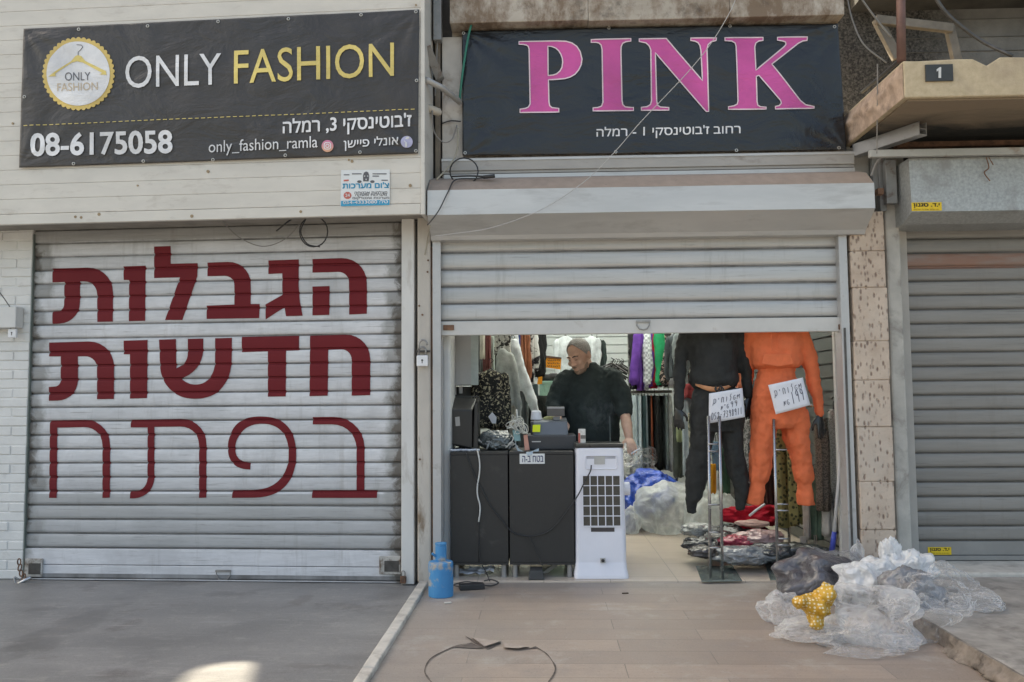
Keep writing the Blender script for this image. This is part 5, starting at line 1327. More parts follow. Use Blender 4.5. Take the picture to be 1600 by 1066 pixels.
# cash register
yr = 5.98
t_ = thing('cash_register', 'dark grey cash register with a yellow note, on the counter', 'cash register', (P(860, 705, yr).x, yr + .2, zc))
M_REG = mat('register_grey', (.060, .063, .072), .45, 0, .08, 20, .05); M_REGT = mat('register_bluegrey', (.13, .145, .165), .4, 0, .06, 20, .04)
a_, b_ = P(824, 704, yr), P(900, 680, yr)
MB().box(a_.x, b_.x, yr, yr + .36, zc + .003, b_.z).build('cash_drawer', M_REG, t_, bevel=.005)
MB().box(a_.x + .01, b_.x - .01, yr - .003, yr - .0005, zc + .012, b_.z - .012).build('drawer_front', mat('register_dark', (.048, .05, .056), .5), t_)
def reg(x, y, Y): return P(x, y, Y)
zB = b_.z + .001
l0, r0 = reg(833, 679, yr).x, reg(888, 679, yr).x
k = MB().add([(l0, yr + .01, zB), (r0, yr + .01, zB), (r0, yr + .33, zB), (l0, yr + .33, zB), (l0 + .004, yr + .06, P(850, 659, yr + .06).z), (r0 - .004, yr + .06, P(850, 659, yr + .06).z), (r0 - .004, yr + .33, P(850, 654, yr + .06).z), (l0 + .004, yr + .33, P(850, 654, yr + .06).z)],
     [(0, 3, 2, 1), (4, 5, 6, 7), (0, 1, 5, 4), (1, 2, 6, 5), (2, 3, 7, 6), (3, 0, 4, 7)]); k.build('register_body', M_REGT, t_, bevel=.006)
k = MB().box(reg(829, 660, yr + .1).x, reg(836, 660, yr + .1).x - .004, yr + .08, yr + .3, zB, P(830, 659, yr + .08).z); k.build('printer_side', M_REG, t_, bevel=.004)
a_, b_ = P(855, 657, yr + .12), P(882, 635.5, yr + .12)
MB().box(a_.x, b_.x, yr + .12, yr + .16, a_.z + .03, b_.z).build('customer_display', mat('display_grey', (.10, .095, .095), .35), t_, bevel=.004)
MB().box(a_.x, b_.x, yr + .117, yr + .1195, b_.z - .014, b_.z - .003).build('display_bezel', mat('display_bezel', (.35, .36, .37), .4), t_)
MB().box((a_.x + b_.x) / 2 - .02, (a_.x + b_.x) / 2 + .03, yr + .13, yr + .155, P(850, 657, yr + .1).z, a_.z + .028).build('display_post', mat('display_post', (.2, .2, .2), .4), t_)
MB().box(P(831, 690, yr).x, P(845, 690, yr).x, yr - .0045, yr - .0031, P(831, 691, yr).z, P(831, 689.4, yr).z).build('maker_badge', mat('silver_print', (.5, .5, .5), .5, 0, 0, 5, 0), t_)
A_ = [P(832.5, 664, yr + .035), P(844.5, 663.5, yr + .035), P(844, 675, yr + .018), P(832, 675, yr + .018)]
MB().add([p_ + Vector((0, -.012, 0)) for p_ in A_] + [p_ + Vector((0, -.010, 0)) for p_ in A_], [(0, 1, 2, 3), (4, 7, 6, 5), (0, 4, 5, 1), (1, 5, 6, 2), (2, 6, 7, 3), (3, 7, 4, 0)]).build('sticky_note', mat('acid_yellow', (.72, .80, .03), .7, 0, .04, 20, 0), label='acid yellow sticky note on the cash register', cat='sticky note')
zr_ = P(838, 656, yr + .18).z
k = MB().lathe((P(838, 656, yr + .18).x, yr + .18, zr_), [(.040, 0), (.043, .004), (.036, .06), (.026, .068), (.0, .068)], 24); k.build('paper_roll', mat('white_paper', (.70, .71, .76)), label='white paper roll standing on top of the cash register', cat='paper roll')
k = MB(); random.seed(6)
for i in range(4): k.ell(P(853 + 4 * i, 654 - (i % 2) * 2, yr + .2), (.022, .02, .012), n=10, m=6)
k.build('cloth_scrap', mat('lime_tan_cloth', (.50, .50, .25), .8), label='lime and tan cloth scrap on the register beside the paper roll', cat='cloth', remesh=.006)
# cable bundle, straps, box
k = MB(); random.seed(9)
for i in range(9):
    cx, cy, r1, r2 = 812 + random.uniform(-9, 9), 664 + random.uniform(-8, 7), random.uniform(6, 14), random.uniform(5, 12); ph = random.uniform(0, 6)
    k.tube([P(cx + r1 * cos(a + ph), cy - r2 * sin(a), 5.93 + .02 * sin(3 * a + ph)) for a in [2 * pi * j / 18 for j in range(18)]], .0032, 5, True)
k.tube(spline([P(807, 640, 6.0), P(809, 655, 5.97), P(813, 670, 5.94), P(824, 678, 5.93)], 5), .006, 6)
k.tube(spline([P(790, 700, 5.93), P(800, 690, 5.93), P(806, 672, 5.94)], 5), .004, 6)
k.build('cable_bundle', mat('white_cable', (.62, .62, .58), .5, 0, .1, 20, 0), label='tangled bundle of white cables on the counter left of the register', cat='cable bundle', smooth=True)
k = MB().add([P(800, 672, 5.94), P(811, 671, 5.94), P(814, 689, 5.92), P(804, 690, 5.92), P(800, 672, 5.97), P(811, 671, 5.97), P(814, 689, 5.95), P(804, 690, 5.95)], [(0, 1, 2, 3), (4, 7, 6, 5), (0, 4, 5, 1), (1, 5, 6, 2), (2, 6, 7, 3), (3, 7, 4, 0)])
k.build('small_box', mat('teal_box', (.16, .27, .27), .5), label='small teal box among the white cables on the counter', cat='box', bevel=.003)
k = MB(); st_ = spline([P(805, 690, 5.92), P(808, 700, 5.88), P(816, 707, 5.83), P(827, 708.5, 5.79), P(842, 703, 5.83)], 6)
k.add([p_ + Vector((0, 0, .010)) for p_ in st_] + [p_ + Vector((0, 0, -.014)) for p_ in st_] + [p_ + Vector((0, .006, .010)) for p_ in st_] + [p_ + Vector((0, .006, -.014)) for p_ in st_],
      [(i, i + 1, len(st_) + i + 1, len(st_) + i) for i in range(len(st_) - 1)] + [(2 * len(st_) + i, 3 * len(st_) + i, 3 * len(st_) + i + 1, 2 * len(st_) + i + 1) for i in range(len(st_) - 1)] + [(i, 2 * len(st_) + i, 2 * len(st_) + i + 1, i + 1) for i in range(len(st_) - 1)])
k.build('strap', mat('pale_blue_strap', (.42, .52, .60), .6), label='pale blue strap drooping over the counter edge', cat='strap')
k = MB().add([P(818, 680, 5.95), P(824, 679, 5.95), P(827.5, 703, 5.93), P(820, 704, 5.93), P(818, 680, 5.965), P(824, 679, 5.965), P(827.5, 703, 5.945), P(820, 704, 5.945)], [(0, 1, 2, 3), (4, 7, 6, 5), (0, 4, 5, 1), (1, 5, 6, 2), (2, 6, 7, 3), (3, 7, 4, 0)]); k.build('ruler', mat('salmon_strip', (.58, .28, .21), .6), label='salmon pink flat strip leaning on the left side of the register', cat='strip')
# cigarette pack standing on the cooler
c_ = P(909.5, 699, 5.88); zt2 = zt_ + .0305
t_ = thing('cigarette_pack', 'white and red cigarette pack standing on the air cooler top', 'cigarette pack', (c_.x, 5.88, zt2))
MB().box(c_.x - .025, c_.x + .025, 5.87, 5.895, zt2, zt2 + .098).build('pack', mat('pack_white', (.62, .61, .58), .4, 0, .25, 60, 0), t_, bevel=.003)
MB().box(c_.x - .0255, c_.x - .012, 5.868, 5.8698, zt2 + .002, zt2 + .07).build('red_stripe', mat('red_print', (.50, .12, .09)), t_)
MB().box(c_.x - .010, c_.x + .024, 5.868, 5.8698, zt2 + .03, zt2 + .055).build('dark_panel', mat('pack_grey', (.16, .15, .14), .5), t_)
def folds(o, s1=.016, s2=.010):
    """sagging cloth: big soft folds and small creases pushed into the surface"""
    for i, (sz, st) in enumerate(((.11, s1), (.038, s2))):
        tx = bpy.data.textures.new('folds', 'CLOUDS'); tx.noise_scale = sz; tx.noise_depth = 1; tx.noise_basis = 'IMPROVED_PERLIN' if i else 'ORIGINAL_PERLIN'
        e = bpy.data.textures[tx.name]; md = o.modifiers.new('folds', 'DISPLACE'); md.texture = e; md.strength = st * 2; md.mid_level = .5; md.texture_coords = 'LOCAL'
    return o
# ================================================================== PEOPLE
M_SKIN = None
def skin_mat():
    t = NT('skin'); p = t.pos(); n1 = t.noise(p, 18, 5, .6)
    t.col(t.mix(t.ramp(n1, .3, .7), (.48, .29, .215), (.60, .385, .295))); t.set(.5); t.b.inputs['Subsurface Weight'].default_value = .12
    t.b.inputs['Subsurface Radius'].default_value = (.02, .008, .005); t.bump(t.noise(p, 120, 3, .6), .15, .003); return t.m
M_SKIN = skin_mat()
M_SWEAT = fabric('dark_green_black_knit', (.030, .040, .040)); M_TROU = fabric('dark_trousers', (.03, .03, .035))
YM = 6.5
hc = P(905, 556, 6.46)
man = thing('person', 'man in a dark sweater looking down at the counter, cigarette in hand', 'person', (P(922, 600, YM).x, YM, .012))
HM = Matrix.Translation(hc) @ Matrix.Rotation(radians(-38), 4, 'Z') @ Matrix.Rotation(radians(24), 4, 'X') @ Matrix.Rotation(radians(-4), 4, 'Y') @ Matrix.Scale(1.05, 4)
k = MB()
E = lambda c, r, n=16, m=10: k.ell(c, r, HM, n, m)
E((0, .012, .032), (.077, .098, .092)); E((0, -.028, -.03), (.064, .068, .088)); E((0, -.042, -.088), (.046, .046, .036)); E((0, -.068, -.104), (.022, .018, .018))
E((0, -.098, -.008), (.011, .016, .032)); E((0, -.112, -.030), (.0135, .016, .012)); E((-.014, -.100, -.034), (.010, .012, .009)); E((.014, -.100, -.034), (.010, .012, .009))
E((-.028, -.082, .022), (.026, .016, .010)); E((.028, -.082, .022), (.026, .016, .010)); E((-.04, -.072, -.03), (.024, .02, .022)); E((.04, -.072, -.03), (.024, .02, .022))
E((0, -.091, -.064), (.023, .012, .006)); E((0, -.089, -.074), (.020, .012, .007))
for sx_ in (-1, 1):
    E((sx_ * .079, .014, -.006), (.010, .022, .034)); E((sx_ * .076, .012, -.03), (.009, .012, .014)); E((sx_ * .029, -.079, .004), (.015, .012, .010))
nb = P(918, 590, 6.52)
k.capsule([HM @ Vector((0, .03, -.06)), (HM @ Vector((0, .04, -.12)) + nb) / 2, nb + Vector((0, 0, .0)), nb + Vector((0, 0, -.06))], [.060, .060, .064, .075], 16)
# arms: his left (towards the cooler) and his right (behind the display)
ls, le, lw = P(961, 590, 6.50), P(974, 634, 6.42), P(983, 684, 6.22)
rs, re, rw = P(880, 594, 6.50), P(865, 634, 6.46), P(872, 655, 6.24)
def hand(k, w, d, side, up, curl, sc=1.0):
    """w wrist, d direction of the fingers, side towards the thumb, up the back of the hand"""
    d = d.normalized(); up = (up - d * up.dot(d)).normalized(); side = up.cross(d) * (1 if up.cross(d).dot(side) > 0 else -1)
    A = lambda a, b, c: w + (d * a + side * b + up * c) * sc
    k.loft([[A(x, hw * cos(2 * pi * i / 12), th * sin(2 * pi * i / 12)) for i in range(12)] for x, hw, th in ((-.01, .026, .018), (.02, .032, .018), (.05, .040, .016), (.082, .041, .014), (.09, .036, .010))])
    for b, L, r, cu in ((.030, .072, .0085, .7), (.010, .082, .0088, 1.0), (-.011, .076, .0085, 1.1), (-.031, .060, .0075, 1.25)):
        c_ = curl * cu; p0 = A(.082, b, .002); a1 = c_ * .5; a2 = c_ * 1.2; a3 = c_ * 1.7
        p1 = A(.082 + L * .45 * cos(a1), b * 1.18, .002 - L * .45 * sin(a1))
        p2 = p1 + (d * cos(a2) - up * sin(a2)) * L * .32 * sc; p3 = p2 + (d * cos(a3) - up * sin(a3)) * L * .24 * sc
        k.capsule([p0, p1, p2, p3], [r * 1.1 * sc, r * sc, r * .92 * sc, r * .8 * sc], 8)
    k.capsule([A(.015, .022, -.004), A(.045, .050, -.014), A(.072, .060, -.024), A(.092, .056, -.032)], [.013 * sc, .0115 * sc, .010 * sc, .0085 * sc], 8)
k.capsule([ls, le, lw], [.055, .046, .031], 14)
k.capsule([le * .45 + lw * .55, lw], [.043, .0295], 14)
ldir = (P(989, 702, 6.12) - lw)
hand(k, lw, ldir, Vector((-1, -.3, 0)), Vector((.35, -1, .35)), .55)
k.capsule([rs, re, rw], [.055, .045, .030], 14)
hand(k, rw, Vector((.25, -.8, -.35)), Vector((1, 0, .2)), Vector((0, -.3, 1)), .6)
# trunk and legs under the clothes, so the body is one surface
pc = P(921, 640, 6.58); base = .012
px0 = pc.x
k.loft([[Vector((px0 + dx + rx_ * cos(2 * pi * i / 20), 6.57 + dy + ry_ * sin(2 * pi * i / 20), z)) for i in range(20)] for z, rx_, ry_, dx, dy in ((.86, .16, .12, 0, .03), (1.1, .17, .13, 0, .02), (1.35, .18, .11, 0, 0), (1.44, .15, .08, 0, -.01), (1.5, .06, .06, -.01, -.03))])
for sx_ in (-1, 1):
    k.capsule([Vector((px0 + sx_ * .09, 6.6, .92)), Vector((px0 + sx_ * .10, 6.58, .5)), Vector((px0 + sx_ * .11, 6.62, .10))], [.085, .06, .045], 12)
    k.capsule([Vector((px0 + sx_ * .11, 6.65, .06)), Vector((px0 + sx_ * .12, 6.50, .045))], [.045, .035], 10)
body = k.build('body', M_SKIN, man, remesh=.0065, smooth_it=3)
# clothes
k = MB()
k.loft([[Vector((px0 + dx + rx_ * cos(2 * pi * i / 28), 6.57 + dy + ry_ * sin(2 * pi * i / 28), z)) for i in range(28)] for z, rx_, ry_, dx, dy in ((.84, .215, .17, .0, .0), (.87, .225, .18, 0, 0), (1.0, .232, .195, 0, -.01), (1.15, .226, .185, 0, -.015), (1.28, .222, .165, 0, -.01), (1.38, .214, .135, 0, -.005), (1.44, .185, .11, -.004, -.01), (1.475, .13, .09, -.008, -.025), (1.50, .085, .08, -.012, -.04), (1.515, .078, .075, -.014, -.045))])
k.capsule([ls + Vector((-.03, 0, 0)), ls * .5 + le * .5, le, le * .8 + lw * .2], [.088, .082, .074, .064], 16)
k.capsule([rs + Vector((.03, 0, 0)), rs * .5 + re * .5, re, re * .75 + rw * .25], [.088, .08, .07, .062], 16)
# creases of the sleeve bunched at the elbow, and folds at the waist
k.tube([le * .92 + lw * .08 + (le * .75 + lw * .25 - le).normalized().cross(Vector((0, 1, 0))).normalized() * .062 * cos(a) + Vector((0, .062 * sin(a), 0)) for a in [2 * pi * i / 16 for i in range(16)]], .014, 8, True)
folds(k.build('sweater', M_SWEAT, man, remesh=.011, smooth_it=4))
k = MB()
k.loft([[Vector((px0 + rx_ * cos(2 * pi * i / 20), 6.6 + ry_ * sin(2 * pi * i / 20), z)) for i in range(20)] for z, rx_, ry_ in ((.78, .19, .15), (.92, .195, .155), (.98, .19, .15))])
for sx_ in (-1, 1): k.capsule([Vector((px0 + sx_ * .09, 6.6, .86)), Vector((px0 + sx_ * .10, 6.58, .5)), Vector((px0 + sx_ * .11, 6.62, .14))], [.105, .085, .075], 14)
k.build('trousers', M_TROU, man, remesh=.015, smooth_it=3)
k = MB()
for sx_ in (-1, 1): k.capsule([Vector((px0 + sx_ * .11, 6.67, .06)), Vector((px0 + sx_ * .12, 6.47, .05))], [.052, .044], 12)
k.build('shoes', M_BLK, man, remesh=.012)
# cropped grey hair and stubble as close shells
def hairmat(name, a, b, s_):
    t = NT(name); p = t.pos(); n = t.noise(p, s_, 4, .6); t.col(t.mix(t.ramp(n, .35, .65), a, b)); t.set(.75); t.bump(n, .6, .006); return t.m
k = MB(); rings = []
n = 28
hv = []; hf = []
M_ = 16
for j in range(M_ + 1):
    for i in range(n):
        a = 2 * pi * i / n; fy = -cos(a)                     # fy = 1 at the forehead
        lim = .50 + .62 * (1 - (1 - fy) / 2 * 0) * 0
        front = max(0, -(-cos(a)))                            # 0 front .. 1 back
        th_max = 1.02 + .95 * (.5 - .5 * (-cos(a)) * -1) * 0
        f_ = .5 + .5 * cos(a)                                 # 1 back, 0 front
        th_max = radians(38) + radians(88) * min(1, f_ * 1.9)
        th = th_max * j / M_
        hv.append(HM @ Vector((.0805 * sin(th) * sin(a), .012 + .1015 * sin(th) * cos(a), .032 + .0965 * cos(th) + .0008)))
for j in range(M_):
    for i in range(n): hf.append((j * n + i, j * n + (i + 1) % n, (j + 1) * n + (i + 1) % n, (j + 1) * n + i))
ho = MB().add(hv, hf).build('hair', hairmat('cropped_grey_hair', (.19, .185, .18), (.36, .35, .34), 130), man, smooth=True)
md = ho.modifiers.new('thick', 'SOLIDIFY'); md.thickness = .006; md.offset = 0
k = MB()
k.ell((0, -.0415, -.0895), (.0485, .0475, .0365), HM, 20, 12); k.ell((0, -.0685, -.105), (.024, .0195, .019), HM)
for sx_ in (-1, 1): k.ell((sx_ * .047, -.020, -.068), (.017, .030, .030), HM)
k.build('stubble', hairmat('grey_stubble', (.20, .135, .10), (.32, .22, .165), 140), man, remesh=.006, smooth_it=2)
k = MB(); k.ell((0, -.1005, -.0555), (.024, .006, .0045), HM); k.build('moustache', hairmat('grey_stubble_dark', (.20, .135, .10), (.30, .21, .16), 140), man, smooth=True)
for sx_ in (-1, 1):
    k = MB(); k.capsule([HM @ Vector((sx_ * .012, -.0975, .024)), HM @ Vector((sx_ * .030, -.0965, .030)), HM @ Vector((sx_ * .050, -.083, .024))], [.0035, .0045, .003], 8); k.build('eyebrow', mat('dark_brow', (.03, .025, .022), .8, 0, .2, 60, 0), man, smooth=True)
    k = MB(); k.ell((sx_ * .029, -.0865, -.001), (.0115, .0062, .0028), HM); k.build('eye', mat('dark_eye', (.035, .025, .02), .25, 0, .1, 60, 0), man, smooth=True)
# cigarette held in the lowered hand, and its smoke
dl = ldir.normalized()
c_ = P(992.5, 706.5, 6.06); t_ = thing('cigarette', 'lit white cigarette held in the fingers of the lowered hand', 'cigarette', c_)
a_, b_ = P(986, 709, 6.075), P(1000, 700.5, 6.06)
MB().tube([a_, b_], .0042, 8).build('paper_tube', M_PAPER, t_); MB().tube([b_, b_ + (b_ - a_).normalized() * .006], .0042, 8).build('ash_tip', mat('ash', (.25, .24, .23), .9), t_)
# a zip pull hanging on the front of the sweater
z_ = P(953.5, 692, 6.33); MB().tube([z_ + Vector((0, 0, .20)), z_ + Vector((0, 0, .012))], .0025, 6).tube([z_ + Vector((.007 * cos(a), 0, .011 * sin(a))) for a in [2 * pi * i / 12 for i in range(12)]], .0028, 6, True).build('drawcord', mat('grey_cord', (.25, .30, .30), .6), man)

def smoke_mat():
    t = NT('cigarette_smoke'); t.t.nodes.remove(t.b)
    tc = t.n('TexCoord'); n1 = t.noise(t.mapped(tc.outputs['Object'], (1, 1, .8)), 16, 5, .62, 1.2)
    ln = t.n('VectorMath', operation='LENGTH'); t.l(t.mapped(tc.outputs['Object'], (6.5, 16, 5.6)), ln.inputs[0])
    fall = t.math('SUBTRACT', 1, ln.outputs['Value'], True)
    dn = t.math('MULTIPLY', t.math('MULTIPLY', t.ramp(n1, .47, .75), fall), 13)
    v = t.n('VolumePrincipled'); v.inputs['Color'].default_value = (.9, .93, .95, 1); t.l(dn, v.inputs['Density']); t.l(v.outputs[0], t.out.inputs['Volume']); return t.m
c_ = P(935, 645, 6.22)
MB().ell(c_, (.165, .065, .19)).build('smoke', smoke_mat(), label='thin cigarette smoke drifting in front of the man in the dark sweater', cat='smoke', kind='stuff', loc=c_, smooth=True)

# ================================================================== MANNEQUINS
def pxring(px, py, hw, ry, Y, n=24, dy=0):
    c = P(px, py, Y); rx = hw / FPX * Y
    return [Vector((c.x + rx * cos(2 * pi * i / n), Y + dy + ry * sin(2 * pi * i / n), c.z)) for i in range(n)]
def pxleg(k, pts, Y, n=24, sd=0):
    k.loft([[P(x, y, Y) + Vector((r / FPX * Y * (1 + .05 * sin(5 * a + i + sd) + .04 * sin(8 * a - 2 * i)) * cos(a), r / FPX * Y * 1.08 * (1 + .06 * sin(4 * a + i * 1.7 + sd)) * sin(a), .006 * sin(3 * a + i))) for a in [2 * pi * q / n for q in range(n)]] for i, (x, y, r) in enumerate(pts)])
def pxlimb(k, pts, Y, dys=None, n=16):
    P_ = [P(x, y, Y) + Vector((0, (dys[i] if dys else 0), 0)) for i, (x, y, r) in enumerate(pts)]; r_ = [r / FPX * Y for _, _, r in pts]
    k.capsule(P_, r_, n)
M_BKNIT = fabric('black_fleece', (.032, .033, .032), .2, 1.2); M_ORG = fabric('orange_fleece', (.70, .165, .07), .10, 1.2)
M_MANN = mat('black_gloss_mannequin', (.02, .02, .02), .2, 0, .1, 20, 0); M_CHR = mat('chrome', (.36, .36, .37), .25, .9, .05, 20, 0)
def stand(YS_, px_plate, poles, top_py, label, mann_fn):
    pass
def mannequin(label, Y, plate, poles, ptop, rungs):
    t_ = thing('mannequin', label, 'mannequin', G(*plate[4], .013))
    k = MB(); q = [G(x, y, .013) for x, y in plate[:4]]
    k.add(q + [p_ + Vector((0, 0, .006)) for p_ in q], [(0, 3, 2, 1), (4, 5, 6, 7), (0, 1, 5, 4), (1, 2, 6, 5), (2, 3, 7, 6), (3, 0, 4, 7)]); k.build('base_plate', mat('green_glass_plate', (.20, .235, .22), .12, .35, .25, 8, .05), t_, bevel=.002)
    for (x, y, xt) in poles:
        b0 = G(x, y, .02); tp = P(xt, ptop, b0.y + .0); MB().tube([b0, tp], .0105, 12).build('pole', M_CHR, t_, smooth=True)
    for (y, x0, x1) in rungs:
        Yp = G(poles[0][0], poles[0][1], .02).y; MB().tube([P(x0, y, Yp - .01), P(x1, y, Yp - .01)], .006, 8).build('rung', M_CHR, t_, smooth=True)
    return t_
Y1 = 5.96
m1 = mannequin('mannequin in black fleece top and joggers on a chrome stand', Y1, [(1096, 909.5), (1160, 908.5), (1145, 885), (1087, 885.5), (1122, 898)], [(1110, 903, 1107), (1129, 904, 1124)], 650, [(694, 1107, 1126), (705, 1107, 1124), (789, 1106, 1128), (832, 1108, 1128), (856, 1109, 1129)])
k = MB(); k.loft([pxring(*a, Y1) for a in ((1113, 490, 15, .05), (1113, 503, 30, .08), (1113, 514, 42, .105), (1113, 530, 41, .12), (1114, 548, 37, .125), (1115, 570, 36, .13), (1116, 585, 37, .14), (1116, 595, 38, .142), (1115, 602, 35, .13), (1115, 607, 30, .112), (1116, 608, 28, .105))])
pxlimb(k, [(1074, 517, 13), (1064, 555, 10.5), (1061, 595, 9.5), (1059, 636, 7.5)], Y1, [0, 0, -.02, -.06])
pxlimb(k, [(1152, 515, 13), (1162, 552, 10.5), (1168, 588, 9.5), (1171, 616, 8)], Y1, [0, .02, .03, .04])
folds(k.build('fleece_top', M_BKNIT, m1, remesh=.011, smooth_it=4))
k = MB(); k.loft([pxring(*a, Y1) for a in ((1120, 607, 34, .115), (1120, 614, 36.5, .125), (1120, 640, 41, .135), (1120, 660, 42.5, .135), (1119, 674, 36, .12))])
pxleg(k, [(1101, 640, 20), (1099, 660, 20.5), (1097, 680, 18.5), (1093.5, 705, 17), (1091.5, 722, 17.5), (1090, 740, 16.5), (1087, 756, 15), (1085, 768, 13.5), (1083, 780, 12.5), (1081, 786, 9), (1080.5, 802, 7.2)], Y1, sd=1)
pxleg(k, [(1139, 640, 20), (1140.5, 660, 19.5), (1142, 680, 17), (1146, 705, 15.8), (1149.5, 722, 16), (1152, 740, 15), (1156, 756, 13), (1159, 768, 11.5), (1159, 778, 10.5), (1157.5, 783, 8), (1156.5, 796, 6.8)], Y1, sd=2)
folds(k.build('joggers', M_BKNIT, m1, remesh=.009, smooth_it=2))
k = MB(); k.loft([pxring(*a, Y1) for a in ((1118, 603, 29, .105), (1119, 611, 30, .108))]); 
# peach lining showing between top and joggers: a folded-over waistband sagging in front
Ysf = Y1 - .137
wb = [P(1087, 601, Y1 - .06), P(1100, 605.5, Ysf + .005), P(1115, 608.5, Ysf - .004), P(1130, 607, Ysf - .002), P(1145, 602, Y1 - .07)]
k = MB(); st_ = spline(wb, 6); hgt = [.010 + .012 * sin(pi * i / (len(st_) - 1)) for i in range(len(st_))]
k.tube(st_, [max(.008, h_ * .8) for h_ in hgt], 10, flat=.5); k.build('waist_lining', fabric('peach_lining', (.52, .25, .13)), m1, smooth=True)
k = MB()
for pts in ([(1119, 603), (1119, 610), (1122, 618), (1124, 626)], [(1126, 602), (1128, 609), (1129, 620), (1132, 638)], [(1119, 604), (1117, 608), (1121, 611), (1126, 604), (1131, 609), (1129, 613), (1123, 607)]):
    k.tube(spline([P(x, y, Ysf - .028) for x, y in pts], 5), .0045, 6)
k.build('drawstring', M_BLK, m1, smooth=True)
k = MB(); w_ = P(1171, 622, Y1 + .04); hand(k, w_, Vector((-.08, -.15, -1)), Vector((-1, -.4, 0)), Vector((.5, -1, 0)), .25, .95); k.build('hand', M_MANN, m1, remesh=.006)
k = MB(); w_ = P(1059, 640, Y1 - .06); hand(k, w_, Vector((.05, -.1, -1)), Vector((1, -.5, 0)), Vector((-.5, -1, 0)), .25, .9); k.build('hand', M_MANN, m1, remesh=.006)
MB().capsule([P(1113, 480, Y1), P(1113, 500, Y1)], [.055, .07]).build('neck', M_MANN, m1, smooth=True)
Y2 = 5.93
m2 = mannequin('mannequin in orange cropped hoodie and joggers on a chrome stand', Y2, [(1203, 907), (1262, 905), (1247, 876), (1194, 878), (1228, 893)], [(1215.5, 902, 1209), (1233.5, 866, 1231)], 655, [(703, 1212, 1230), (788, 1214, 1232), (798, 1214, 1232), (842, 1216, 1233), (852, 1215, 1233)])
k = MB(); k.loft([pxring(*a, Y2) for a in ((1212, 488, 16, .06), (1212, 503, 30, .09), (1212, 517, 39, .115), (1212, 535, 41, .135), (1212, 552, 39.5, .14), (1212, 563, 39, .145), (1212, 571, 37, .14), (1213, 576, 31, .12), (1214, 577, 28, .11))])
pxlimb(k, [(1249, 517, 13), (1263, 555, 12.5), (1270, 590, 11), (1275, 618, 8.5), (1279, 646, 6.5)], Y2, [0, 0, -.01, -.02, -.03])
pxlimb(k, [(1176, 517, 13), (1170, 555, 10), (1173, 588, 8), (1172, 618, 6)], Y2, [0, .05, .08, .08])
folds(k.build('cropped_hoodie', M_ORG, m2, remesh=.011, smooth_it=4))
for x in (1206, 1216):
    k = MB().tube(spline([P(x, 518, Y2 - .128), P(x - .5, 535, Y2 - .146), P(x + (0 if x < 1210 else 1), 549 if x < 1210 else 545, Y2 - .15)], 6), .0042, 6); k.build('drawstring', M_ORG, m2, smooth=True)
# kangaroo pocket
k = MB(); k.add([P(1193, 553, Y2 - .152), P(1236, 553, Y2 - .152), P(1241, 569, Y2 - .156), P(1216, 573, Y2 - .158), P(1190, 569, Y2 - .156), P(1193, 553, Y2 - .12), P(1236, 553, Y2 - .12), P(1241, 569, Y2 - .12), P(1216, 573, Y2 - .12), P(1190, 569, Y2 - .12)], [(0, 1, 2, 3, 4), (9, 8, 7, 6, 5), (0, 5, 6, 1), (1, 6, 7, 2), (2, 7, 8, 3), (3, 8, 9, 4), (4, 9, 5, 0)])
k.build('pocket', M_ORG, m2, bevel=.006)
k = MB(); k.loft([pxring(*a, Y2) for a in ((1214, 573, 28, .105), (1214, 578, 29, .11), (1214, 581, 28, .105), (1214, 585, 29.5, .112), (1214, 588, 29, .108), (1214, 593, 31.5, .118), (1215, 612, 38, .13), (1216, 640, 41.5, .135), (1217, 660, 42, .13), (1217, 670, 36, .115))])
pxleg(k, [(1195, 640, 21), (1193.5, 662, 20.5), (1192, 685, 18.5), (1190, 705, 17.5), (1188.5, 725, 17), (1187, 740, 16.2), (1185.5, 750, 14.5), (1184, 755, 12), (1183.5, 758, 11.8), (1182, 770, 12.2), (1181, 787, 12.8)], Y2, sd=3)
pxleg(k, [(1240, 640, 21), (1242, 662, 20.5), (1245, 685, 18.5), (1248.5, 705, 16.5), (1252, 725, 15), (1255, 740, 15), (1257, 749, 13.5), (1257.5, 754, 11.8), (1258, 757, 11.6), (1258.8, 770, 12), (1259.5, 789, 12.8)], Y2, sd=4)
folds(k.build('joggers', M_ORG, m2, remesh=.009, smooth_it=2))
k = MB(); hand(k, P(1280, 651, Y2 - .03), Vector((.12, -.1, -1)), Vector((-1, -.4, 0)), Vector((.5, -1, 0)), .25, .95); k.build('hand', M_MANN, m2, remesh=.006)
k = MB(); hand(k, P(1172, 624, Y2 + .08), Vector((.0, -.1, -1)), Vector((1, -.4, 0)), Vector((-.5, -1, 0)), .25, .85); k.build('hand', M_MANN, m2, remesh=.006)
MB().capsule([P(1212, 478, Y2), P(1212, 500, Y2)], [.055, .07]).build('neck', M_MANN, m2, smooth=True)

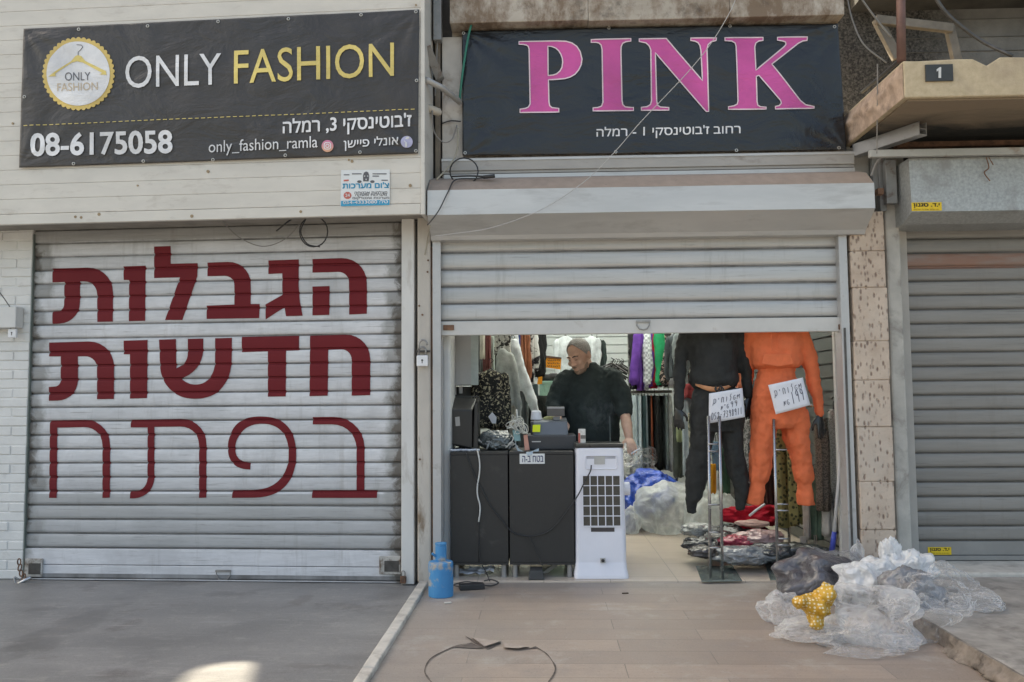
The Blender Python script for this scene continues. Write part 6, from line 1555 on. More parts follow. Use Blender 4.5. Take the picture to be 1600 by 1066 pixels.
# ---- handwritten price papers
DG = {'0': [[(0, .5), (.15, .95), (.55, 1), (.75, .5), (.55, .05), (.2, .05), (0, .5)]], '1': [[(.4, 1), (.35, 0)]], '2': [[(.05, .75), (.3, 1), (.65, .8), (.4, .35), (0, .02), (.8, .1)]], '3': [[(.05, .95), (.6, .9), (.3, .55), (.7, .35), (.45, .02), (.0, .1)]],
      '5': [[(.7, .98), (.2, .95), (.12, .55), (.6, .5), (.6, .1), (.05, .0)]], '7': [[(.05, .9), (.75, .98), (.35, 0)], [(.2, .5), (.7, .55)]], '8': [[(.5, .5), (.15, .75), (.4, 1), (.65, .75), (.4, .5), (.1, .25), (.4, 0), (.7, .25), (.5, .5)]], '9': [[(.65, .7), (.3, .55), (.1, .8), (.4, 1), (.65, .75), (.55, 0)]],
      '-': [[(.1, .5), (.6, .55)]], 'M': [[(0, .0), (.1, .9), (.25, .5), (.75, .95), (.7, .1)]], 'S': [[(.7, .9), (.2, .8), (.05, .35), (.4, .05), (.7, .35), (.45, .5)]], 'L': [[(.6, 1.35), (.25, .9), (.55, .7), (.3, .0)]], 'V': [[(.4, .95), (.35, .0)]], 'H': [[(.1, 0), (.15, .9), (.65, .9), (.7, 0)]], 'Y': [[(.4, 1.0), (.35, .7)]], 'F': [[(.0, -.25), (.25, .3), (.2, .9), (.7, .9), (.8, .4), (.5, .05), (.3, .2)]], 'Q': [[(.25, 1), (.2, .8)], [(.5, 1), (.45, .8)]], 'N': [[(.1, 0), (.3, .8), (.5, .2), (.75, .8)]]}
def price_paper(corners, rows, Y, label, wob):
    c = [P(x, y, Y) for x, y in corners]
    def on(s_, t_, l=0):
        a = c[0] * (1 - s_) + c[1] * s_; b_ = c[3] * (1 - s_) + c[2] * s_
        return a * (1 - t_) + b_ * t_ + Vector((0, -l - .014 * sin(pi * s_) + .006 * noise.noise((s_ * 2 + wob, t_ * 2, 0)), 0))
    n = 10; vs = [on(i / n, j / n) for j in range(n + 1) for i in range(n + 1)]
    k = MB().add(vs, [(j * (n + 1) + i, j * (n + 1) + i + 1, (j + 1) * (n + 1) + i + 1, (j + 1) * (n + 1) + i) for j in range(n) for i in range(n)])
    o = k.build('price_paper', M_PAPER, label=label, cat='paper sign', smooth=True)
    md = o.modifiers.new('thick', 'SOLIDIFY'); md.thickness = .0012; md.offset = 0
    k = MB()
    for txt, s0, s1, tb, h, thick, slope in rows:
        w_ = (s1 - s0) / len(txt)
        for i, ch in enumerate(txt):
            for st in DG.get(ch, []):
                pts = [on(s0 + w_ * (i + .12 + .8 * x + .12 * (y - .5)), tb + slope * (i / len(txt)) - h * y, .0022) for x, y in st]
                k.tube(spline(pts, 4) if len(pts) > 2 else pts, thick, 5)
    k.build('handwriting', mat('pen_ink', (.02, .022, .05), .5, 0, 0, 5, 0), o)
    return o
price_paper([(1107.8, 615), (1160, 606.4), (1163.9, 651.8), (1107.2, 661.8)], [('FYHVLSM', .10, .92, .38, .17, .0016, -.04), ('NQS', .32, .58, .62, .16, .0015, -.02), ('99', .60, .84, .58, .18, .0016, -.02), ('052-7398911', .06, .95, .90, .22, .0017, -.03)], Y1 - .165, 'white paper with a handwritten price and phone number on the black joggers', 1)
price_paper([(1200.2, 601.9), (1254.5, 590), (1265.8, 632.8), (1212.3, 647.6)], [('FYHVLSM', .08, .92, .42, .20, .0016, -.05), ('NS', .26, .46, .80, .20, .0015, 0), ('199', .50, .92, .80, .40, .0022, -.05)], Y2 - .175, 'tilted white paper with a handwritten 199 on the orange joggers', 4)

# ================================================================== CLOTHES ON RAILS
M_HANG = mat('black_hanger', (.02, .02, .02), .4, 0, .1, 20, 0)
def garment(label, cat, x, y, ztop, ang, w, L, m, sleeve=.5, thick=.10, group=None, seed=0, square=False, name='hanging_garment', flare=1.0, hanger=True, hang_r=.003):
    rnd = random.Random(seed); ex = Vector((cos(ang), sin(ang), 0)); ey = Vector((-sin(ang), cos(ang), 0)); o = Vector((x, y, ztop)); n = 36
    k1, k2, p1, p2 = rnd.randint(4, 7), rnd.randint(8, 12), rnd.uniform(0, 6), rnd.uniform(0, 6)
    prof = [(0, .45, .5), (.02, .49, .8), (.12, .48, .9), (.25, .485, 1), (.4, .475, .95), (.55, .48, 1), (.7, .475, 1), (.85, .48, 1.05), (1, .475, 1.0)] if square else [(0, .11, .3), (.015, .17, .5), (.035, .27, .62), (.07, .38, .75), (.11, .445, .85), (.16, .46, .95), (.24, .44, .98), (.34, .425, 1.0), (.45, .42 * (1 + flare) / 2, 1.0), (.57, .425 * (1 + flare) / 2, 1.05), (.7, .43 * flare, 1.05), (.82, .44 * flare, 1.1), (.92, .44 * flare, 1.08), (.955, .41 * flare, .95), (1, .40 * flare, .9)]
    rings = []; off = Vector((seed * 1.37, seed * .71, seed * 2.11))
    for t_, hw, th in prof:
        ring = []
        for i in range(n):
            a = 2 * pi * i / n; g_ = min(1, t_ * 2.2 + .12)
            q = (.20 * sin(k1 * a + p1 + 1.6 * t_) + .10 * sin(k2 * a + p2 - 2.1 * t_)) * g_
            p_ = o + ex * (hw * w * cos(a) * (1 + q * .12)) + ey * (th * thick / 2 * sin(a) * (1 + q * 1.1)) + Vector((0, 0, -t_ * L + .010 * sin(k1 * a) * t_))
            nz = noise.noise(Vector((p_.x * 11, p_.y * 11, p_.z * 5)) + off)
            ring.append(p_ + (ey * sin(a) * .8 + ex * cos(a) * .25) * nz * min(.03, thick * .22))
        rings.append(ring)
    k = MB().loft(rings)
    if sleeve:
        for s_ in (-1, 1):
            sw_ = rnd.uniform(-.03, .05); hd = rnd.uniform(-.02, .02)
            ctl = [o + ex * (s_ * w * .36) + Vector((0, 0, -.05 * L / .65)), o + ex * (s_ * w * .44) + Vector((0, 0, -.10 * L / .65)), o + ex * (s_ * (w * .475 + .005)) + Vector((0, 0, -.12 - sleeve * .3)) + ey * sw_ * .5, o + ex * (s_ * (w * .48 + .005 + hd)) + ey * sw_ + Vector((0, 0, -.11 - sleeve * .65)), o + ex * (s_ * (w * .475 + hd)) + ey * (sw_ + .01) + Vector((0, 0, -.09 - sleeve * .9)), o + ex * (s_ * (w * .47 + hd)) + ey * sw_ + Vector((0, 0, -.09 - sleeve))]
            pts = spline(ctl, 4); N_ = len(pts) - 1; sc_ = min(1, w / .42)
            rr = [(.030 + .020 * min(1, i / 4) - .016 * i / N_ - (.008 if i > N_ - 3 else 0)) * (.55 + .45 * sc_) for i in range(N_ + 1)]
            s0 = len(k.v); k.tube(pts, rr, 12, flat=1.25 if abs(cos(ang)) < .5 else .8)
            for vi in range(s0, len(k.v)):
                p_ = k.v[vi]; k.v[vi] = p_ + Vector((noise.noise(p_ * 16 + off), noise.noise(p_ * 16 - off), 0)) * .012
    g = k.build(name, m, smooth=True, label=label, cat=cat, group=group, loc=(x, y, ztop - L))
    if hanger:
        h = MB().tube([o + ex * (-w * .42) + Vector((0, 0, -.075)), o + Vector((0, 0, .012)), o + ex * (w * .42) + Vector((0, 0, -.075))], .006, 6)
        h.tube(spline([o + Vector((0, 0, .01)), o + Vector((0, 0, .05)), o + ex * .02 + Vector((0, 0, .07)), o + Vector((0, 0, .09)), o - ex * .015 + Vector((0, 0, .075))], 4), hang_r, 5); h.build('hanger', M_HANG, g)
    return g
def zat(py, Y, px=1000): return P(px, py, Y).z
fb = fabric
# left wall rail (running away from the viewer), nearest first
GL = 'clothes hanging along the left side of the shop'
XLr = -.47
def lw_(label, cat, px, Y, ytop, ybot, w, m, **kw):
    t_, b_ = zat(ytop, Y, px), zat(ybot, Y, px); return garment(label, cat, P(px, 600, Y).x, Y, t_, kw.pop('ang', 0), w, t_ - b_, m, group=GL, **kw)
lw_('dark jacket speckled with pale leaf marks hanging lowest at the left of the counter', 'jacket', 767, 6.45, 578, 668, .24, print_fabric('leaf_speckle', (.02, .02, .02), (.40, .37, .27), 52, .575, 'noise'), sleeve=.36, seed=1, flare=1.3, thick=.14)
Yp = 6.75; k = MB(); k.loft([pxring(*q, Yp) for q in ((786, 545, 4, .03), (786, 550, 8, .04), (787, 558, 12, .05), (788, 570, 14, .055), (788.5, 590, 15.5, .06), (790, 610, 17, .065), (791, 626, 18.5, .07), (791.5, 634, 17.5, .06))])
pxlimb(k, [(796, 556, 6), (803, 575, 6.2), (808, 605, 5.6), (811, 640, 5), (812, 656, 4.2)], Yp, [0, -.03, -.05, -.05, -.04])
folds(k.build('hanging_garment', fb('pale_grey_jersey', (.40, .43, .42)), label='pale grey sweatshirt with one long sleeve hanging in front of the left rail', cat='sweatshirt', group=GL, remesh=.009, smooth_it=4), .014, .004)
lw_('white and black blouse with a gathered flower neck above the pale grey sweatshirt', 'blouse', 786, 6.85, 505, 556, .16, print_fabric('white_black_flowers', (.60, .61, .58), (.05, .05, .05), 26, .52, 'noise'), sleeve=0, seed=3, thick=.10)
lw_('cream strip of cloth hanging beside the grey wall cabinet', 'scarf', 754, 6.8, 500, 560, .045, fb('cream_cloth', (0.72, 0.70, 0.61)), sleeve=0, seed=4, square=True, thick=.06)
lw_('dusty red garment behind the cream strip of cloth', 'top', 761, 7.0, 500, 584, .07, fb('dusty_red', (.24, .09, .085)), sleeve=0, seed=5, square=True, thick=.07)
lw_('mint white narrow dress next to the dusty red garment', 'dress', 769, 7.05, 525, 605, .05, fb('mint_white', (0.54, 0.64, 0.59)), sleeve=0, seed=6, square=True, thick=.06)
lw_('dark olive coat high on the left rail behind the flower blouse', 'coat', 775, 7.2, 490, 600, .20, fb('dark_olive', (.065, .075, .065)), sleeve=.3, seed=7)
lw_('white shirt sleeve first from the left in the upper row of shirts', 'shirt', 799, 7.3, 495, 560, .07, fb('blue_white', (0.74, 0.79, 0.82)), sleeve=.28, seed=8, square=True)
lw_('navy blue top in the upper row of shirts', 'top', 807.5, 7.5, 495, 566, .075, fb('navy', (.03, .055, .20)), sleeve=0, seed=9, square=True)
lw_('rust brown blouse with a long sleeve in the upper row of shirts', 'blouse', 816, 7.6, 495, 575, .10, fb('rust_brown', (.33, .13, .07)), sleeve=.50, seed=10, thick=.12)
lw_('black jacket with white piping beside the rust brown blouse', 'jacket', 826, 7.9, 496, 600, .13, print_fabric('black_white_stripe', (.60, .62, .61), (.03, .03, .035), 9, .55, 'noise'), sleeve=.42, seed=11)
lw_('black coat with a raised sleeve at the right end of the left rail', 'coat', 837, 8.2, 500, 588, .16, fb('soft_black', (.02, .021, .022)), sleeve=.42, seed=12, flare=1.5)
lw_('grey-green trousers hanging below the pale grey sweatshirt', 'trousers', 812, 7.1, 590, 715, .16, fb('grey_slate', (.13, .15, .155)), sleeve=0, seed=13, square=True)
Yp = 7.0; k = MB(); pxlimb(k, [(806, 545, 6), (812, 568, 7), (820, 595, 8), (829, 622, 8.5), (837, 643, 7)], Yp); k.loft([pxring(*q, Yp + .03) for q in ((803, 530, 5, .03), (805, 545, 9, .05), (808, 580, 10, .05), (810, 610, 10, .05))])
folds(k.build('hanging_garment', fb('blue_white', (.50, .55, .57)), label='white shirt with one sleeve slanting down towards the register', cat='shirt', group=GL, remesh=.009, smooth_it=4), .014, .004)
lw_('dark striped skirt under the white top', 'skirt', 804, 7.3, 570, 700, .16, fb('charcoal_cloth', (.055, .06, .062)), sleeve=0, seed=15, square=True)
lw_('dark patterned dress behind the speckled jacket', 'dress', 782, 7.1, 600, 700, .20, print_fabric('brown_black_print', (.03, .03, .028), (.20, .17, .12), 40, .55, 'noise'), sleeve=0, seed=16, square=True)
lw_('grey hooded jacket just right of the grey wall cabinet', 'jacket', 757, 7.4, 505, 640, .10, fb('mid_grey', (.20, .21, .21)), sleeve=.35, seed=120)
lw_('black and white striped shirt deep at the right end of the left side', 'shirt', 833, 8.8, 505, 585, .14, print_fabric('black_white_bars', (.55, .57, .57), (.03, .03, .03), 12, .5, 'check'), sleeve=.3, seed=121)
lw_('charcoal dress hanging below the rust brown blouse', 'dress', 817, 7.9, 590, 690, .14, fb('charcoal_cloth', (.055, .06, .062)), sleeve=0, seed=122, square=True)
lw_('dark teal trousers hanging beside the white top', 'trousers', 831, 8.0, 600, 700, .12, fb('dark_teal', (.035, .055, .06)), sleeve=0, seed=123, square=True)
lw_('ivory cardigan between the flower blouse and the navy top', 'cardigan', 801, 7.05, 540, 690, .06, fb('ivory', (.52, .50, .44)), sleeve=0, seed=124, square=True)
lw_('second rust coloured top right of the white shirt sleeve', 'top', 822, 8.4, 505, 590, .06, fb('rust_brown', (.33, .13, .07)), sleeve=0, seed=125, square=True)
MB().tube([P(752, 505, 6.5) + Vector((0, 0, .12)), P(845, 505, 8.6) + Vector((0, 0, .12))], .014, 10).build('clothes_rail', M_CHR, label='long chrome rail along the left side of the shop', cat='clothes rail', smooth=True)
# grey cabinet on the left wall, shelf with boxes below
A, B = P(690, 602, 6.22), P(747, 490, 6.22)
t_ = thing('wall_cabinet', 'plain grey metal cabinet on the wall above the black monitor', 'wall cabinet', (A.x + .1, 6.3, A.z))
MB().box(A.x, B.x - .02, 6.222, 6.5, A.z, B.z).build('body', mat('grey_panel', (.36, .365, .37), .5, .1, .05, 6, .05), t_, bevel=.004)
MB().box(P(736, 600, 6.22).x, B.x, 6.215, 6.2215, A.z, B.z).build('door_edge', mat('pale_green_grey', (.36, .42, .42), .5), t_)
A, B = P(690, 700, 6.4), P(748, 604, 6.4)
MB().box(A.x, B.x, 6.5, 6.55, zct, B.z).build('back_board', mat('dark_shelf', (.10, .10, .10), .6), label='dark shelf board behind the black monitor', cat='shelf')
for i, (x0, x1, y0, y1, lab) in enumerate(((704, 712, 602, 617, 'small white box on the shelf behind the monitor, at the left'), (717, 722, 603, 615, 'narrow white box on the shelf behind the monitor, at the right'))):
    A, B = P(x0, y1, 6.4), P(x1, y0, 6.4); MB().box(A.x, B.x, 6.4, 6.46, A.z, B.z).build('small_box', M_PAPER, label=lab, cat='box', bevel=.003)
A, B = P(700, 619, 6.38), P(748, 617, 6.38); MB().box(A.x, B.x, 6.34, 6.5, A.z - .012, A.z - .001).build('shelf', mat('dark_shelf', (.10, .10, .10)), label='narrow dark shelf carrying small white boxes', cat='shelf')

# back of the shop: shirts behind the man's head, sign, mint table, black things
GB = 'clothes on the back wall'
garment('white shirt on the back wall left of the man\'s head', 'shirt', P(884, 560, 9.9).x, 9.9, zat(524, 9.9), .2, .24, .62, fb('cool_white', (.48, .52, .54)), .45, group=GB, seed=30)
garment('second white shirt on the back wall right of the man\'s head', 'shirt', P(925, 545, 9.9).x, 9.9, zat(524, 9.9), .1, .16, .42, fb('cool_white', (.48, .52, .54)), .30, group=GB, seed=31)
garment('dark green jacket on the back wall right of the man\'s head', 'jacket', P(933, 545, 10.0).x, 10.0, zat(528, 10.0), .1, .16, .40, fb('deep_green_black', (.03, .045, .043)), .3, group=GB, seed=32)
for i, (px, cl, lab) in enumerate(((1058, (.05, .06, .07), 'dark navy'), (1064, (.30, .33, .34), 'stone grey'), (1070, (.12, .05, .05), 'wine red'), (1076, (.04, .045, .045), 'black'), (1083, (.36, .36, .33), 'oat coloured'), (1090, (.10, .13, .12), 'bottle grey'))):
    garment(lab + ' top hanging at the back right corner behind the mannequins', 'top', P(px, 560, 9.4).x, 9.4, zat(512, 9.4), pi / 2, .4, .62, fb('corner_' + lab.replace(' ', '_'), cl), .45, group=GB, seed=130 + i)
    garment(lab + ' trousers on the low rail at the back right corner', 'trousers', P(px + 1, 660, 9.4).x, 9.4, zat(628, 9.4), pi / 2, .34, .8, fb('corner_' + lab.replace(' ', '_'), cl), 0, thick=.06, group=GB, seed=140 + i, square=True)
MB().tube([P(872, 520, 9.95), P(950, 518, 9.95)], .014, 8).build('clothes_rail', M_CHR, label='short chrome rail on the back wall above the man', cat='clothes rail')
k = MB(); random.seed(15)
for i in range(14):
    a = random.uniform(-.5, .5); c_ = P(963 + random.uniform(-9, 9), 572 + random.uniform(-2, 10), 9.3 + random.uniform(-.1, .1))
    k.tube([c_ + Vector((-.17, 0, -.06 + a * .05)), c_ + Vector((0, .02, .03)), c_ + Vector((.17, 0, -.07 - a * .05))], .010, 5)
    k.tube(spline([c_ + Vector((0, .02, .03)), c_ + Vector((.02, .02, .07)), c_ + Vector((-.005, .02, .09))], 4), .004, 5)
k.build('hanger_bundle', M_HANG, label='tangle of black clothes hangers at the man\'s shoulder by the back wall', cat='hangers')
A, B = P(852, 574.5, 8.6), P(876, 559, 8.6)
ors = MB().loft([[P(850.5, 574, 8.6), P(876, 577.5, 8.6), P(877, 560, 8.6), P(853, 557.5, 8.6)], [P(850.5, 574, 8.62), P(876, 577.5, 8.62), P(877, 560, 8.62), P(853, 557.5, 8.62)]]).build('price_board', mat('orange_card', (.78, .30, .015), .6, 0, .04, 20, 0), label='orange card sign with black writing by the back wall, larger and tilted', cat='sign')
k = MB()
for r_ in range(3):
    y_ = 563 + r_ * 4.4
    for i in range(7):
        x_ = 855.5 + i * 2.9
        pts = [P(x_ + random.uniform(-.4, .4), y_ + random.uniform(-1.4, 0), 8.592), P(x_ + random.uniform(.6, 1.8), y_ + random.uniform(-1.2, 1.6), 8.592), P(x_ + random.uniform(-.2, 1.6), y_ + random.uniform(.8, 2.0), 8.592)]
        k.tube(pts, .0036, 4)
k.build('scribbled_writing', M_INK, ors)
k = MB().loft([[P(852, 558.5, 8.59), P(877.5, 561, 8.59), P(877.5, 558.5, 8.59), P(853, 555.5, 8.59)], [P(852, 558.5, 8.63), P(877.5, 561, 8.63), P(877.5, 558.5, 8.63), P(853, 555.5, 8.63)]]); k.build('clip_strip', mat('brown_strip', (.12, .07, .05), .6), ors)
MB().loft([[P(839, 601, 8.4), P(847, 600, 8.4), P(848, 579, 8.4), P(843, 580, 8.4)], [P(839, 601, 8.42), P(847, 600, 8.42), P(848, 579, 8.42), P(843, 580, 8.42)]]).build('price_board', mat('orange_card', (.78, .30, .015)), label='narrow plain orange card below the larger orange sign', cat='sign')
A, B = P(843, 640, 8.8), P(884, 594, 8.8)
t_ = thing('display_table', 'table under a mint green cloth near the back wall', 'table', ((A.x + B.x) / 2, 9.0, .012))
MB().box(A.x, B.x, 8.8, 9.4, zat(596, 8.8) - .02, zat(594, 8.8)).build('table_top', mat('mint_board', (.25, .42, .35), .6), t_, bevel=.005)
MB().box(A.x + .004, B.x - .004, 8.804, 8.82, .25, zat(596, 8.8) - .021).build('cloth_front', fb('mint_cloth', (.25, .42, .35)), t_)
for lx in (A.x + .03, B.x - .03):
    for ly in (8.86, 9.36): MB().box(lx - .02, lx + .02, ly - .02, ly + .02, .0125, zat(596, 8.8) - .021).build('leg', M_DARKM, t_)
k = MB(); random.seed(14)
for i in range(9):
    c_ = P(846 + i * 4.2, 590 + random.uniform(-2, 2), 8.95); k.ell((c_.x, c_.y, c_.z), (.05, .07, .045), n=10, m=6)
k.build('folded_clothes', fb('black_pile', (.03, .03, .032)), label='heap of dark caps and clothes on the mint green table', cat='clothes heap', remesh=.012)
k = MB(); c_ = P(843, 640, 7.9)
k.loft([[Vector((c_.x + rx_ * cos(2 * pi * i / 20), 7.9 + .1 * sin(2 * pi * i / 20), z)) for i in range(20)] for z, rx_ in ((zat(665, 7.9), .10), (zat(640, 7.9), .12), (zat(622, 7.9), .11), (zat(617, 7.9), .09))]); 
k.build('box_stool', fb('black_green', (.018, .022, .021)), label='black cloth covered stand in front of the mint green table', cat='stand', smooth=True)
MB().cyl((c_.x, 7.9, .0125), .09, zat(665, 7.9) - .013, 16).build('stand_foot', M_DARKM, bpy.data.objects['box_stool'])

# two-tier rack right of the man: tops above, trousers below, all seen edge on
GR, GP = 'tops on the upper rail of the right rack', 'trousers on the lower rail of the right rack'
YR = 8.7
tops = [(990, 'black top with white dots', 'black_white_dots', None, 96), (999, 'first purple top', 'purple', (.14, .055, .33), 0), (1006, 'white top with grey checks', 'white_grey_check', None, 0), (1012.5, 'second purple top', 'purple', (.14, .055, .33), 0), (1019, 'red top', 'red_top', (.42, .025, .05), 0), (1026.5, 'bright green top', 'bright_green', (.015, .30, .12), 0), (1034, 'dark floral top', 'dark_floral', None, 0), (1042, 'pale grey sweatshirt', 'pale_grey_blue', (0.54, 0.58, 0.60), 0)]
for i, (px, lab, mn, cl, _) in enumerate(tops):
    if mn == 'black_white_dots': m_ = print_fabric(mn, (.022, .022, .025), (.6, .6, .6), 26, .12)
    elif mn == 'white_grey_check': m_ = print_fabric(mn, (0.77, 0.82, 0.84), (.42, .46, .5), 40, .5, 'check')
    elif mn == 'dark_floral': m_ = print_fabric(mn, (.03, .03, .03), (.45, .34, .30), 30, .56, 'noise')
    else: m_ = fb(mn, cl)
    Yg = YR + random.uniform(-.06, .06); L = P(px, 606, Yg)
    garment(lab + (' at the left end of the upper right rack' if i == 0 else ' on the upper right rack' + (' left of the checked one' if i == 1 else ' right of the checked one' if i == 3 else ' at its right end' if i == 7 else '')), 'top', P(px, 560, Yg).x + .01, Yg, zat(516, Yg, px) + .02, pi / 2 + random.uniform(-.12, .12) - (.12 if i < 2 else 0), .40, .60 + random.uniform(-.03, .05), m_, sleeve=.50, thick=.085, group=GR, seed=40 + i)
MB().tube([P(975, 512, YR), P(1052, 512, YR)], .014, 8).build('clothes_rail', M_CHR, label='upper chrome rail of the rack right of the man', cat='clothes rail')
MB().tube([P(984, 613, YR), P(1050, 612, YR)], .016, 8).build('clothes_rail', mat('grey_rail_tube', (.22, .21, .20), .5, .4, .1, 20, 0), label='lower grey rail of the rack right of the man', cat='clothes rail')
lows = [(991, 'light blue checked trousers', (.40, .48, .52)), (998, 'pale blue jeans', (.44, .52, .56)), (1003.5, 'dark teal trousers', (.03, .06, .065)), (1008, 'slate blue trousers', (.22, .28, .31)), (1013.5, 'black trousers beside the slate blue pair', (.022, .026, .027)), (1018.5, 'thin orange trousers', (.44, .12, .06)), (1024, 'black trousers beside the orange pair', (.02, .022, .022)), (1031, 'wide black trousers', (.019, .022, .022)), (1039, 'grey teal trousers', (.17, .21, .21)), (1046, 'pale stone trousers', (.33, .34, .33))]
for i, (px, lab, cl) in enumerate(lows):
    Yg = YR + random.uniform(-.04, .04)
    garment(lab + ' on the lower right rack', 'trousers', P(px, 680, Yg).x, Yg, zat(618, Yg, px), pi / 2 + random.uniform(-.15, .15), .34, .76 + random.uniform(-.04, .04), fb('tr_' + lab.replace(' ', '_'), cl), sleeve=0, thick=.055 if 'thin' not in lab else .03, group=GP, seed=60 + i, square=True)
for px in (982, 1052):
    MB().tube([P(px, 500, YR), Vector((P(px, 500, YR).x, YR, .013))], .014, 8).build('rack_post', M_CHR, label='chrome upright at the %s of the rack of tops and trousers' % ('left' if px < 1000 else 'right'), cat='rack post')
# things hanging between the two mannequins and along the right wall
GW = 'clothes hanging along the right side of the shop'
def rw_(label, cat, px, Y, ytop, ybot, w, m, **kw):
    t_, b_ = zat(ytop, Y, px), zat(ybot, Y, px); return garment(label, cat, P(px, 600, Y).x, Y, t_, kw.pop('ang', .2), w, t_ - b_, m, group=GW, **kw)
rw_('dark denim jacket at the left of the black mannequin', 'jacket', 1055, 8.0, 522, 590, .13, fb('dark_denim', (.075, .09, .10)), sleeve=.35, seed=80)
rw_('blue-grey denim shirt behind the black sleeve', 'shirt', 1066, 7.9, 515, 606, .11, fb('grey_denim', (.23, .27, .28)), sleeve=.3, seed=81)
rw_('maroon top just behind the waist of the black mannequin', 'top', 1076, 7.4, 600, 622, .10, fb('maroon', (.26, .05, .055)), sleeve=0, seed=82, square=True)
rw_('light blue jeans behind the black mannequin\'s sleeve', 'jeans', 1073, 7.45, 622, 742, .10, fb('light_jeans', (.34, .40, .45)), sleeve=0, seed=83, square=True)
rw_('camouflage trousers beside the light blue jeans', 'trousers', 1082, 7.35, 645, 745, .09, print_fabric('camouflage', (.36, .34, .28), (.12, .13, .10), 18, .52, 'noise'), sleeve=0, seed=84, square=True)
rw_('dark olive trousers left of the light blue jeans', 'trousers', 1058, 7.8, 650, 745, .10, fb('dark_olive', (.065, .075, .065)), sleeve=0, seed=85, square=True)
rw_('pale green top hanging low behind the black sleeve', 'top', 1060, 7.7, 640, 690, .05, fb('lime_grey', (.26, .30, .17)), sleeve=0, seed=86, square=True)
rw_('grey lace cardigan between the two mannequins', 'cardigan', 1168, 6.9, 655, 760, .09, print_fabric('grey_lace', (.34, .34, .34), (.12, .12, .12), 50, .5, 'noise'), sleeve=0, seed=87, square=True)
rw_('orange top seen between the black sleeve and the black joggers', 'top', 1158, 7.3, 530, 612, .07, fb('coral', (.52, .17, .10)), sleeve=0, seed=88, square=True)
rw_('olive snake print dress between the orange legs', 'dress', 1222, 6.5, 640, 822, .16, print_fabric('snake_print', (.27, .24, .10), (.06, .06, .03), 34, .38), sleeve=0, seed=89, square=True, ang=.4)
rw_('second olive snake print dress touching the right orange leg', 'dress', 1236, 6.42, 690, 818, .10, print_fabric('snake_print', (.27, .24, .10), (.06, .06, .03), 34, .38), sleeve=0, seed=90, square=True)
rw_('beige scarf with fringes below the right orange cuff', 'scarf', 1254, 6.3, 770, 842, .055, fb('beige_scarf', (.42, .36, .31)), sleeve=0, seed=91, square=True, thick=.06)
rw_('sage green skirt beside the beige scarf', 'skirt', 1268, 6.35, 745, 842, .09, fb('sage', (.13, .19, .14)), sleeve=0, seed=92, square=True)
rw_('brown knitted cardigan with a hanging sleeve beside the orange sleeve', 'cardigan', 1281, 6.15, 655, 797, .10, print_fabric('brown_knit', (.20, .165, .135), (.09, .075, .06), 90, .5, 'noise'), sleeve=0, seed=93, thick=.11, square=True)
rw_('black cardigan between the brown and the pale knit', 'cardigan', 1294, 6.3, 660, 790, .07, fb('soft_black', (.02, .021, .022)), sleeve=0, seed=94, square=True)
rw_('pale grey ribbed cardigan close to the white pole', 'cardigan', 1301, 6.2, 640, 790, .075, print_fabric('grey_rib', (.40, .385, .37), (.24, .23, .22), 120, .5, 'noise'), sleeve=0, seed=95, square=True, ang=.5)
rw_('dark grey cardigan next to the right jamb', 'cardigan', 1309, 6.3, 645, 800, .06, fb('dark_taupe', (.14, .13, .12)), sleeve=0, seed=96, square=True)
rw_('cream frilled skirt below the brown knit', 'skirt', 1286, 6.2, 785, 836, .08, fb('cream_frill', (.48, .45, .42)), sleeve=0, seed=97, square=True)
rw_('coral red scarf hanging high at the right wall', 'scarf', 1289, 6.9, 505, 565, .05, fb('coral_red', (.40, .09, .06)), sleeve=0, seed=99, square=True, thick=.05)
rw_('dark green trousers behind the black joggers', 'trousers', 1129, 7.2, 700, 770, .08, fb('bottle_green', (.05, .12, .08)), sleeve=0, seed=100, square=True)
rw_('yellow ochre bag strap hanging behind the black joggers', 'strap', 1111, 7.0, 725, 770, .05, fb('ochre', (.52, .24, .02)), sleeve=0, seed=101, square=True, thick=.05)
rw_('blue denim leg behind the chrome stand', 'jeans', 1116, 7.2, 690, 735, .06, fb('mid_denim', (.10, .17, .25)), sleeve=0, seed=102, square=True)
rw_('dark brown coat behind the orange joggers', 'coat', 1196, 6.9, 690, 800, .10, fb('dark_brown', (.06, .035, .03)), sleeve=0, seed=103, square=True)
k = MB(); random.seed(19)
for i in range(7):
    x_ = 1250 + i * 1.6; k.tube(spline([P(x_, 838, 6.26), P(x_ + random.uniform(-1.5, 1.5), 852, 6.25), P(x_ + random.uniform(-2, 2), 866, 6.24)], 4), .0035, 5)
for x_ in (1272, 1275): k.tube(spline([P(x_, 836, 6.3), P(x_ + 1, 850, 6.3), P(x_ - 1, 866, 6.28)], 4), .004, 5)
k.build('fringe', fb('beige_scarf', (.42, .36, .31)), label='loose fringe strands hanging to the floor below the beige scarf', cat='fringe')
MB().tube([Vector((1.98, 6.1, zat(636, 6.2))), Vector((1.95, 8.0, zat(636, 6.2)))], .013, 8).build('clothes_rail', M_CHR, label='chrome rail along the right wall carrying knitwear', cat='clothes rail')
# mop pole with its blue grip
b0 = P(1300, 862, 5.90); b0.z = max(b0.z, .02)
t_ = thing('mop_pole', 'white pole with a blue grip leaning against the right jamb', 'pole', b0)
p1 = P(1303, 838, 5.895); p2 = P(1327, 560, 5.84)
MB().tube([p1, p2], .0125, 10).build('shaft', mat('white_tube', (.66, .66, .67), .35, 0, .03, 20, 0), t_, smooth=True); MB().tube([b0, p1 + (p1 - p2).normalized() * -.03], [.020, .0155], 12).build('grip', mat('blue_grip', (.035, .06, .36), .45, 0, .1, 20, 0), t_, smooth=True)

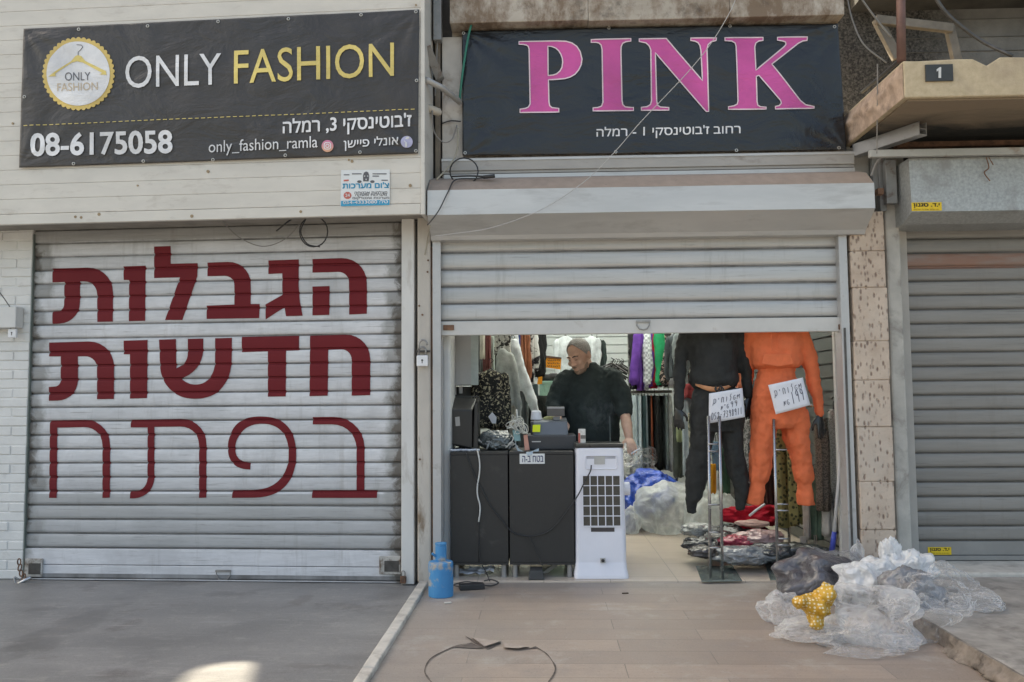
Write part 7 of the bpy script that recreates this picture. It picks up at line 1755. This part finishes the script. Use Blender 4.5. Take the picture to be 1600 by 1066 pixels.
# ================================================================== BAGS, PACKETS, PLASTIC
def blob(c, r, seed, amp=.28, f=1.6, crease=.10, cf=5.0, sub=5, flat=0.0, floor_z=None, yaw=0, droop=0):
    bm = bmesh.new(); bmesh.ops.create_icosphere(bm, subdivisions=sub, radius=1); vs = []; off = Vector((seed * 3.1, seed * 1.7, seed * 2.3))
    for v in bm.verts:
        d = v.co.normalized(); q = 1 + amp * noise.noise(d * f + off) * 1.6
        rg = 0; a_ = 1; ff_ = cf
        w = d + Vector((noise.noise(d * 2.2 + off), noise.noise(d * 2.2 + off + Vector((9, 0, 0))), noise.noise(d * 2.2 + off + Vector((0, 9, 0))))) * .35
        for _ in range(3):
            rg += a_ * (1 - abs(noise.noise(w * ff_ + off)) * 2.2); a_ *= .5; ff_ *= 2.1
        q += crease * (rg - .9)
        p = Vector((d.x * r[0] * q, d.y * r[1] * q, d.z * r[2] * q))
        p = Matrix.Rotation(yaw, 3, 'Z') @ p + Vector(c)
        if floor_z is not None and p.z < floor_z: p.z = floor_z + .004 * (1 + noise.noise(p * 30)) * .5
        vs.append(p)
    fs = [tuple(l.vert.index for l in f_.loops) for f_ in bm.faces]; bm.free()
    return MB().add(vs, fs)
def bag(c, r, seed, floor_z=None, sub=5, amp=.34, crush=.30, stretch=(1, 1, 1), yaw=0, lobes=1.5, fine=.09, **kw):
    """crumpled plastic: an uneven heap cut by sharp creases at three sizes"""
    bm = bmesh.new(); bmesh.ops.create_icosphere(bm, subdivisions=sub, radius=1); vs = []; off = Vector((seed * 3.1, seed * 1.7, seed * 2.3)); st = Vector(stretch)
    for v in bm.verts:
        d = v.co.normalized(); w = Vector((d.x * st.x, d.y * st.y, d.z * st.z))
        wp = Vector((noise.noise(w * 1.8 + off), noise.noise(w * 1.8 + off + Vector((9, 0, 0))), noise.noise(w * 1.8 + off + Vector((0, 9, 0))))) * .5
        q = 1 + amp * 1.6 * noise.noise(d * lobes + off)
        f1 = noise.voronoi((w + wp) * 1.5 + off)[0]; f2 = noise.voronoi((w + wp * 1.3) * 3.4 + off)[0]; f3 = noise.voronoi((w + wp) * 7.5 + off)[0]
        q += crush * ((f1[0] - .42) + .40 * (f2[0] - .42) + fine * (f3[0] - .42)) - crush * .35 * max(0, .16 - (f1[1] - f1[0])) * 2
        p = Vector((d.x * r[0] * q, d.y * r[1] * q, d.z * r[2] * q))
        p = Matrix.Rotation(yaw, 3, 'Z') @ p + Vector(c)
        if floor_z is not None and p.z < floor_z: p.z = floor_z + .003 * (1 + noise.noise(p * 30)) * .5
        vs.append(p)
    fs = [tuple(l.vert.index for l in f_.loops) for f_ in bm.faces]; bm.free()
    return MB().add(vs, fs)
def plastic(name, col, rough=.25):
    if name in _mats: return _mats[name]
    t = NT(name); p = t.pos(); n1 = t.noise(p, 9, 5, .6)
    t.col(t.mix(t.ramp(n1, .3, .7), tuple(v * .75 for v in col), tuple(min(1, v * 1.2) for v in col))); t.set(rough, 0, .5)
    t.b.inputs['Coat Weight'].default_value = .8; t.b.inputs['Coat Roughness'].default_value = .12
    vo = t.n('TexVoronoi', feature='DISTANCE_TO_EDGE'); vo.inputs['Scale'].default_value = 16; nv = t.n('TexNoise'); nv.inputs['Scale'].default_value = 8; t.l(p, nv.inputs['Vector']); t.l(t.mix(.3, p, nv.outputs['Color']), vo.inputs['Vector'])
    t.bump(t.math('ADD', t.math('MULTIPLY', vo.outputs['Distance'], 1.5), t.noise(p, 26, 4, .6, 1.0)), .8, .014)
    _mats[name] = t.m
    return t.m
M_FILM = film('clear_film', (.95, .96, .97), .95, 9, .1); M_FILM2 = film('milky_film', (.95, .96, .97), .78, 8, .14); M_FILM3 = film('clear_bubble_film', (.80, .81, .85), .86, 30)
M_WBAG = film('white_carrier', (.94, .95, .96), .06, 7, .35)
def gp(px, py, z=0): return G(px, py, z)
def trash(px, Y, z, r, label, m, seed, name='plastic_bag', cat='plastic bag', **kw):
    c = P(px, 900, Y); c.z = z
    return bag(c, r, seed, **kw).build(name, m, smooth=True, label=label, cat=cat)
PXM = lambda px, Y: px / FPX * Y
trash(1270, 5.32, .12, (.215, .19, .15), 'dark grey plastic bag lying at the back left of the litter heap', plastic('grey_bag', (.085, .08, .09), .35), 43, floor_z=.012, crush=.22)
trash(1304, 5.50, .10, (.22, .14, .15), 'clear bubble wrap heaped behind the dark grey bag', M_FILM3, 5, floor_z=.015)
trash(1341, 5.55, .20, (.038, .045, .095), 'twisted clear plastic end sticking up before the stone pillar', M_FILM2, 8, stretch=(2, 2, .5), sub=4)
trash(1358, 5.10, .18, (.165, .13, .085), 'bright white carrier bag spread on top of the heap, left one of the white pair', M_WBAG, 12, crush=.5, stretch=(1.2, 1.2, .5), sub=6, fine=.0)
trash(1424, 5.15, .205, (.135, .12, .115), 'bright white carrier bag standing at the right on top of the heap', M_WBAG, 18, crush=.45, stretch=(1.2, 1.2, .45), sub=6, fine=.0)
trash(1392, 5.16, .275, (.055, .055, .095), 'upright twisted corner of a white bag at the top of the heap', M_WBAG, 17, crush=.5, stretch=(2, 2, .5))
trash(1362, 4.42, .105, (.215, .20, .145), 'large clear plastic sack at the front of the litter heap', M_FILM2, 21, floor_z=.012, sub=6, crush=.36)
trash(1350, 4.20, .04, (.20, .12, .06), 'thin clear sheet spread on the paving in front of the large clear sack', M_FILM, 22, floor_z=.008, crush=.7)
trash(1468, 4.75, .155, (.205, .19, .115), 'loose clear plastic sheeting over the step on the right pavement', M_FILM, 25, floor_z=.085, sub=6, crush=.5)
trash(1440, 4.42, .08, (.13, .12, .11), 'clear plastic sheet hanging over the step edge in front', M_FILM, 27, floor_z=.01, crush=.5)
trash(1520, 4.72, .11, (.125, .10, .045), 'clear plastic tail lying furthest right on the pavement', M_FILM, 29, floor_z=.085, crush=.7)
trash(1420, 4.85, .11, (.15, .14, .15), 'dark crumpled film inside the heap between the clear sacks', plastic('smoke_bag', (.20, .20, .21), .3), 30, floor_z=.01, crush=.4)
trash(1219, 4.72, .065, (.105, .12, .085), 'empty clear bag at the far left of the heap', M_FILM2, 33, floor_z=.008, crush=.4)
trash(1258, 4.42, .035, (.155, .13, .055), 'flat clear bag lying in front of the yellow spotted bundle', M_FILM2, 36, floor_z=.008, crush=.5)
def yellow_dots():
    t = NT('yellow_spotted'); p = t.pos()
    vo = t.n('TexVoronoi'); vo.inputs['Scale'].default_value = 58; vo.inputs['Randomness'].default_value = .35; t.l(p, vo.inputs['Vector'])
    t.col(t.mix(t.ramp(vo.outputs['Distance'], .30, .38), (.70, .62, .42), t.mix(t.ramp(t.noise(p, 6, 4, .6), .35, .65), (.48, .25, .015), (.62, .36, .04)))); t.set(.55)
    t.bump(t.noise(p, 14, 5, .6, .8), .6, .012); return t.m
k = MB(); cy = P(1280, 955, 4.52)
for a_, b_, r_ in (((1284, 938), (1292, 922), .050), ((1264, 946), (1248, 938), .038), ((1275, 955), (1275, 976), .046), ((1274, 947), (1276, 950), .066)):
    k.capsule([P(a_[0], a_[1], 4.40), P((a_[0] + b_[0]) / 2, (a_[1] + b_[1]) / 2, 4.36), P(b_[0], b_[1], 4.32)], [r_, r_, r_ * .8], 14)
vv = []
for p_ in k.v: vv.append(p_ + Vector((noise.noise(p_ * 22), noise.noise(p_ * 22 + Vector((5, 0, 0))), noise.noise(p_ * 22 + Vector((0, 5, 0))))) * .022)
k.v = vv; folds(k.build('spotted_bundle', yellow_dots(), label='crumpled yellow bundle with white dots in the middle of the plastic heap', cat='bundle', remesh=.008, smooth_it=1), .02, .016)
# inside: blue bag, big white sack, clear parcels
c_ = P(1014, 770, 8.1); k = bag((c_.x, 8.1, .30), (.25, .2, .21), 41, amp=.3, crush=.3, floor_z=.013)
c2 = P(986, 800, 7.9); b_ = bag((c2.x, 7.9, .2), (.12, .14, .26), 42, amp=.25, crush=.3, floor_z=.013); k.add(b_.v, b_.f)
k.capsule([P(1028, 752, 8.0), P(1034, 740, 8.0), P(1041, 742, 8.0), P(1042, 752, 8.0)], [.018] * 4, 8)
k.build('shopping_bag', plastic('royal_blue_bag', (.008, .075, .50), .45), label='royal blue shopping bag slumped on the floor behind the air cooler', cat='bag', remesh=.009)
def sack(px, py_b, r, label, seed, m, Y=None):
    Y_ = Y or 7.6; c = P(px, 800, Y_); return bag((c.x, Y_, .013 + r[2] * .72), (r[0] * .95, r[1] * .95, r[2]), seed, amp=.18, crush=.26, stretch=(1.5, 1.5, .6), floor_z=.0135, fine=.05).build('plastic_sack', m, smooth=True, label=label, cat='sack')
M_SACK = film('white_sack', (.88, .92, .91), .50, 6, .25)
sack(1046, 835, (.31, .26, .26), 'big full translucent white sack on the shop floor', 51, M_SACK, 7.75)
sack(1105, 830, (.20, .20, .24), 'second white sack standing behind the black joggers', 53, M_SACK, 7.45)
sack(1128, 832, (.13, .14, .24), 'third smaller white sack right of the chrome poles', 54, M_SACK, 7.3)
sack(984, 825, (.10, .12, .13), 'small clear bag on the floor right behind the air cooler', 55, M_SACK, 7.7)
trash(998, 8.5, .60, (.20, .18, .15), 'clear plastic packages piled above the blue bag', M_FILM3, 57, name='plastic_package', cat='package', pleat=.1)
trash(985, 7.9, .70, (.10, .12, .10), 'clear plastic packet close to the side of the air cooler', M_FILM, 58, name='plastic_package', cat='package', pleat=.1)
MB().box(P(972, 720, 8.4).x, P(1024, 720, 8.4).x, 8.42, 8.8, .0135, .44).build('low_table', mat('dark_shelf', (.10, .10, .10)), label='low dark table hidden under the plastic packages', cat='table', bevel=.006)
GK = 'clothes in plastic packets on the floor'
packs = [(1092, 828, 6.7, (.15, .12, .04), (.42, .43, .42), 'silvery clear packet at the left edge of the floor pile'), (1096, 850, 6.35, (.13, .12, .04), (.06, .06, .065), 'black packet with a rolled end low at the left of the floor pile'), (1102, 862, 6.15, (.12, .10, .035), (.09, .075, .07), 'lowest dark brown packet at the left of the floor pile'),
 (1128, 843, 6.5, (.15, .12, .045), (.035, .035, .038), 'black packet behind the chrome poles'), (1152, 846, 6.35, (.14, .11, .035), (.42, .03, .07), 'crimson packet in the middle of the floor pile'), (1165, 868, 6.05, (.20, .14, .05), (.22, .23, .24), 'large grey packet at the front of the floor pile'),
 (1187, 840, 6.35, (.17, .12, .045), (.52, .34, .33), 'pale pink packet above the large grey one'), (1150, 828, 6.8, (.16, .12, .04), (.14, .15, .14), 'dark grey packet under the red garment'), (1205, 862, 6.1, (.15, .12, .05), (.05, .052, .055), 'black packet left of the second chrome stand'),
 (1235, 862, 6.15, (.16, .12, .05), (.045, .048, .05), 'black glossy packet between the orange mannequin poles'), (1270, 866, 6.1, (.16, .12, .05), (.04, .045, .045), 'black glossy packet below the sage skirt'), (1290, 872, 6.05, (.12, .11, .05), (.06, .065, .07), 'dark packet beside the blue grip of the pole')]
for i, (px, py, Y, r, cl, lab) in enumerate(packs):
    c = P(px, py, Y); c.z = max(c.z, .013 + r[2] * .6)
    blob(c, (r[0], r[1], r[2] * 1.25), 70 + i, amp=.22, f=1.5, crease=.12, cf=3.2, floor_z=.0135, yaw=random.uniform(-.5, .5)).build('clothes_packet', plastic('packet_%d' % i, cl, .25), smooth=True, label=lab, cat='packet', group=GK)
c = P(1180, 806, 6.75); rg = bag((c.x, 6.75, c.z), (.20, .14, .085), 91, amp=.3, crush=.5, stretch=(1.2, 1.2, 1.2)).build('crumpled_garment', fb('red_cloth', (.42, .012, .03)), smooth=True, label='crumpled bright red garment on top of the floor pile', cat='garment')
MB().tube([P(1171, 806, 6.57), P(1182, 797, 6.58), P(1195, 788, 6.60)], .010, 8).build('white_stripe', M_PAPER, rg, smooth=True)
c = P(1176, 818, 6.6); k = blob((c.x, 6.6, c.z), (.13, .08, .028), 92, amp=.15, crease=.05, cf=2); k.build('shoe_pad', fb('pale_pink_cloth', (.56, .38, .34)), smooth=True, label='flat pale pink folded cloth under the red garment', cat='cloth')
c = P(1160, 829, 6.75); blob((c.x, 6.75, .12), (.28, .2, .11), 93, amp=.15, crease=.08, cf=3, floor_z=.0135).build('clothes_packet', plastic('packet_base', (.07, .07, .075), .25), smooth=True, label='broad dark packet heap beneath the red garment', cat='packet', group=GK)
# package of clothes and plastic on the counter
c = P(776, 690, 6.05); blob((c.x, 6.05, zct + .062), (.125, .11, .075), 95, amp=.2, crease=.14, cf=3.4, floor_z=zct + .003).build('clothes_packet', plastic('packet_counter', (.13, .15, .155), .2), smooth=True, label='crumpled clear packet of dark clothes on the counter beside the monitor', cat='packet')
k = MB(); random.seed(31)
for i in range(16):
    a = P(752 + random.uniform(0, 52), 690 + random.uniform(0, 12), 5.94 + random.uniform(0, .05)); d = Vector((random.uniform(.02, .06) * random.choice((-1, 1)), random.uniform(-.02, .02), random.uniform(.0, .05)))
    a.z = max(a.z, zct + .006); k.tube([a, a + d * .5 + Vector((0, 0, .006)), a + d], [.004, .007, .003], 6)
k.build('packing_strip', film('strip_film', (.86, .87, .88), .2, 20, .2), label='shreds of white plastic packing on the counter beside the clear packet', cat='packing scraps')
k = MB(); random.seed(32)
for i in range(10):
    c = P(706 + i * 4.5, 702, 5.86 + random.uniform(0, .05)); k.ell((c.x, c.y, zct + .008), (.016, .014, .009), n=8, m=6)
k.build('paper_crumbs', M_PAPER, label='row of small white scraps along the counter edge under the monitor', cat='paper scraps')
c = P(779, 655, 6.3); MB().add([P(763, 651, 6.3), P(769, 644, 6.3), P(776, 652, 6.3), P(775, 662, 6.3), P(769, 662, 6.3)] + [P(763, 651, 6.31), P(769, 644, 6.31), P(776, 652, 6.31), P(775, 662, 6.31), P(769, 662, 6.31)], [(0, 1, 2, 3, 4), (9, 8, 7, 6, 5), (0, 5, 6, 1), (1, 6, 7, 2), (2, 7, 8, 3), (3, 8, 9, 4), (4, 9, 5, 0)]).build('swing_tag', M_PAPER, label='white paper tag hanging on the speckled dark jacket', cat='tag')
